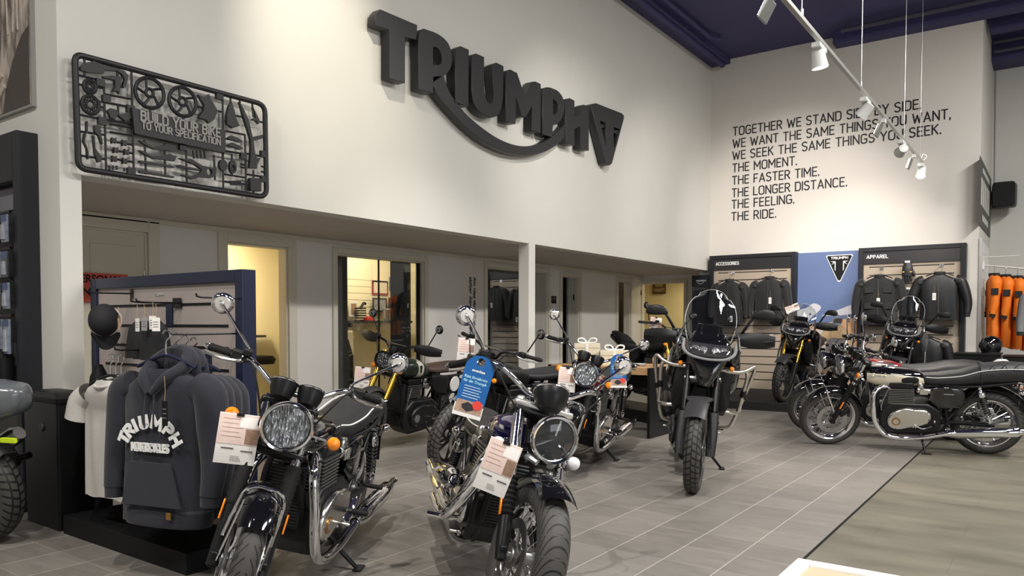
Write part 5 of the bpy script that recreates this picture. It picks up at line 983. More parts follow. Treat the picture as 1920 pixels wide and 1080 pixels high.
class Bike:
    def __init__(s, label, cat_group, X, Y, psi, lean, steer, z0=0.0, WB=1.45, Rf=.319, Rr=.325, wf=.10, wr=.15, rf=.245, rr=.235, rake=25.5, P=(1.10, 0, .90), name='motorcycle'):
        s.t = thing(name, label, 'motorcycle', (X, Y, z0), (-rad(lean), 0, rad(psi)), cat_group)
        s.WB, s.Rf, s.Rr, s.wf, s.wr, s.rf, s.rr = WB, Rf, Rr, wf, wr, rf, rr
        s.a = Vector((-math.sin(rad(rake)), 0, math.cos(rad(rake)))); s.P = Vector(P); s.M = rotm(s.a, rad(steer)); s.rake = rake
        s.AF = Vector((WB, 0, Rf)); s.AR = Vector((0, 0, Rr))
    def F(s, p): return s.P+s.M @ (Vector(p)-s.P)
    def add(s, name, mb, m, f=False, parent=None, **kw):
        if f: mb.xf(s.F)
        return mb.obj(name, m, parent or s.t, **kw)
    def fk(s, z, y=0.0, dx=0.0): q = s.AF+s.a*((z-s.AF.z)/s.a.z); return Vector((q.x+dx, y, z))
    def tyre(s, c, R, w, r0, f, kind, name):
        n, k = 72, 17; vs = []; fs = []; uvs = []; hT = (R-r0+.012)/2; rc = R-hT*1.0
        prof = []
        for j in range(k):
            a = rad(-140+280*j/(k-1)); y = w/2*math.copysign(abs(math.sin(a))**.85, math.sin(a)); r = rc+hT*math.cos(a)*(1.0 if abs(a) < PI/2 else .95); prof.append((r, y))
        for i in range(n):
            t = 2*PI*i/n
            for r, y in prof: vs.append(c+Vector((math.cos(t)*r, y, math.sin(t)*r)))
        for i in range(n):
            for j in range(k-1):
                a = i*k+j; b = ((i+1) % n)*k+j; fs.append((a, a+1, b+1, b)); uvs.append(((i/n, j/(k-1)), (i/n, (j+1)/(k-1)), ((i+1)/n, (j+1)/(k-1)), ((i+1)/n, j/(k-1))))
        me = bpy.data.meshes.new(name); me.from_pydata([tuple(s.F(p) if f else p) for p in vs], [], fs); ul = me.uv_layers.new(name='UVMap'); q = 0
        for u in uvs:
            for x in u: ul.data[q].uv = x; q += 1
        me.materials.append(TREAD[kind]); me.polygons.foreach_set('use_smooth', [True]*len(me.polygons))
        o = bpy.data.objects.new('tyre', me); COL.objects.link(o); return o
    def wheel(s, front, kind='road', spoked=True, rim=None, discs=(1,), spk=None, hubm=None, dr=.155):
        c = s.AF if front else s.AR; R = s.Rf if front else s.Rr; w = s.wf if front else s.wr; r0 = s.rf if front else s.rr; f = front; rim = rim or CHROME
        nm = 'front_wheel' if front else 'rear_wheel'
        hub = MB().lathe([(.012, -.075), (.03, -.075), (.036, -.05), (.05, -.045), (.05, -.035), (.03, -.03), (.03, .03), (.05, .035), (.05, .045), (.036, .05), (.03, .075), (.012, .075)], c, (0, 1, 0), 24)
        W = s.add(nm, hub, hubm or ALLOYD, f)
        ty = s.tyre(c, R, w, r0, f, kind, 'tyre'); ty.parent = W
        e = w*.36; rm = MB().lathe([(r0-.004, -e), (r0+.012, -e-.004), (r0+.012, -e+.012), (r0-.016, -e*.45), (r0-.02, 0), (r0-.016, e*.45), (r0+.012, e-.012), (r0+.012, e+.004), (r0-.004, e), (r0-.03, e*.35), (r0-.032, 0), (r0-.03, -e*.35)], c, (0, 1, 0), 48, caps=False, closed=True)
        s.add('rim', rm, rim, f, W)
        sp = MB()
        if spoked:
            for i in range(32):
                a = 2*PI*i/32; sd = 1 if i % 2 else -1; b = a+(.28 if (i//2) % 2 else -.28)
                sp.cyl(c+Vector((math.cos(b)*.046, sd*.042, math.sin(b)*.046)), c+Vector((math.cos(a)*(r0-.022), sd*.008, math.sin(a)*(r0-.022))), .0022, n=5)
        else:
            for i in range(10):
                a = 2*PI*i/10+(.12 if i % 2 else -.12); sp.tube([c+Vector((math.cos(a)*.03, 0, math.sin(a)*.03)), c+Vector((math.cos(a)*(r0-.02), 0, math.sin(a)*(r0-.02)))], [.016, .010], 8, 1)
        s.add('spokes', sp, spk or (CHROME if spoked else rim), f, W)
        for sd in discs:
            y = sd*(.068 if front else .072); r1 = dr if front else .11
            d = MB().lathe([(r1-.045, -.0025), (r1, -.0025), (r1, .0025), (r1-.045, .0025)], c+Vector((0, y, 0)), (0, 1, 0), 48, caps=False, closed=True)
            d.lathe([(.03, -.003), (.06, -.003), (.06, .003), (.03, .003)], c+Vector((0, y, 0)), (0, 1, 0), 24, caps=False, closed=True)
            for i in range(6): a = PI/3*i; d.cyl(c+Vector((math.cos(a)*.055, y, math.sin(a)*.055)), c+Vector((math.cos(a+.5)*(r1-.04), y, math.sin(a+.5)*(r1-.04))), .005, n=6)
            s.add('brake_disc', d, DISC, f, W)
            a = rad(150 if front else 20); q = c+Vector((math.cos(a)*(r1-.02), y, math.sin(a)*(r1-.02)))
            s.add('brake_caliper', MB().box(q, (.05, .05, .10), rotm((0, 1, 0), -a+PI/2 if front else a)), BLKENG if front else BLKPLAS, f, W, bevel=.010)
        s.add('axle_nut', MB().cyl(c+Vector((0, -.11, 0)), c+Vector((0, .11, 0)), .012, n=12), CHROME, f, W)
        return W
    def fender(s, front, m, a0, a1, gap=.018, wx=.045, name=None, thick=.003, dz=0):
        c = s.AF if front else s.AR; R = (s.Rf if front else s.Rr)+gap; w = ((s.wf if front else s.wr)+wx)/2; rows = []
        for i in range(25):
            a = rad(a0+(a1-a0)*i/24); row = []
            for j in range(11):
                b = -1.25+2.5*j/10; rr_ = R+.012-(.055)*(1-math.cos(b)); row.append(c+Vector((math.cos(a)*rr_, w*math.sin(b)/math.sin(1.25), math.sin(a)*rr_+dz)))
            rows.append(row)
        return s.add(name or ('front_fender' if front else 'rear_fender'), MB().strip(rows, thick), m, front)
    def forks(s, sp=.10, lower=BLKSAT, r=.027, gaiter=True, ztop=.95, upper=CHROME, usd=False, zmid=.62, clampz=(.76, .93), clampm=BLKSAT, reflector=True, gaz=(.52, .72)):
        for sd in (-1, 1):
            y = sd*sp; A = s.AF+Vector((0, y, 0))
            if usd: mb = MB().tube([A-s.a*.02, s.fk(.40, y), s.fk(zmid, y)], [.026, .024, .020], 14, 1)
            else: mb = MB().tube([A-s.a*.03, s.fk(.36, y), s.fk(gaz[0], y)], [.024, r, r*1.02], 16, 1)
            L = s.add('fork_leg', mb, lower, True)
            s.add('fork_tube', MB().tube([s.fk(zmid if usd else gaz[0], y), s.fk(ztop, y)], .0275 if usd else .021, 16, 1), upper, True, L)
            if gaiter:
                prof = []; A0 = s.fk(gaz[0], y); ln = (s.fk(gaz[1], y)-A0).length
                for i in range(17): prof.append((.036 if i % 2 else .029, ln*i/16))
                s.add('gaiter', MB().lathe(prof, A0, s.a, 20), RUBBER, True, L, smooth=60)
            s.add('axle_clamp', MB().box(A, (.05, .035, .07)), lower, True, L, bevel=.008)
            if reflector: s.add('reflector', MB().box(s.fk(.50, y+sd*.034, .012), (.016, .008, .085), rotm((0, 1, 0), -rad(s.rake))), AMBER, True, L, bevel=.003)
        for z in clampz: s.add('fork_clamp', MB().box(s.fk(z, 0, -.02), (.08, 2*sp+.06, .035), rotm((0, 1, 0), -rad(s.rake))), clampm, True, bevel=.012)
        s.add('steering_head', MB().cyl(s.P-s.a*.14, s.P+s.a*.04, .035), BLKSAT)
    def headlight(s, c, r=.092, shell=BLKSAT, rim=CHROME, d=(1, 0, -.06), f=True, depth=.13, dark=False):
        d = Vector(d).normalized(); c = Vector(c)
        H = s.add('headlight', MB().lathe([(.01, -depth), (r*.45, -depth*.95), (r*.8, -depth*.6), (r*.97, -depth*.2), (r, 0), (r*.9, 0), (r*.85, -.01)], c, d, 32), shell, f)
        s.add('headlight_rim', MB().lathe([(r*.96, -.012), (r*1.06, -.012), (r*1.08, .004), (r*1.02, .016), (r*.94, .012), (r*.93, 0)], c, d, 36, caps=False, closed=True), rim, f, H)
        s.add('reflector', MB().lathe([(.012, -depth*.5), (r*.5, -depth*.38), (r*.9, -.004)], c, d, 32, caps=True), REFL if not dark else DASH, f, H)
        s.add('bulb_cap', MB().lathe([(.001, -.005), (r*.22, -.008), (r*.22, -.03), (.001, -.03)], c, d, 18), PEWTER if not dark else CHROME, f, H)
        if dark:
            u, w = frame(d); m = MB()
            for i in range(3): a = 2*PI*i/3+.5; m.tube([c-d*.012, c-d*.006+(u*math.cos(a)+w*math.sin(a))*r*.85], .008, 6, 1)
            s.add('lamp_bar', m, CHROME, f, H)
        s.add('lens', MB().lathe([(.001, .020), (r*.4, .017), (r*.75, .009), (r*.94, 0)], c, d, 32, caps=False), LENSG, f, H); return H
    def cups(s, pts, r=.052, d=(-.45, 0, .9), h=.075, body=BLKSAT, rim=CHROME):
        d = Vector(d).normalized()
        for p in pts:
            G = s.add('gauge', MB().lathe([(.01, -h), (r*.72, -h), (r*.95, -h*.5), (r, 0), (r*.85, 0), (r*.85, -.006)], p, d, 28), body, True)
            s.add('gauge_rim', MB().torus(Vector(p), d, r*.97, .005, 28, 8), rim, True, G); s.add('gauge_face', MB().cyl(Vector(p)-d*.006, Vector(p)-d*.004, r*.86, n=24), DASH, True, G)
    def bars(s, pts, m=CHROME, r=.0125, gripm=RUBBER, lever=ALLOY, glen=.125, ends=CHROME):
        # pts: half path from the clamp to the bar end on the left
        L = [Vector(p) for p in pts]; R = [Vector((p.x, -p.y, p.z)) for p in L]
        B = s.add('handlebar', MB().tube(R[::-1]+L if L[0].y > .001 else R[::-1]+L[1:], r, 12, 5), m, True)
        for sd, Q in ((1, L), (-1, R)):
            e = Q[-1]; d = (e-Q[-2]).normalized(); g0 = e-d*glen
            s.add('grip', MB().lathe([(.017, 0), (.019, .004)]+[(.0185 if i % 2 else .0168, .01+i*(glen-.02)/12) for i in range(12)]+[(.019, glen-.006), (.016, glen)], g0, d, 16), gripm, True, B)
            s.add('bar_end', MB().lathe([(.001, .028), (.012, .026), (.017, .015), (.017, 0), (.012, -.004)], e, d, 16), ends, True, B)
            w = g0-d*.035; s.add('switchgear', MB().box(w, (.05, .06, .05)).cyl(w-d*.04, w-d*.055, .022), BLKPLAS, True, B, bevel=.010)
            fw = Vector((.9, 0, -.25)); lv = MB().tube([w-d*.03+fw*.02, w-d*.02+fw*.05, w+d*.03+fw*.075, w+d*.10+fw*.085, w+d*.175+fw*.070], [.010, .009, .007, .007, .009], 8, 4)
            s.add('lever', lv, lever, True, B)
            s.add('reservoir', MB().box(w-d*.045+Vector((.03, 0, .03)), (.045, .04, .032)), BLKPLAS, True, B, bevel=.006) if sd < 0 else None
            s.add('cable', MB().tube([w-d*.03+fw*.03, w-d*.10+Vector((.09, 0, -.02)), Vector((s.P.x+.12, sd*.10, s.P.z-.04)), Vector((s.P.x+.02, sd*.06, s.P.z-.22))], .0045, 6, 6), RUBBER, True, B)
        return B
    def mirrors(s, base, head, r=.050, stem=CHROME, shell=CHROME, cap=PALE, bend=None, rs=.0062, tilt=(-1, 0, .05)):
        for sd in (1, -1):
            b = Vector((base[0], sd*base[1], base[2])); h = Vector((head[0], sd*head[1], head[2])); mid = [Vector((p[0], sd*p[1], p[2])) for p in (bend or [])]
            d = Vector((tilt[0], tilt[1]*sd, tilt[2])).normalized()
            m = s.add('mirror', MB().lathe([(.030, -.020), (r*.72, -.018), (r*.92, -.010), (r, .0), (r, .006), (r*.93, .008)], h, d, 28), shell, True)
            s.add('mirror_cap', MB().lathe([(.001, -.0225), (r*.62, -.0215), (r*.64, -.018)], h, d, 24), cap, True, m); s.add('mirror_glass', MB().lathe([(.001, .0075), (r*.93, .0075)], h, d, 24), MIRR, True, m)
            s.add('mirror_stem', MB().tube([b]+mid+[h-d*.02, h-d*.018+(h-(mid[-1] if mid else b)).normalized()*.004], rs, 8, 5), stem, True, m)
            s.add('stem_ball', MB().ell(h-d*.022, (.011, .011, .011), n=10, m=6), stem, True, m)
    def indicators(s, pts, r=.028, lens=AMBER, shell=CHROME, f=True, d=(1, 0, 0), root_y=.06):
        d = Vector(d)
        for x, y, z in pts:
            for sd in (1, -1):
                c = Vector((x, sd*y, z)); I = s.add('indicator', MB().lathe([(.004, -.045), (r*.6, -.038), (r*.95, -.018), (r, 0)], c, d, 20), shell, f)
                s.add('indicator_lens', MB().lathe([(r, 0), (r*.98, .010), (r*.75, .020), (r*.3, .025), (.001, .026)], c, d, 20), lens, f, I)
                s.add('indicator_stalk', MB().cyl(c-d*.02, Vector((x-.01*d.x, sd*root_y, z+.005)), .007, n=8), shell, f, I)
    def tank(s, secs, m, pad=None, cap=True, flank=None, stripe=None, badge=None, name='fuel_tank'):
        T_ = s.add(name, MB().sections(secs, 'x', 36), m, smooth=50)
        if flank:
            fm = MB().sections([(q[0], 0, q[2]-.004, q[3]+.004, q[4]+.001, 2.5) for q in secs[:-1]], 'x', 36); zc = {round(q[0], 4): q[2]+q[4]*.42 for q in secs}
            fm.xf(lambda p: Vector((p.x, p.y, min(p.z, zc[round(p.x, 4)])))); s.add('tank_flank', fm, flank, False, T_, smooth=50)
        if cap:
            q = secs[len(secs)//2]; s.add('filler_cap', MB().lathe([(.034, -.01), (.036, .006), (.030, .012), (.001, .013)], (q[0]+.03, 0, q[2]+q[4]), (0, 0, 1), 24), CHROME if cap is True else cap, False, T_)
        if pad:
            for sd in (1, -1):
                q = secs[2]; s.add('knee_pad', MB().sections([(q[0]-.13, sd*(q[3]-.024), q[2]-.014, .012, .022, 2.2), (q[0]-.09, sd*(q[3]-.010), q[2]-.012, .014, .036, 2.4), (q[0]-.02, sd*(q[3]-.001), q[2]-.012, .014, .034, 2.4), (q[0]+.03, sd*(q[3]+.002), q[2]-.010, .010, .018, 2)], 'x', 20), pad, False, T_)
        if badge:
            for sd in (1, -1):
                q = secs[4]; nm = s.add('tank_badge', MB().box((q[0]-.02, sd*(q[3]+.002), q[2]+.012), (.16, .008, .018)), badge, False, T_, bevel=.003)
        return T_
    def seat(s, secs, m=LEATHER, pipe=None, quilt=None, name='seat'):
        S = s.add(name, MB().sections(secs, 'x', 32), m, smooth=55)
        if pipe:
            mid = [Vector((q[0], 1*(q[3]-.006), q[2]+q[4]*.60)) for q in secs[1:-1]]; pth = mid+[Vector((secs[-1][0]+.0, 0, secs[-1][2]+secs[-1][4]*.5))]*0
            rt = [Vector((p.x, -p.y, p.z)) for p in mid]
            tail = Vector((secs[0][0]-.004, 0, secs[0][2]+secs[0][4]*.4))
            s.add('seat_piping', MB().tube(mid[::-1]+[tail]+rt, .0045, 8, 5), pipe, False, S)
        if quilt: s.add('quilted_pad', MB().sections([(q[0], 0, q[2]+q[4]*.45, q[3]*.93, q[4]*.62, q[5] if len(q) > 5 else 2.5) for q in quilt], 'x', 32), QUILT, False, S, smooth=55); s.add('seat_strap', MB().sections([(quilt[-1][0]-.012, 0, quilt[-1][2], quilt[-1][3]+.006, quilt[-1][4]+.010, 2.6), (quilt[-1][0]+.012, 0, quilt[-1][2], quilt[-1][3]+.006, quilt[-1][4]+.010, 2.6)], 'x', 32), LEATHER, False, S)
        return S
    def twin(s, cx=.74, cover=ALLOY, case=BLKENG, fins=BLKENG, finedge=FINM, badge=BADGE, tilt=0.0, single=False, carb=ALLOY):
        P_ = [(cx-.32, .30), (cx-.28, .22), (cx+.16, .20), (cx+.24, .30), (cx+.23, .44), (cx+.13, .53), (cx-.20, .53), (cx-.32, .46)]
        E = s.add('engine', MB().prism(P_, (0, 0, 0), XV, ZV, -.155, .155), case, bevel=.02, seg=3)
        for sd in (1, -1):
            n = 28; big = []
            for i in range(n):
                a = 2*PI*i/n; x = math.cos(a); r_ = .115 if x > 0 else .10; big.append((cx-.02+(.185 if x > 0 else .215)*math.copysign(abs(x)**.85, x), .375+r_*math.copysign(abs(math.sin(a))**.8, math.sin(a))+.03*x*(-1 if sd > 0 else -1)))
            cv = MB().prism(big, (0, 0, 0), XV, ZV, -.195 if sd > 0 else .15, -.15 if sd > 0 else .195); C = s.add('engine_cover', cv, cover, False, E, bevel=.022, seg=3)
            bx = cx+.085; s.add('cover_badge', MB().cyl((bx, sd*.190, .345), (bx, sd*.199, .345), .042, n=28), badge, False, C); s.add('badge_centre', MB().cyl((bx, sd*.199, .345), (bx, sd*.2015, .345), .026, n=20), ALLOY if badge is BADGE else badge, False, C)
            m = MB()
            for i in range(0, n, 4): q = big[i]; m.cyl((cx-.02+(q[0]-cx+.02)*.90, sd*.19, .375+(q[1]-.375)*.88), (cx-.02+(q[0]-cx+.02)*.90, sd*.198, .375+(q[1]-.375)*.88), .007, n=8)
            s.add('cover_bolts', m, STEEL, False, C)
        w = .15 if not single else .085
        m = MB().box((cx+.04, 0, .60), (.17, 2*w-.04, .18))
        s.add('cylinder_block', m, fins, False, E)
        m = MB()
        for i in range(9): m.box((cx+.04, 0, .525+i*.018), (.235, 2*w, .007))
        s.add('cooling_fins', m, finedge, False, E)
        s.add('cylinder_head', MB().box((cx+.04, 0, .71), (.22, 2*w-.01, .06)), case, False, E, bevel=.012); s.add('cam_cover', MB().box((cx+.04, 0, .755), (.16, 2*w-.05, .05)), case, False, E, bevel=.018)
        for sd in (1, -1):
            if single and sd < 0: continue
            y = sd*(w-.03); cb = s.add('throttle_body', MB().cyl((cx-.10, y, .665), (cx-.22, y, .655), .034, n=20).box((cx-.16, y+sd*.03, .655), (.075, .03, .06)), carb, False, E, bevel=.006)
            s.add('throttle_cap', MB().lathe([(.030, 0), (.032, .03), (.022, .048), (.001, .05)], (cx-.13, y+sd*.012, .695), (0, 0, 1), 20), carb, False, cb)
        s.add('oil_line', MB().tube([(cx+.2, .12, .36), (cx+.22, .15, .5), (cx+.16, .13, .66)], .006, 6, 5), STEEL, False, E)
        return E
    def frame_(s, m=BLKSAT, zs=.74, xs=-.22, low=.20, dw=.10, hx=None):
        hx = hx or s.P.x-.02; f = MB()
        for sd in (1, -1):
            f.tube([(hx, sd*.02, s.P.z-.12), (hx-.04, sd*dw*.8, s.P.z-.30), (hx-.10, sd*dw, .42), (hx-.17, sd*dw, low+.04), (hx-.28, sd*dw, low), (.45, sd*.11, low+.02), (.36, sd*.12, .32)], .0155, 10, 5)
            f.tube([(hx-.02, sd*.03, s.P.z-.04), (.75, sd*.06, zs-.02), (.40, sd*.12, zs-.03), (.10, sd*.13, zs-.02), (xs, sd*.10, zs+.02)], .014, 10, 5)
            f.tube([(.36, sd*.12, .32), (.38, sd*.12, .5), (.40, sd*.12, zs-.03)], .014, 8, 3); f.tube([(.37, sd*.12, .36), (.22, sd*.13, .55), (.08, sd*.13, zs-.02)], .011, 8, 3)
        return s.add('frame', f, m)
    def swing(s, m=BLKSAT, y=.105):
        f = MB()
        for sd in (1, -1): f.tube([(.40, sd*.09, .33), (.25, sd*y, .335), (0, sd*y, s.Rr), (-.05, sd*y, s.Rr)], [.022, .022, .024, .018], 10, 4)
        f.cyl((.40, -.1, .33), (.40, .1, .33), .025); sw = s.add('swing_arm', f, m)
        s.add('chain_guard', MB().b2((.05, .06, s.Rr+.075), (.40, .085, s.Rr+.09)), m, False, sw, bevel=.004)
    def shocks(s, top=(.10, .155, .71), bot=(.0, .15, .37), spring=BLKSAT, cap=CHROME, res=False):
        for sd in (1, -1):
            T_ = Vector((top[0], sd*top[1], top[2])); B = Vector((bot[0], sd*bot[1], bot[2])); d = (T_-B).normalized(); L = (T_-B).length; u, w = frame(d)
            S = s.add('shock_absorber', MB().tube([B, B+d*L*.5], .014, 10, 1).tube([B+d*L*.4, T_], .010, 10, 1), STEEL)
            n = 72; s.add('spring', MB().tube([B+d*(L*.22+L*.52*i/n)+(u*math.cos(i*.7)+w*math.sin(i*.7))*.027 for i in range(n+1)], .0052, 7, 1), spring, False, S)
            s.add('shock_cap', MB().lathe([(.020, 0), (.032, .01), (.032, .05), (.020, .07), (.012, .08)], T_-d*.10, d, 20), cap, False, S); s.add('shock_foot', MB().lathe([(.02, 0), (.028, .02), (.030, .05), (.02, .055)], B+d*.01, d, 18), cap, False, S)
            s.add('mount_bolt', MB().cyl(T_-Vector((0, sd*.02, 0)), T_+Vector((0, sd*.02, 0)), .014, n=10).cyl(B-Vector((0, sd*.02, 0)), B+Vector((0, sd*.02, 0)), .012, n=10), CHROME, False, S)
    def pipe(s, pts, r=.021, m=CHROME, name='exhaust_header', sides=(1, -1), flange=True):
        for sd in sides:
            Q = [(p[0], p[1]*sd, p[2]) for p in pts]; o = s.add(name, MB().tube(Q, r, 14, 6), m, smooth=60)
            if flange: s.add('exhaust_flange', MB().lathe([(r*1.5, 0), (r*1.7, .008), (r*1.5, .02), (r*1.2, .03)], Q[0], Vector(Q[1])-Vector(Q[0]), 18), m, False, o)
    def muffler(s, a, b, r=.046, m=CHROME, sides=(1, -1), tip=.022, taper=.9):
        for sd in sides:
            A = Vector((a[0], a[1]*sd, a[2])); B = Vector((b[0], b[1]*sd, b[2])); d = B-A; L = d.length
            o = s.add('muffler', MB().lathe([(.022, -.02), (.026, 0), (r*.75, .06*L), (r, .14*L), (r, .62*L), (r*taper, .78*L), (r*.72, .80*L)], A, d, 28), m)
            s.add('muffler_tip', MB().lathe([(tip*1.25, .79*L), (tip*1.2, .82*L), (tip, .83*L), (tip, L), (tip*.85, L), (tip*.8, .85*L)], A, d, 20), m, False, o); s.add('muffler_clamp', MB().lathe([(.028, -.01), (.032, -.01), (.032, .02), (.028, .02)], A, d, 18, caps=False, closed=True), m, False, o)
    def stand(s, x=.60, side=1, lean=10):
        # the foot reaches the floor once the bike leans over
        y1 = .30; z1 = y1*math.tan(rad(lean))+.012; st = s.add('side_stand', MB().tube([(x, side*.12, .24), (x-.02, side*.2, .15), (x-.04, side*y1, z1)], [.014, .012, .011], 10, 4), BLKSAT)
        s.add('stand_foot', MB().box((x-.05, side*(y1+.01), z1-.002), (.09, .045, .01), rotm((1, 0, 0), rad(lean))), BLKSAT, False, st, bevel=.003)
    def pegs(s, x=.48, z=.33, y=.19, l=.10, m=RUBBER, rear=True):
        for sd in (1, -1):
            p = s.add('foot_peg', MB().cyl((x, sd*y, z), (x-.01, sd*(y+l), z), .014, n=10), m); s.add('peg_bracket', MB().tube([(x-.02, sd*.11, z+.04), (x, sd*(y-.02), z+.01), (x, sd*(y+.02), z)], .012, 8, 3), ALLOY, False, p)
            s.add('pedal', MB().tube([(x+.02, sd*.16, z-.03), (x+.10, sd*.19, z-.05), (x+.17, sd*.20, z-.02), (x+.17, sd*.25, z-.02)], .007, 8, 4), ALLOY, False, p)
            if rear: s.add('pillion_peg', MB().tube([(.18, sd*.15, .42), (.16, sd*.18, .40), (.15, sd*.27, .40)], [.012, .013, .014], 10, 3), m)
    def tail(s, x=-.25, z=.70, plate=True, lens=AMBER, shell=CHROME, y=.13):
        L = s.add('tail_light', MB().box((x-.05, 0, z), (.05, .10, .06)), REDL, bevel=.015); s.add('lamp_housing', MB().box((x-.015, 0, z), (.04, .11, .07)), shell, False, L, bevel=.012)
        s.indicators([(x-.02, y, z-.03)], .026, lens, shell, False, (-1, 0, 0), .04)
        if plate: b = s.add('plate_bracket', MB().box((x-.10, 0, z-.18), (.008, .19, .17), rotm((0, 1, 0), .25)).tube([(x-.02, 0, z-.05), (x-.08, 0, z-.10)], .015, 8, 1), BLKPLAS, bevel=.003)
    def radiator(s, x=.99, z=.50, w=.20, h=.30):
        r_ = s.add('radiator', MB().box((x, 0, z), (.03, w, h)), BLKPLAS, bevel=.006); m = MB()
        for i in range(18): m.box((x+.017, 0, z-h*.44+i*h*.88/17), (.004, w*.9, .004))
        s.add('radiator_fins', m, GUNM, False, r_)
    def local(s, p, f=True):
        bpy.context.view_layer.update(); q = s.F(p) if f else Vector(p)
        return (Matrix.LocRotScale(s.t.location, s.t.rotation_euler, None) @ q)
def classic(label, X, Y, psi, lean, steer, tankm, flank=None, seatm=LEATHER, pipe=None, quilt=False, group='parallel-twin roadsters', cover=ALLOY, rims=CHROME, pad=RUBBER, mir=True):
    b = Bike(label, group, X, Y, psi, lean, steer)
    b.wheel(True, 'road', rim=rims, discs=(1, -1)); b.wheel(False, 'road', rim=rims, discs=(-1,))
    f = b.fender(True, BLKGLOSS, 46, 158)
    a = rad(80); R = b.Rf+.034
    m = MB().tube([b.AF+Vector((-.01, -.10, .10)), b.AF+Vector((math.cos(a)*R*.9, -.085, math.sin(a)*R*.86)), b.AF+Vector((math.cos(a)*R, -.05, math.sin(a)*R)), b.AF+Vector((math.cos(a)*(R+.006), 0, math.sin(a)*(R+.006))), b.AF+Vector((math.cos(a)*R, .05, math.sin(a)*R)), b.AF+Vector((math.cos(a)*R*.9, .085, math.sin(a)*R*.86)), b.AF+Vector((-.01, .10, .10))], .008, 10, 6)
    b.add('fender_stay', m, CHROME, True, f)
    b.add('fender_strut', MB().tube([b.AF+Vector((.02, -.09, 0)), b.AF+Vector((.13, -.075, .31))], .005, 6, 1).tube([b.AF+Vector((.02, .09, 0)), b.AF+Vector((.13, .075, .31))], .005, 6, 1), CHROME, True, f)
    b.forks(.10, clampz=(.75, .94), ztop=.97)
    b.headlight((1.37, 0, .905), .104, BLKGLOSS)
    [b.add('headlight_bracket', MB().box((1.27, sd*.108, .89), (.12, .012, .05)), BLKSAT, True, bevel=.004) for sd in (1, -1)]
    b.cups([(1.20, .060, 1.055), (1.20, -.060, 1.055)], .058)
    b.bars([(1.11, 0, 1.00), (1.11, .07, 1.0), (1.10, .13, 1.03), (1.07, .21, 1.075), (1.02, .29, 1.075), (.93, .41, 1.06)])
    if mir: b.mirrors((1.045, .235, 1.09), (1.0, .42, 1.275), bend=[(1.05, .255, 1.13)])
    b.indicators([(1.25, .225, .865)], .030, root_y=.10)
    b.tank([(.57, 0, .75, .085, .055), (.62, 0, .765, .118, .075), (.75, 0, .775, .133, .09), (.90, 0, .785, .145, .096), (1.02, 0, .79, .145, .094), (1.10, 0, .80, .12, .078), (1.145, 0, .805, .07, .05)], tankm, pad, flank=flank, badge=CHROME)
    secs = [(-.32, 0, .795, .07, .045), (-.28, 0, .80, .11, .065), (-.10, 0, .805, .130, .078), (.10, 0, .79, .135, .078), (.25, 0, .765, .138, .068), (.45, 0, .750, .128, .062), (.56, 0, .76, .105, .055), (.61, 0, .775, .07, .035)]
    if quilt: secs = [(-.36, 0, .85, .07, .05), (-.30, 0, .845, .12, .085), (-.12, 0, .835, .135, .105), (.08, 0, .815, .135, .10), (.25, 0, .775, .138, .078), (.45, 0, .755, .128, .066), (.56, 0, .76, .105, .055), (.61, 0, .775, .07, .035)]
    b.seat(secs, seatm, pipe, [q for q in secs[1:4]] if quilt else None)
    for sd in (1, -1): sp = b.add('side_panel', MB().sections([(.22, sd*.12, .60, .02, .05, 3), (.26, sd*.125, .60, .03, .11, 4), (.44, sd*.13, .60, .035, .12, 4), (.52, sd*.12, .62, .025, .07, 3)], 'x', 24), tankm if tankm is BLKGLOSS else BLKGLOSS); b.add('side_panel_badge', MB().box((.36, sd*.166, .64), (.09, .004, .012)), PEWTER, False, sp)
    b.twin(cover=cover); b.frame_(); b.swing(); b.shocks(); b.radiator()
    b.pipe([(.88, .085, .68), (.96, .11, .685), (1.03, .15, .62), (1.035, .18, .48), (1.01, .195, .32), (.93, .195, .21), (.80, .20, .175), (.60, .205, .19), (.38, .205, .245)], .0255)
    b.muffler((.38, .205, .245), (-.40, .21, .315), .052, tip=.025)
    b.fender(False, BLKGLOSS, 30, 150, gap=.05, wx=.02); b.tail(); b.stand(lean=lean); b.pegs()
    return b
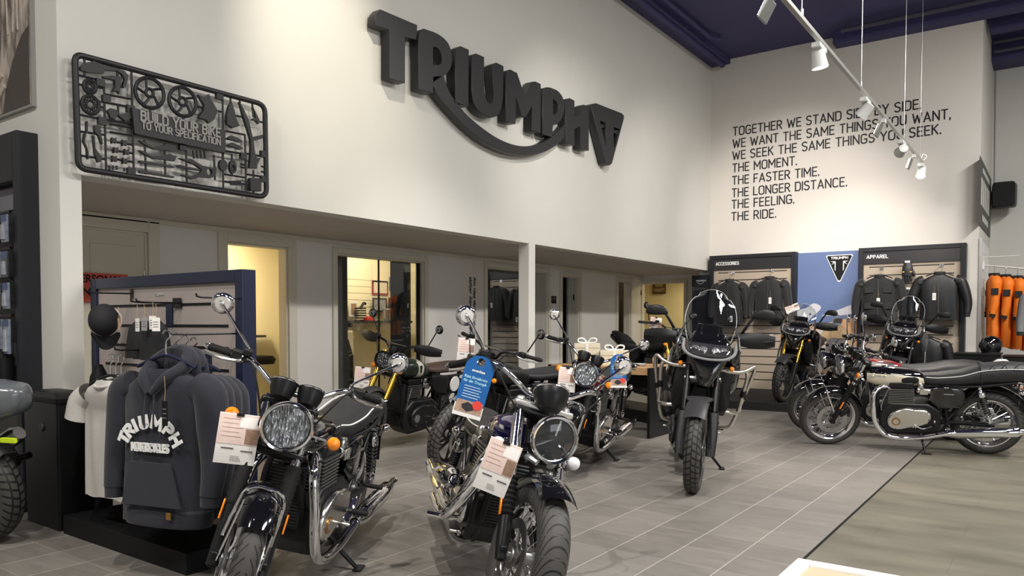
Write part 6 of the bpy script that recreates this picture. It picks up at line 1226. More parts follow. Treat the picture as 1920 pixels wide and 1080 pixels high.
def cruiser(label, X, Y, psi, lean, steer, tankm):
    b = Bike(label, None, X, Y, psi, lean, steer, WB=1.51, Rf=.322, Rr=.322, wf=.138, wr=.15, rf=.212, rr=.21, rake=27, P=(1.12, 0, .88))
    b.wheel(True, 'wave', discs=(-1, 1)); b.wheel(False, 'wave', discs=(-1,))
    b.fender(True, BLKGLOSS, 58, 150, gap=.03, wx=.03); b.fender(False, BLKGLOSS, 15, 165, gap=.03, wx=.03)
    b.forks(.115, r=.029, clampz=(.70, .90), ztop=.93, gaz=(.46, .62), clampm=BLKSAT)
    for sd in (1, -1): b.add('fork_cover', MB().tube([b.fk(.70, sd*.115), b.fk(.88, sd*.115)], .027, 18, 1), CHROME, True)
    b.add('top_yoke', MB().box(b.fk(.925, 0, -.02), (.10, .30, .035), rotm((0, 1, 0), -rad(20))).cyl(b.fk(.93, .115), b.fk(.965, .115), .022).cyl(b.fk(.93, -.115), b.fk(.965, -.115), .022), mat('satin aluminium', (.62, .61, .59), .3, .8, noise=.04), True, bevel=.014)
    b.headlight((1.44, 0, .83), .102, CHROME, CHROME, dark=True, depth=.16)
    b.add('headlight_mount', MB().tube([(1.30, .05, .70), (1.36, .06, .72), (1.40, .03, .71)], .016, 8, 3).tube([(1.30, -.05, .70), (1.36, -.06, .72), (1.40, -.03, .71)], .016, 8, 3), ALLOYD, True)
    H = Vector((1.24, 0, 1.02)); d = Vector((-.5, 0, .87)); G = b.add('gauge', MB().lathe([(.005, -.105), (.045, -.095), (.072, -.06), (.082, -.02), (.083, 0), (.075, 0)], H, d, 32), BLKSAT, True); b.add('gauge_rim', MB().torus(H, d, .080, .006, 32, 8), CHROME, True, G); b.add('gauge_face', MB().cyl(H-d*.006, H-d*.004, .076, n=28), DASH, True, G)
    b.bars([(1.12, 0, .98), (1.13, .07, .985), (1.14, .14, 1.02), (1.10, .24, 1.07), (1.00, .33, 1.06), (.86, .40, 1.00)], r=.0127)
    b.mirrors((1.03, .30, 1.08), (.99, .43, 1.25), bend=[(1.045, .31, 1.12)], rs=.007)
    b.indicators([(1.28, .19, .735)], .031, CLEARL, CHROME, root_y=.11)
    b.tank([(.56, 0, .73, .075, .05), (.63, 0, .745, .115, .075), (.76, 0, .765, .135, .085), (.90, 0, .775, .14, .088), (1.02, 0, .785, .12, .08), (1.12, 0, .795, .07, .05)], tankm, None, badge=CHROME)
    b.seat([(-.25, 0, .74, .06, .03), (-.2, 0, .745, .10, .04), (0, 0, .735, .11, .045), (.08, 0, .72, .10, .04)], name='pillion_seat')
    b.seat([(.06, 0, .70, .08, .03), (.12, 0, .715, .15, .05), (.28, 0, .695, .165, .05), (.45, 0, .69, .14, .045), (.57, 0, .71, .10, .04), (.62, 0, .725, .05, .02)], pipe=PALE)
    b.twin(cover=CHROME, fins=BLKENG); b.frame_(zs=.68, xs=-.1); b.swing(); b.shocks(top=(.12, .15, .60), bot=(.0, .15, .36)); b.radiator(1.02, .46, .2, .28)
    for dz, yy in ((0, .22), (-.07, .255)):
        b.pipe([(.90, .085, .69), (.98, .13, .68), (1.02, .18, .58+dz), (.97, yy, .42+dz), (.84, yy+.01, .33+dz*.6), (.60, yy+.01, .30+dz*.5), (.36, yy+.01, .30+dz*.5)], .028, sides=(-1,), flange=(dz == 0))
    b.pipe([(.90, .085, .69), (.98, .13, .68), (1.02, .18, .58), (.97, .20, .40), (.84, .21, .28), (.36, .21, .27)], .022, sides=(1,))
    b.muffler((.38, .21, .29), (-.45, .22, .32), .045, taper=1.0, tip=.034)
    b.muffler((.78, .245, .46), (.22, .25, .40), .056, sides=(-1,), taper=1.0)
    b.pegs(x=.86, z=.28, y=.22, l=.13, m=CHROME, rear=False); b.tail(x=-.28, z=.62, lens=CLEARL); b.stand(x=.75, lean=lean)
    b.add('horn', MB().lathe([(.01, -.02), (.04, -.015), (.045, 0), (.03, .006), (.001, .008)], (1.18, -.09, .56), (1, -.3, 0), 20), CHROME)
    return b
def scrambler(label, X, Y, psi, lean, steer, tankm, gold=True, guards=True, stripe=None, round_plate=False, kind='block', seatm=LEATHER, seatm2=None, mir=((.98, .30, 1.15), (1.0, .40, 1.34), None), fend=None, lamp=True, tailup=False, group=None, emblem=None, zbar=1.12, tailm=None, marks=None, z0=0.0, th=0.0):
    b = Bike(label, group, X, Y, psi, lean, steer, z0, WB=1.42, Rf=.33, Rr=.32, wf=.105, wr=.14, rf=.25, rr=.225, rake=25, P=(1.08, 0, .95))
    b.wheel(True, kind, spoked=False, rim=BLKSAT, discs=(1,)); b.wheel(False, kind, spoked=False, rim=BLKSAT, discs=(-1,))
    b.fender(True, fend or BLKPLAS, 70, 140, gap=.03, wx=.01)
    b.forks(.105, usd=gold, gaiter=not gold, upper=GOLD if gold else BLKSAT, lower=BLKSAT, ztop=1.02, clampz=(.80, .99), zmid=.58, reflector=not gold)
    if lamp: b.headlight((1.30, 0, .955), .088, BLKSAT, BLKSAT if gold else CHROME)
    if lamp and gold: m = MB(); [m.tube([(1.325, -.08+abs(0)*i, .955+z), (1.325, .08, .955+z)], .0025, 5, 1) for z in (-.05, -.025, 0, .025, .05) for i in (0,)]; [m.tube([(1.325, y, .875), (1.325, y, 1.035)], .0025, 5, 1) for y in (-.05, -.025, 0, .025, .05)]; b.add('lamp_grille', m, BLKSAT, True)
    b.cups([(1.17, .03, 1.08)], r=.058, rim=BLKSAT)
    b.bars([(1.09, 0, 1.03), (1.09, .06, 1.03), (1.09, .12, zbar-.02), (1.05, .24, zbar), (.95, .42, zbar-.01)], BLKSAT, lever=BLKSAT if guards else ALLOY, ends=BLKSAT)
    b.add('bar_brace', MB().cyl((1.09, -.13, zbar-.015), (1.09, .13, zbar-.015), .007), ALLOY, True)
    if guards:
        for sd in (1, -1):
            rows = [[(1.06-.05*(i/6), sd*(.26+.22*i/6), zbar+.055*math.sin(PI*min(1, .25+i/7))*(1-j/2)-.03) for j in range(5)] for i in range(7)]
            rows = [[(1.10-.10*(i/6)**2+.02*math.cos(1.3*(j-2)/2), sd*(.22+.26*i/6), zbar-.005+(.035+.02*math.sin(PI*i/6))*(2-j)/2) for j in range(5)] for i in range(7)]
            b.add('hand_guard', MB().strip(rows, .006 if sd > 0 else -.006), BLKPLAS, True)
    if mir: b.mirrors(mir[0], mir[1], .045, BLKSAT, BLKSAT, PEWTER, bend=mir[2], tilt=(-1, .15, .05))
    b.indicators([(1.20, .16, .86)], .022, AMBER, BLKSAT, root_y=.10)
    tk = [(.58, 0, .80, .08, .05), (.63, 0, .82, .115, .075), (.76, 0, .845, .14, .095), (.90, 0, .86, .155, .10), (1.0, 0, .865, .14, .095), (1.06, 0, .865, .09, .06)]
    T_ = b.tank(tk, tankm, None, cap=BLKSAT)
    if stripe:
        for sd in (1, -1):
            k_ = b.add('tank_stripe', MB().sections([(.76, sd*.002, .842, .1415, .0955), (.80, sd*.002, .847, .1475, .0985), (.87, sd*.002, .853, .1555, .100)], 'x', 36, caps=False), stripe, False, T_) if sd > 0 else None
            b.add('tank_emblem', MB().prism([(-.03, .035), (.03, .035), (.0, -.04)], (.825, sd*.150, .86), (1, 0, 0), (0, -.25*sd, .97), -.006, .006), emblem or BLACK, False, T_)
    if tailup:
        b.seat([(-.30, 0, .93+th, .05, .025), (-.24, 0, .93+th, .09, .035), (-.05, 0, .89+th*.8, .12, .045), (.12, 0, .83+th*.4, .125, .05)], tailm or BLKPLAS, name='pillion_seat'); b.seat([(.08, 0, .81, .10, .03), (.16, 0, .82, .135, .05), (.35, 0, .79, .14, .05), (.52, 0, .80, .11, .045), (.60, 0, .83, .07, .03)], seatm)
        b.add('tail_unit', MB().sections([(-.36, 0, .90+th, .03, .02, 3), (-.30, 0, .88+th, .07, .04, 3), (-.05, 0, .82+th*.7, .10, .06, 3), (.25, 0, .72, .11, .07, 3)], 'x', 24), BLKPLAS); b.add('exhaust_can', MB().lathe([(.03, 0), (.055, .04), (.055, .33), (.04, .36), (.03, .36)], (.15, -.17, .45), (-1, -.05, .55), 24), STEEL)
        b.add('heat_shield', MB().box((-.02, .12, .77), (.2, .02, .05), rotm((0, 1, 0), .25)).box((-.02, .12, .70), (.2, .02, .02), rotm((0, 1, 0), .25)), STEEL, bevel=.006)
    else:
        b.seat([(-.24, 0, .83, .06, .03), (-.18, 0, .835, .11, .045), (.05, 0, .835, .13, .05), (.28, 0, .825, .135, .05), (.48, 0, .82, .12, .048), (.60, 0, .83, .08, .035)], seatm, seatm2)
    if round_plate:
        for sd in (1, -1): b.add('number_plate', MB().cyl((.18, sd*.14, .66), (.18, sd*.155, .66), .085, n=32), WHITEP, bevel=.004)
    if marks:
        cw = b.add('seat_cowl', MB().sections([(-.47, 0, .90, .03, .035, 2.5), (-.42, 0, .885, .09, .085, 2.8), (-.25, 0, .865, .13, .12, 3), (.0, 0, .84, .15, .13, 3), (.2, 0, .82, .14, .12, 3)], 'x', 28), tailm, smooth=50)
        b.add('tail_mark', MB().prism([(-.34, .80), (-.27, .815), (-.32, .86), (-.28, .87), (-.38, .94), (-.35, .88), (-.39, .87)], (0, .128, 0), XV, ZV, -.012, .003), marks, False, cw)
        b.add('fender_strip', MB().box((-.38, .07, .66), (.10, .02, .025)), marks)
    for sd in (1, -1): b.add('side_panel', MB().sections([(.26, sd*.11, .66, .02, .05, 3), (.32, sd*.12, .66, .03, .10, 4), (.50, sd*.12, .68, .03, .10, 4), (.58, sd*.11, .72, .02, .05, 3)], 'x', 24), BLKPLAS)
    b.twin(cx=.76, cover=BLKENG, case=BLKENG, badge=PEWTER, single=gold, carb=STEEL, finedge=FINM); b.frame_(zs=.78); b.swing(); b.radiator(1.0, .55, .22, .3)
    b.add('bash_plate', MB().sections([(.55, 0, .19, .10, .02, 4), (.85, 0, .18, .12, .025, 4), (1.0, 0, .28, .10, .03, 4), (1.02, 0, .36, .06, .02, 3)], 'x', 20), BLKSAT)
    b.shocks(top=(.16, .13, .72), bot=(.02, .13, .38)) if not gold else b.add('mono_shock', MB().tube([(.32, 0, .40), (.38, 0, .68)], .03, 12, 1), BLKSAT)
    b.pipe([(.90, .05, .66), (1.0, .08, .62), (1.02, .12, .40), (.92, .15, .22), (.6, .17, .25), (.3, .18, .32)], .02, BLKSAT, sides=(-1,)); b.muffler((.3, .18, .34), (-.2, .2, .48), .05, BLKSAT, sides=(-1,))
    b.fender(False, BLKPLAS, 50, 140, gap=.05, wx=.0); b.tail(x=-.28, z=.74, shell=BLKPLAS, lens=AMBER if not marks else BLKPLAS, plate=not marks) if not marks else None; b.stand(lean=lean); b.pegs(x=.44, z=.36); return b
def adventure(label, X, Y, psi, lean, steer, z0=0.0, gold=False, bars_=True, trimm=None, kind='block', up=1.0, screen=True, drl=None, spoked=True, mirz=0.0, sw=1.0, beak=BLKGLOSS, noguard=False, rack=True):
    b = Bike(label, 'adventure motorcycles', X, Y, psi, lean, steer, z0, WB=1.56, Rf=.345, Rr=.335, wf=.118, wr=.15, rf=.262, rr=.225, rake=24.5, P=(1.15, 0, 1.0))
    b.wheel(True, kind, spoked=spoked, rim=BLKSAT, discs=(1, -1), spk=STEEL); b.wheel(False, kind, spoked=spoked, rim=BLKSAT, discs=(-1,), spk=STEEL)
    b.forks(.115, usd=True, gaiter=False, upper=GOLD if gold else BLKSAT, ztop=1.10, zmid=.62, clampz=(.86, 1.07), clampm=ALLOYD, reflector=not gold)
    for sd in (1, -1): b.add('fork_guard', MB().sections([(.30, b.fk(.30).x+.01, sd*.115, .05, .035, 4), (.45, b.fk(.45).x+.03, sd*.118, .045, .04, 4), (.62, b.fk(.62).x+.03, sd*.115, .035, .038, 4)], 'z', 20), BLKPLAS, True)
    b.fender(True, GREYPLAS, 45, 145, gap=.025, wx=.05)
    b.add('fender_bridge', MB().sections([(b.WB-.20, 0, .70, .09, .02, 3), (b.WB-.10, 0, .718, .105, .02, 3), (b.WB+.0, 0, .712, .085, .015, 3), (b.WB+.06, 0, .695, .05, .010, 3)], 'x', 24), GREYPLAS, True)
    z = 1.0
    # nose, headlights, daytime light band
    N = b.add('nose_fairing', MB().sections([(.82, 1.42, 0, .04, .04, 2.6), (.90, 1.40, 0, .07, .085, 2.8), (1.00, 1.36, 0, .09, .14, 3), (1.08, 1.32, 0, .10, .17, 3), (1.16, 1.28, 0, .09, .165, 3), (1.24, 1.22, 0, .06, .12, 3)], 'z', 32), beak, smooth=50)
    b.add('headlight', MB().sections([(1.045, 1.405, 0, .045, .13, 4), (1.075, 1.41, 0, .05, .165, 4), (1.12, 1.385, 0, .05, .175, 4), (1.15, 1.35, 0, .045, .165, 3)], 'z', 32), mat('dark lamp glass', (.03, .03, .033), .06, spec=.8, coat=1), False, N)
    for sd in (1, -1):
        m = MB()
        for i in range(2): m.lathe([(.001, .0), (.024, .0), (.030, .008), (.030, -.02)], (1.452-i*.012, sd*(.05+i*.062), 1.10), (1, sd*.25, 0), 18)
        b.add('lamp_reflector', m, REFL, False, N)
    b.add('light_band', MB().tube([(1.36, -.20, 1.17), (1.40, -.195, 1.09), (1.455, -.13, 1.045), (1.475, 0, 1.03), (1.455, .13, 1.045), (1.40, .195, 1.09), (1.36, .20, 1.17)], [.010, .014, .011, .010, .011, .014, .010], 10, 6), drl or mat('grey light guide', (.22, .22, .23), .3, noise=.05), False, N)
    for sd in (1, -1):
        b.add('side_cowl', MB().sections([(1.24, sd*.19, 1.10, .012, .03, 3), (1.12, sd*.235, 1.02, .035, .10, 3), (.98, sd*.25, .93, .05, .15, 3), (.84, sd*.23, .86, .05, .14, 3), (.72, sd*.17, .86, .04, .09, 3)], 'x', 24), trimm or BLKGLOSS, smooth=50)
        b.add('radiator_shroud', MB().sections([(1.26, sd*.145, .86, .03, .08, 3), (1.15, sd*.18, .78, .05, .17, 4), (1.02, sd*.19, .72, .04, .16, 4), (.95, sd*.17, .70, .02, .10, 3)], 'x', 20), BLKPLAS)
        b.add('wind_deflector', MB().sections([(1.02, 1.28, sd*.225, .02, .012, 3), (1.12, 1.27, sd*.245, .05, .012, 3), (1.22, 1.22, sd*.225, .04, .010, 3), (1.30, 1.17, sd*.20, .012, .006, 3)], 'z', 16), mat('smoked edge', (.05, .05, .055), .15, spec=.6), False)
    rows = []
    for i in range(13):
        v = i/12; zz = 1.17+.42*v*up; row = []; hw = (.17+.035*math.sin(PI*min(1, v*1.25)) - .07*max(0, v-.72)/.28)*sw
        for j in range(15):
            u = -1+2*j/14; row.append((1.30-.20*v-.075*u*u, hw*u, zz-.03*u*u*(v > .85)))
        rows.append(row)
    if screen:
        S = b.add('windscreen', MB().strip(rows, .004), SCREENG, smooth=60); m = MB().tube([Vector(r_[0]) for r_ in rows]+[Vector(p) for p in rows[-1][1:]]+[Vector(r_[-1]) for r_ in rows[::-1][1:]], .002, 6, 1)
        b.add('screen_edge', m, mat('bright acrylic edge', (.62, .64, .65), .15, spec=.8), False, S)
        mm = MB()
        for sd in (1, -1): mm.tube([(1.24, sd*.06, 1.16), (1.25, sd*.07, 1.30)], .008, 8, 1).lathe([(.001, .012), (.014, .010), (.014, 0)], (1.245, sd*.135, 1.36), (1, 0, .3), 14)
        b.add('screen_bracket', mm, BLKSAT, False, S)
    D = b.add('dashboard', MB().box((1.17, 0, 1.25), (.02, .20, .12), rotm((0, 1, 0), .3)), DASH, bevel=.008); b.add('dash_bracket', MB().box((1.20, 0, 1.18), (.10, .18, .04)), BLKPLAS, False, D, bevel=.01)
    zb = 1.20
    b.bars([(1.10, 0, 1.13), (1.10, .08, 1.13), (1.09, .15, zb-.01), (1.05, .28, zb+.01), (.98, .46, zb)], BLKSAT, r=.014, lever=BLKSAT, ends=BLKSAT)
    if not noguard:
        for sd in (1, -1):
            rows = [[(1.15-.13*(i/7)**2+.03*math.cos(1.3*(j-2)/2), sd*(.24+.29*i/7), zb-.01+(.042+.022*math.sin(PI*i/7))*(2-j)/2) for j in range(5)] for i in range(8)]
            g_ = b.add('hand_guard', MB().strip(rows, .008 if sd > 0 else -.008), BLKPLAS, True, smooth=50); b.add('guard_bar', MB().tube([(1.05, sd*.24, zb), (1.13, sd*.34, zb-.02), (1.08, sd*.50, zb-.01), (.985, sd*.485, zb)], .008, 8, 5), BLKSAT, True, g_)
    for sd in (1, -1):
        h = Vector((1.09, sd*(.43+.04*mirz*0), 1.40+mirz)); M_ = b.add('mirror', MB().sections([(h.y-sd*.095, h.x, h.z-.018, .012, .014, 3), (h.y-sd*.06, h.x, h.z, .022, .036, 3.2), (h.y, h.x, h.z+.004, .026, .044, 3.2), (h.y+sd*.06, h.x, h.z+.0, .022, .040, 3.0), (h.y+sd*.085, h.x, h.z-.008, .010, .02, 2.5)], 'y', 20), BLKPLAS, True)
        b.add('mirror_glass', MB().box(h+Vector((-.026, -sd*.005, 0)), (.003, .13, .065)), MIRR, True, M_, bevel=.001); b.add('mirror_stem', MB().tube([(1.06, sd*.26, zb+.02), (1.08, sd*.29, zb+.08), (1.09, sd*.35, 1.37+mirz), (1.09, sd*.39, 1.385+mirz)], [.013, .012, .011, .013], 10, 5), BLKSAT, True, M_)
    b.tank([(.55, 0, .88, .10, .05), (.62, 0, .91, .15, .09), (.78, 0, .95, .19, .12), (.95, 0, .98, .205, .13), (1.10, 0, 1.0, .17, .11), (1.18, 0, 1.02, .10, .06)], trimm or BLKGLOSS, None, cap=BLKSAT)
    b.seat([(-.35, 0, .93, .08, .03), (-.28, 0, .94, .14, .05), (0, 0, .93, .15, .05), (.1, 0, .885, .15, .05), (.35, 0, .86, .14, .05), (.5, 0, .87, .11, .045), (.58, 0, .89, .08, .03)], LEATHER)
    if rack: b.add('luggage_rack', MB().tube([(-.30, -.15, .97), (-.55, -.12, .99), (-.55, .12, .99), (-.30, .15, .97)], .012, 8, 3), BLKSAT)
    b.twin(cx=.78, cover=GUNM, case=BLKENG, badge=BLKENG, carb=GUNM); b.frame_(zs=.86, xs=-.3); b.swing(); b.radiator(1.06, .62, .30, .32)
    b.add('bash_plate', MB().sections([(.55, 0, .23, .10, .02, 4), (.90, 0, .21, .13, .025, 4), (1.06, 0, .30, .11, .03, 4), (1.10, 0, .40, .07, .02, 3)], 'x', 20), ALLOYD if gold else GUNM)
    b.add('mono_shock', MB().tube([(.32, 0, .42), (.38, 0, .75)], .03, 12, 1), BLKSAT)
    b.pipe([(.92, .08, .66), (1.04, .10, .60), (1.03, .12, .36), (.92, .15, .24), (.6, .17, .30), (.2, .2, .40)], .02, STEEL, sides=(-1,)); b.muffler((.2, .2, .42), (-.35, .24, .58), .065, BLKSAT, sides=(-1,), taper=1)
    if bars_:
        cb = mat('titanium finish tube', (.60, .56, .50), .3, .9, noise=.05)
        for sd in (1, -1):
            c = MB().tube([(1.24, sd*.06, .93), (1.24, sd*.16, .945), (1.20, sd*.26, .945), (1.16, sd*.33, .965), (1.13, sd*.385, 1.0), (1.09, sd*.40, .97), (1.06, sd*.385, .88), (1.0, sd*.34, .68), (.97, sd*.30, .52), (.95, sd*.27, .47), (.92, sd*.2, .45)], .0155, 12, 6)
            c.tube([(1.16, sd*.33, .965), (1.15, sd*.345, .90), (1.10, sd*.33, .74), (1.03, sd*.33, .62)], .0155, 12, 5).tube([(.99, sd*.325, .60), (1.06, sd*.27, .60), (1.08, sd*.18, .61)], .0155, 12, 4)
            o = b.add('crash_bar', c, cb, smooth=60); b.add('bar_clamp', MB().cyl((1.125, sd*.338, .80), (1.105, sd*.332, .75), .024, n=16).cyl((1.03, sd*.36, .77), (1.018, sd*.353, .73), .024, n=16), BLKSAT, False, o)
    else:
        eb = mat('bright guard tube', (.60, .60, .60), .25, .9, noise=.05)
        for sd in (1, -1): b.add('crash_bar', MB().tube([(1.0, sd*.20, .98), (.99, sd*.27, .88), (.98, sd*.30, .66), (.96, sd*.29, .46), (.80, sd*.27, .40), (.6, sd*.2, .38)], .014, 10, 5).tube([(1.06, sd*.17, .60), (1.02, sd*.28, .58), (.80, sd*.28, .52), (.7, sd*.2, .52)], .014, 10, 5), eb, smooth=60)
    b.indicators([(1.30, .20, .97)], .020, AMBER, BLKSAT, False, root_y=.12)
    b.fender(False, BLKPLAS, 60, 150, gap=.06, wx=.0); b.tail(x=-.42, z=.88, shell=BLKPLAS); b.stand(lean=lean); b.pegs(x=.42, z=.38)
    return b
BLUEP = mat('deep violet blue paint', (.012, .008, .075), .10, spec=.6, coat=1.0, noise=.1, nscale=4); REDP = mat('cherry red paint', (.30, .006, .010), .12, spec=.6, coat=1.0); DREDP = mat('dark cherry paint', (.16, .004, .010), .12, spec=.6, coat=1.0)
CREAMP = mat('ivory paint', (.66, .60, .46), .2, coat=.8); GREYP = mat('graphite silver paint', (.16, .16, .17), .2, .5, coat=.8); GREENP = mat('dark green satin paint', (.020, .030, .020), .3, coat=.4); BLKMAT = mat('matt black paint', (.012, .012, .012), .42, spec=.5, noise=.05); STRIPE = mat('bone stripe paint', (.60, .58, .48), .3)
WPIPE = mat('white seat piping', (.70, .70, .68), .5); BRNSEAT = mat('brown seat leather', (.085, .055, .045), .45, noise=.1, nscale=50); SLATE = mat('slate grey paint', (.10, .11, .12), .25, coat=.5)
B1 = classic('nearest gloss black roadster at left with amber indicators and big round headlight', -3.526, 3.081, -60.1, 9.7, 26, BLKGLOSS, pipe=WPIPE)
B2 = cruiser('violet-tanked low cruiser with chrome headlight shell and clear indicators, in the middle foreground', -2.977, 3.59, -43, 14, 7, BLUEP)
B3 = classic('dark red roadster with a blue card on its mirror, behind the violet-tanked cruiser', -3.821, 6.873, -76.5, 10.9, 20, DREDP)
B4 = scrambler('dark green scrambler with bone tank stripe and gold fork in front of the glass front', -5.697, 6.636, -85.4, 8.8, 8.6, GREENP, stripe=STRIPE, round_plate=True, seatm=BRNSEAT, fend=GREYPLAS)
B5 = scrambler('black scrambler with small round mirrors, between the green one and the violet cruiser', -4.2, 6.5, -96, 10.7, 12, BLKMAT, gold=False, guards=False, fend=SLATE, lamp=True)
B6 = adventure('big black adventure motorcycle with bare metal crash bars and tall clear screen, facing the camera', -2.942, 6.961, -64.8, 6.9, -9, kind='block')
B7 = scrambler('black roadster with raised tail and gold fork standing behind the oak table', -5.25, 9.95, -30, 8, 5, BLKMAT, tailup=True, guards=False, group=None, z0=.15, th=.09)
B8 = adventure('black adventure motorcycle with gold fork on the low platform before the back wall', -3.44, 13.22, -88, 8.6, -7, z0=.12, gold=True, bars_=False, up=.8, rack=False)
B9 = classic('black and ivory roadster seen side-on at right with a quilted seat', -.58, 8.98, 192.7, 9.8, 19, BLKGLOSS, flank=CREAMP, pipe=WPIPE, quilt=True)
B10 = classic('graphite silver-tanked roadster directly behind the black and ivory one', -.95, 9.86, 192, 9.8, 15, GREYP)
B11 = classic('bright red-tanked roadster, second behind the black and ivory one', -1.05, 10.75, 192, 9.8, 15, REDP)
B12 = adventure('adventure motorcycle with clear screen, farthest behind the black and ivory roadster', -2.0, 13.12, -86, 8, 6, z0=.12, bars_=False, trimm=SLATE, rack=False)
B13 = scrambler('slate grey motorcycle with neon marks cut off by the left edge', -5.17, 1.82, 200, 8, 5, SLATE, gold=True, guards=False, tailup=True, seatm=SLATE, tailm=SLATE, marks=mat('neon yellow decal', (.62, .80, .02), .4, noise=.02))
pl_ = thing('display_plinth', 'low dark plinth under the black roadster behind the oak table', 'plinth', (-4.63, 9.6, 0), (0, 0, rad(-30)))
MB().b2((-1.05, -.3, 0), (1.05, .3, .135)).obj('box', BLACK, pl_, smooth=0, bevel=.004); MB().b2((-1.06, -.31, .135), (1.06, .31, .15)).obj('top', BLKPLAS, pl_, smooth=0, bevel=.003)

# ------------------------------------------------------------------ sheets hanging from the bars
def facing(p, off=0.0): return math.atan2(-p.x, p.y)+rad(off)      # turned towards the aisle in front
def dep(x, y, q):      # point on the pixel's line of sight at the distance of a point on the bike
    D = (q-Vector((0, 0, EYE))).dot(_F) if isinstance(q, Vector) else q
    return ray(x, y)*D+Vector((0, 0, EYE))
def sheet(x, y, D, label, roll=0.0, w=.15, h=.212, bend=.014, off=0.0, pitch=0.0, seed=0, group='printed price sheets on the motorcycles'):
    q = dep(x, y, D); t = thing('price_sheet', label, 'price sheet', q, (rad(pitch), rad(roll), facing(q, off)), group)
    def S(x0, x1, z0, z1, off, nm, m, parent=None):
        rows = []
        for i in range(7):
            z = z0+(z1-z0)*i/6; k_ = (-z/h); rows.append([(x0+(x1-x0)*j/4, -off-bend*math.sin(PI*k_)*.9-.006*math.sin(3*(x0+(x1-x0)*j/4)/w+seed), z) for j in range(5)])
        return MB().strip(rows, .0006).obj(nm, m, t, smooth=60)
    S(-w/2, w/2, -h, 0, 0, 'paper', PAPER); S(-w/2+.002, w/2-.002, -h*.60, -.004, .0012, 'print_field', PEACH); S(w*.18, w/2-.002, -h*.58, -h*.28, .0020, 'print_rock', BROWNP)
    S(w*.02, w*.47, -h*.26, -.01, .0020, 'print_mist', PAPER)
    for i in range(5): S(-w*.40, (w*.05, -w*.02, w*.10, w*.02, w*.08)[i], -h*(.10+i*.085)-.003, -h*(.10+i*.085), .0022, 'print_line', mat('faded print', (.50, .36, .31), .6))
    S(-w*.36, -w*.06, -h*.70, -h*.675, .0016, 'print_figure', INK); S(w*.12, w*.42, -h*.735, -h*.71, .0016, 'print_figure', INK)
    for i in range(4): S(-w*.12, w*(.10+.02*i), -h*(.83+i*.03)-.002, -h*(.83+i*.03), .0016, 'print_line', mat('pale print', (.45, .42, .42), .6))
    MB().box((0, -.004, -.004), (.03, .01, .012)).obj('clip', BLKPLAS, t); return t
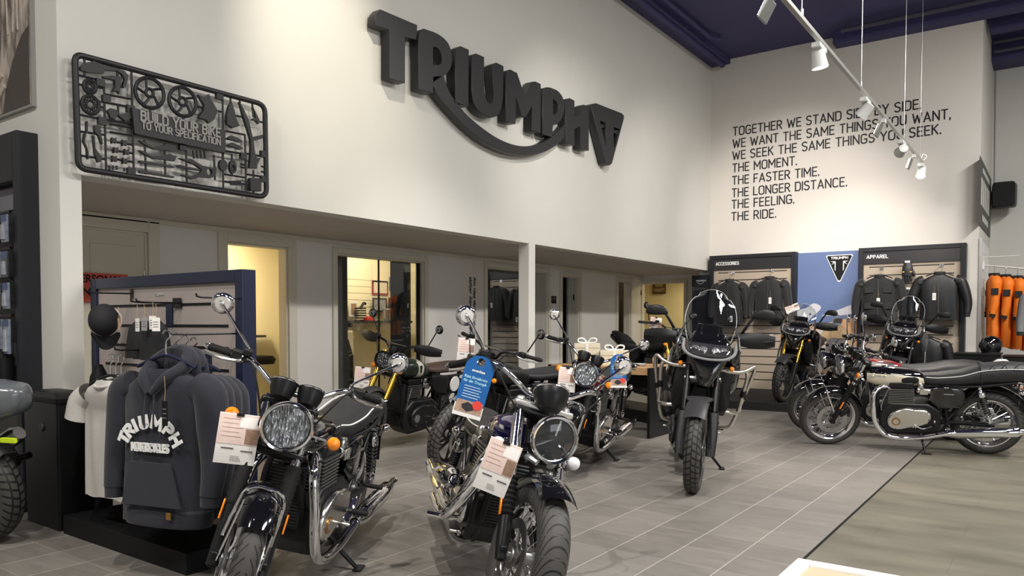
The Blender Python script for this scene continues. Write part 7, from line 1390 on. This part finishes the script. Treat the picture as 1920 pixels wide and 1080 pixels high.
def instag(x, y, D, roll, label, off=0.0):
    # blue swing card: hole at the top, headline, bullet lines, photo strip, red seal
    q = dep(x, y, D); t = thing('swing_card', label, 'hang tag', q, (0, rad(roll), facing(q, off)), 'blue insurance cards on the mirrors'); w, h = .135, .29; BLU_ = mat('insurance blue card', (.015, .115, .36), .35, noise=.05, nscale=4)
    top = [(w*math.cos(a)*.5, -.065+.065*math.sin(a)) for a in [PI*i/16 for i in range(17)]]
    ring = [(.019*math.cos(2*PI*i/20), -.030+.019*math.sin(2*PI*i/20)) for i in range(20)]
    shape2d('card', [top+[(-w/2, -h*.80), (w/2, -h*.80)], ring], .0015, (0, 0, 0), (1, 0, 0), ZV, BLU_, t)
    shape2d('card_foot', [[(-w/2, -h), (w/2, -h), (w/2, -h*.80), (-w/2, -h*.80)]], .0015, (0, 0, 0), (1, 0, 0), ZV, PAPER, t)
    text('logo_text', 'svedea', (0, -.002, -.078), (1, 0, 0), ZV, WHITELET, t, w=.062, h=.012, depth=.0006, align='CENTER', bold=.03)
    LB = mat('pale blue lettering', (.42, .75, .85), .5)
    text('headline', 'Rätt försäkring', (-w*.42, -.002, -.112), (1, 0, 0), ZV, LB, t, w=w*.80, h=.0125, depth=.0006, bold=.02); text('headline', 'för din Triumph', (-w*.42, -.002, -.131), (1, 0, 0), ZV, LB, t, w=w*.80, h=.0125, depth=.0006, bold=.02)
    for i in range(5): MB().b2((-w*.34, -.0026, -.150-i*.0125), (w*(.22+.06*(i % 2)), -.0018, -.147-i*.0125)).obj('print_line', mat('white small print', (.6, .7, .8), .5), t, smooth=0)
    MB().b2((-w*.46, -.003, -h*.93), (w*.46, -.0018, -h*.74)).obj('print_photo', mat('printed road photo', (.42, .28, .20), .5, noise=.5, nscale=50), t, smooth=0)
    MB().prism([(-.03, -.252), (-.005, -.265), (.025, -.252), (.015, -.228), (-.01, -.22), (-.035, -.236)], (0, -.003, 0), (1, 0, 0), ZV, 0, .0008).obj('print_bike', mat('printed dark bike', (.03, .03, .035), .5, noise=.3, nscale=60), t, smooth=0)
    MB().prism([(.036+(.024 if i % 2 else .020)*math.cos(2*PI*i/24), -.226+(.024 if i % 2 else .020)*math.sin(2*PI*i/24)) for i in range(24)], (0, -.004, 0), (1, 0, 0), ZV, 0, .001).obj('seal', mat('red seal', (.75, .06, .05), .5), t, smooth=0)
    return t
sheet(452, 776, B1.local((1.30, -.14, .80)), 'peach and white price sheet beside the headlight of the nearest black roadster', 9, .165, .215)
sheet(951, 829, B2.local((1.55, -.13, .72)), 'price sheet hanging on the fork of the violet-tanked cruiser', 21, .14, .225)
sheet(1065, 689, B3.local((1.30, -.15, .80)), 'price sheet under the amber indicator of the dark red roadster', 5)
sheet(681, 688, B4.local((1.25, -.15, .9)), 'price sheet left of the caged headlight of the green scrambler', 6)
sheet(876, 634, B5.local((1.1, -.2, 1.1)), 'price sheet half hidden behind a chrome mirror stem, above the blue card', 6)
sheet(1231, 595, B7.local((.98, -.36, 1.1)), 'price sheet on the black roadster behind the oak table, left of the tall screen', 8)
sheet(1440, 628, B8.local((1.12, -.47, 1.15)), 'small sheet on the hand guard of the bike on the platform', -12, .15, .12)
sheet(1483, 572, B8.local((1.15, 0, 1.3)), 'white sheet lying behind the small screen of the bike on the platform', -20, .2, .13, pitch=-35)
instag(906, 668, B2.local((1.16, -.31, 1.12)), 16, 'large blue card on the chrome mirror stem of the violet-tanked cruiser')
instag(1160, 664, B3.local((1.25, .30, 1.14)), 0, 'smaller blue card on the mirror of the dark red roadster')
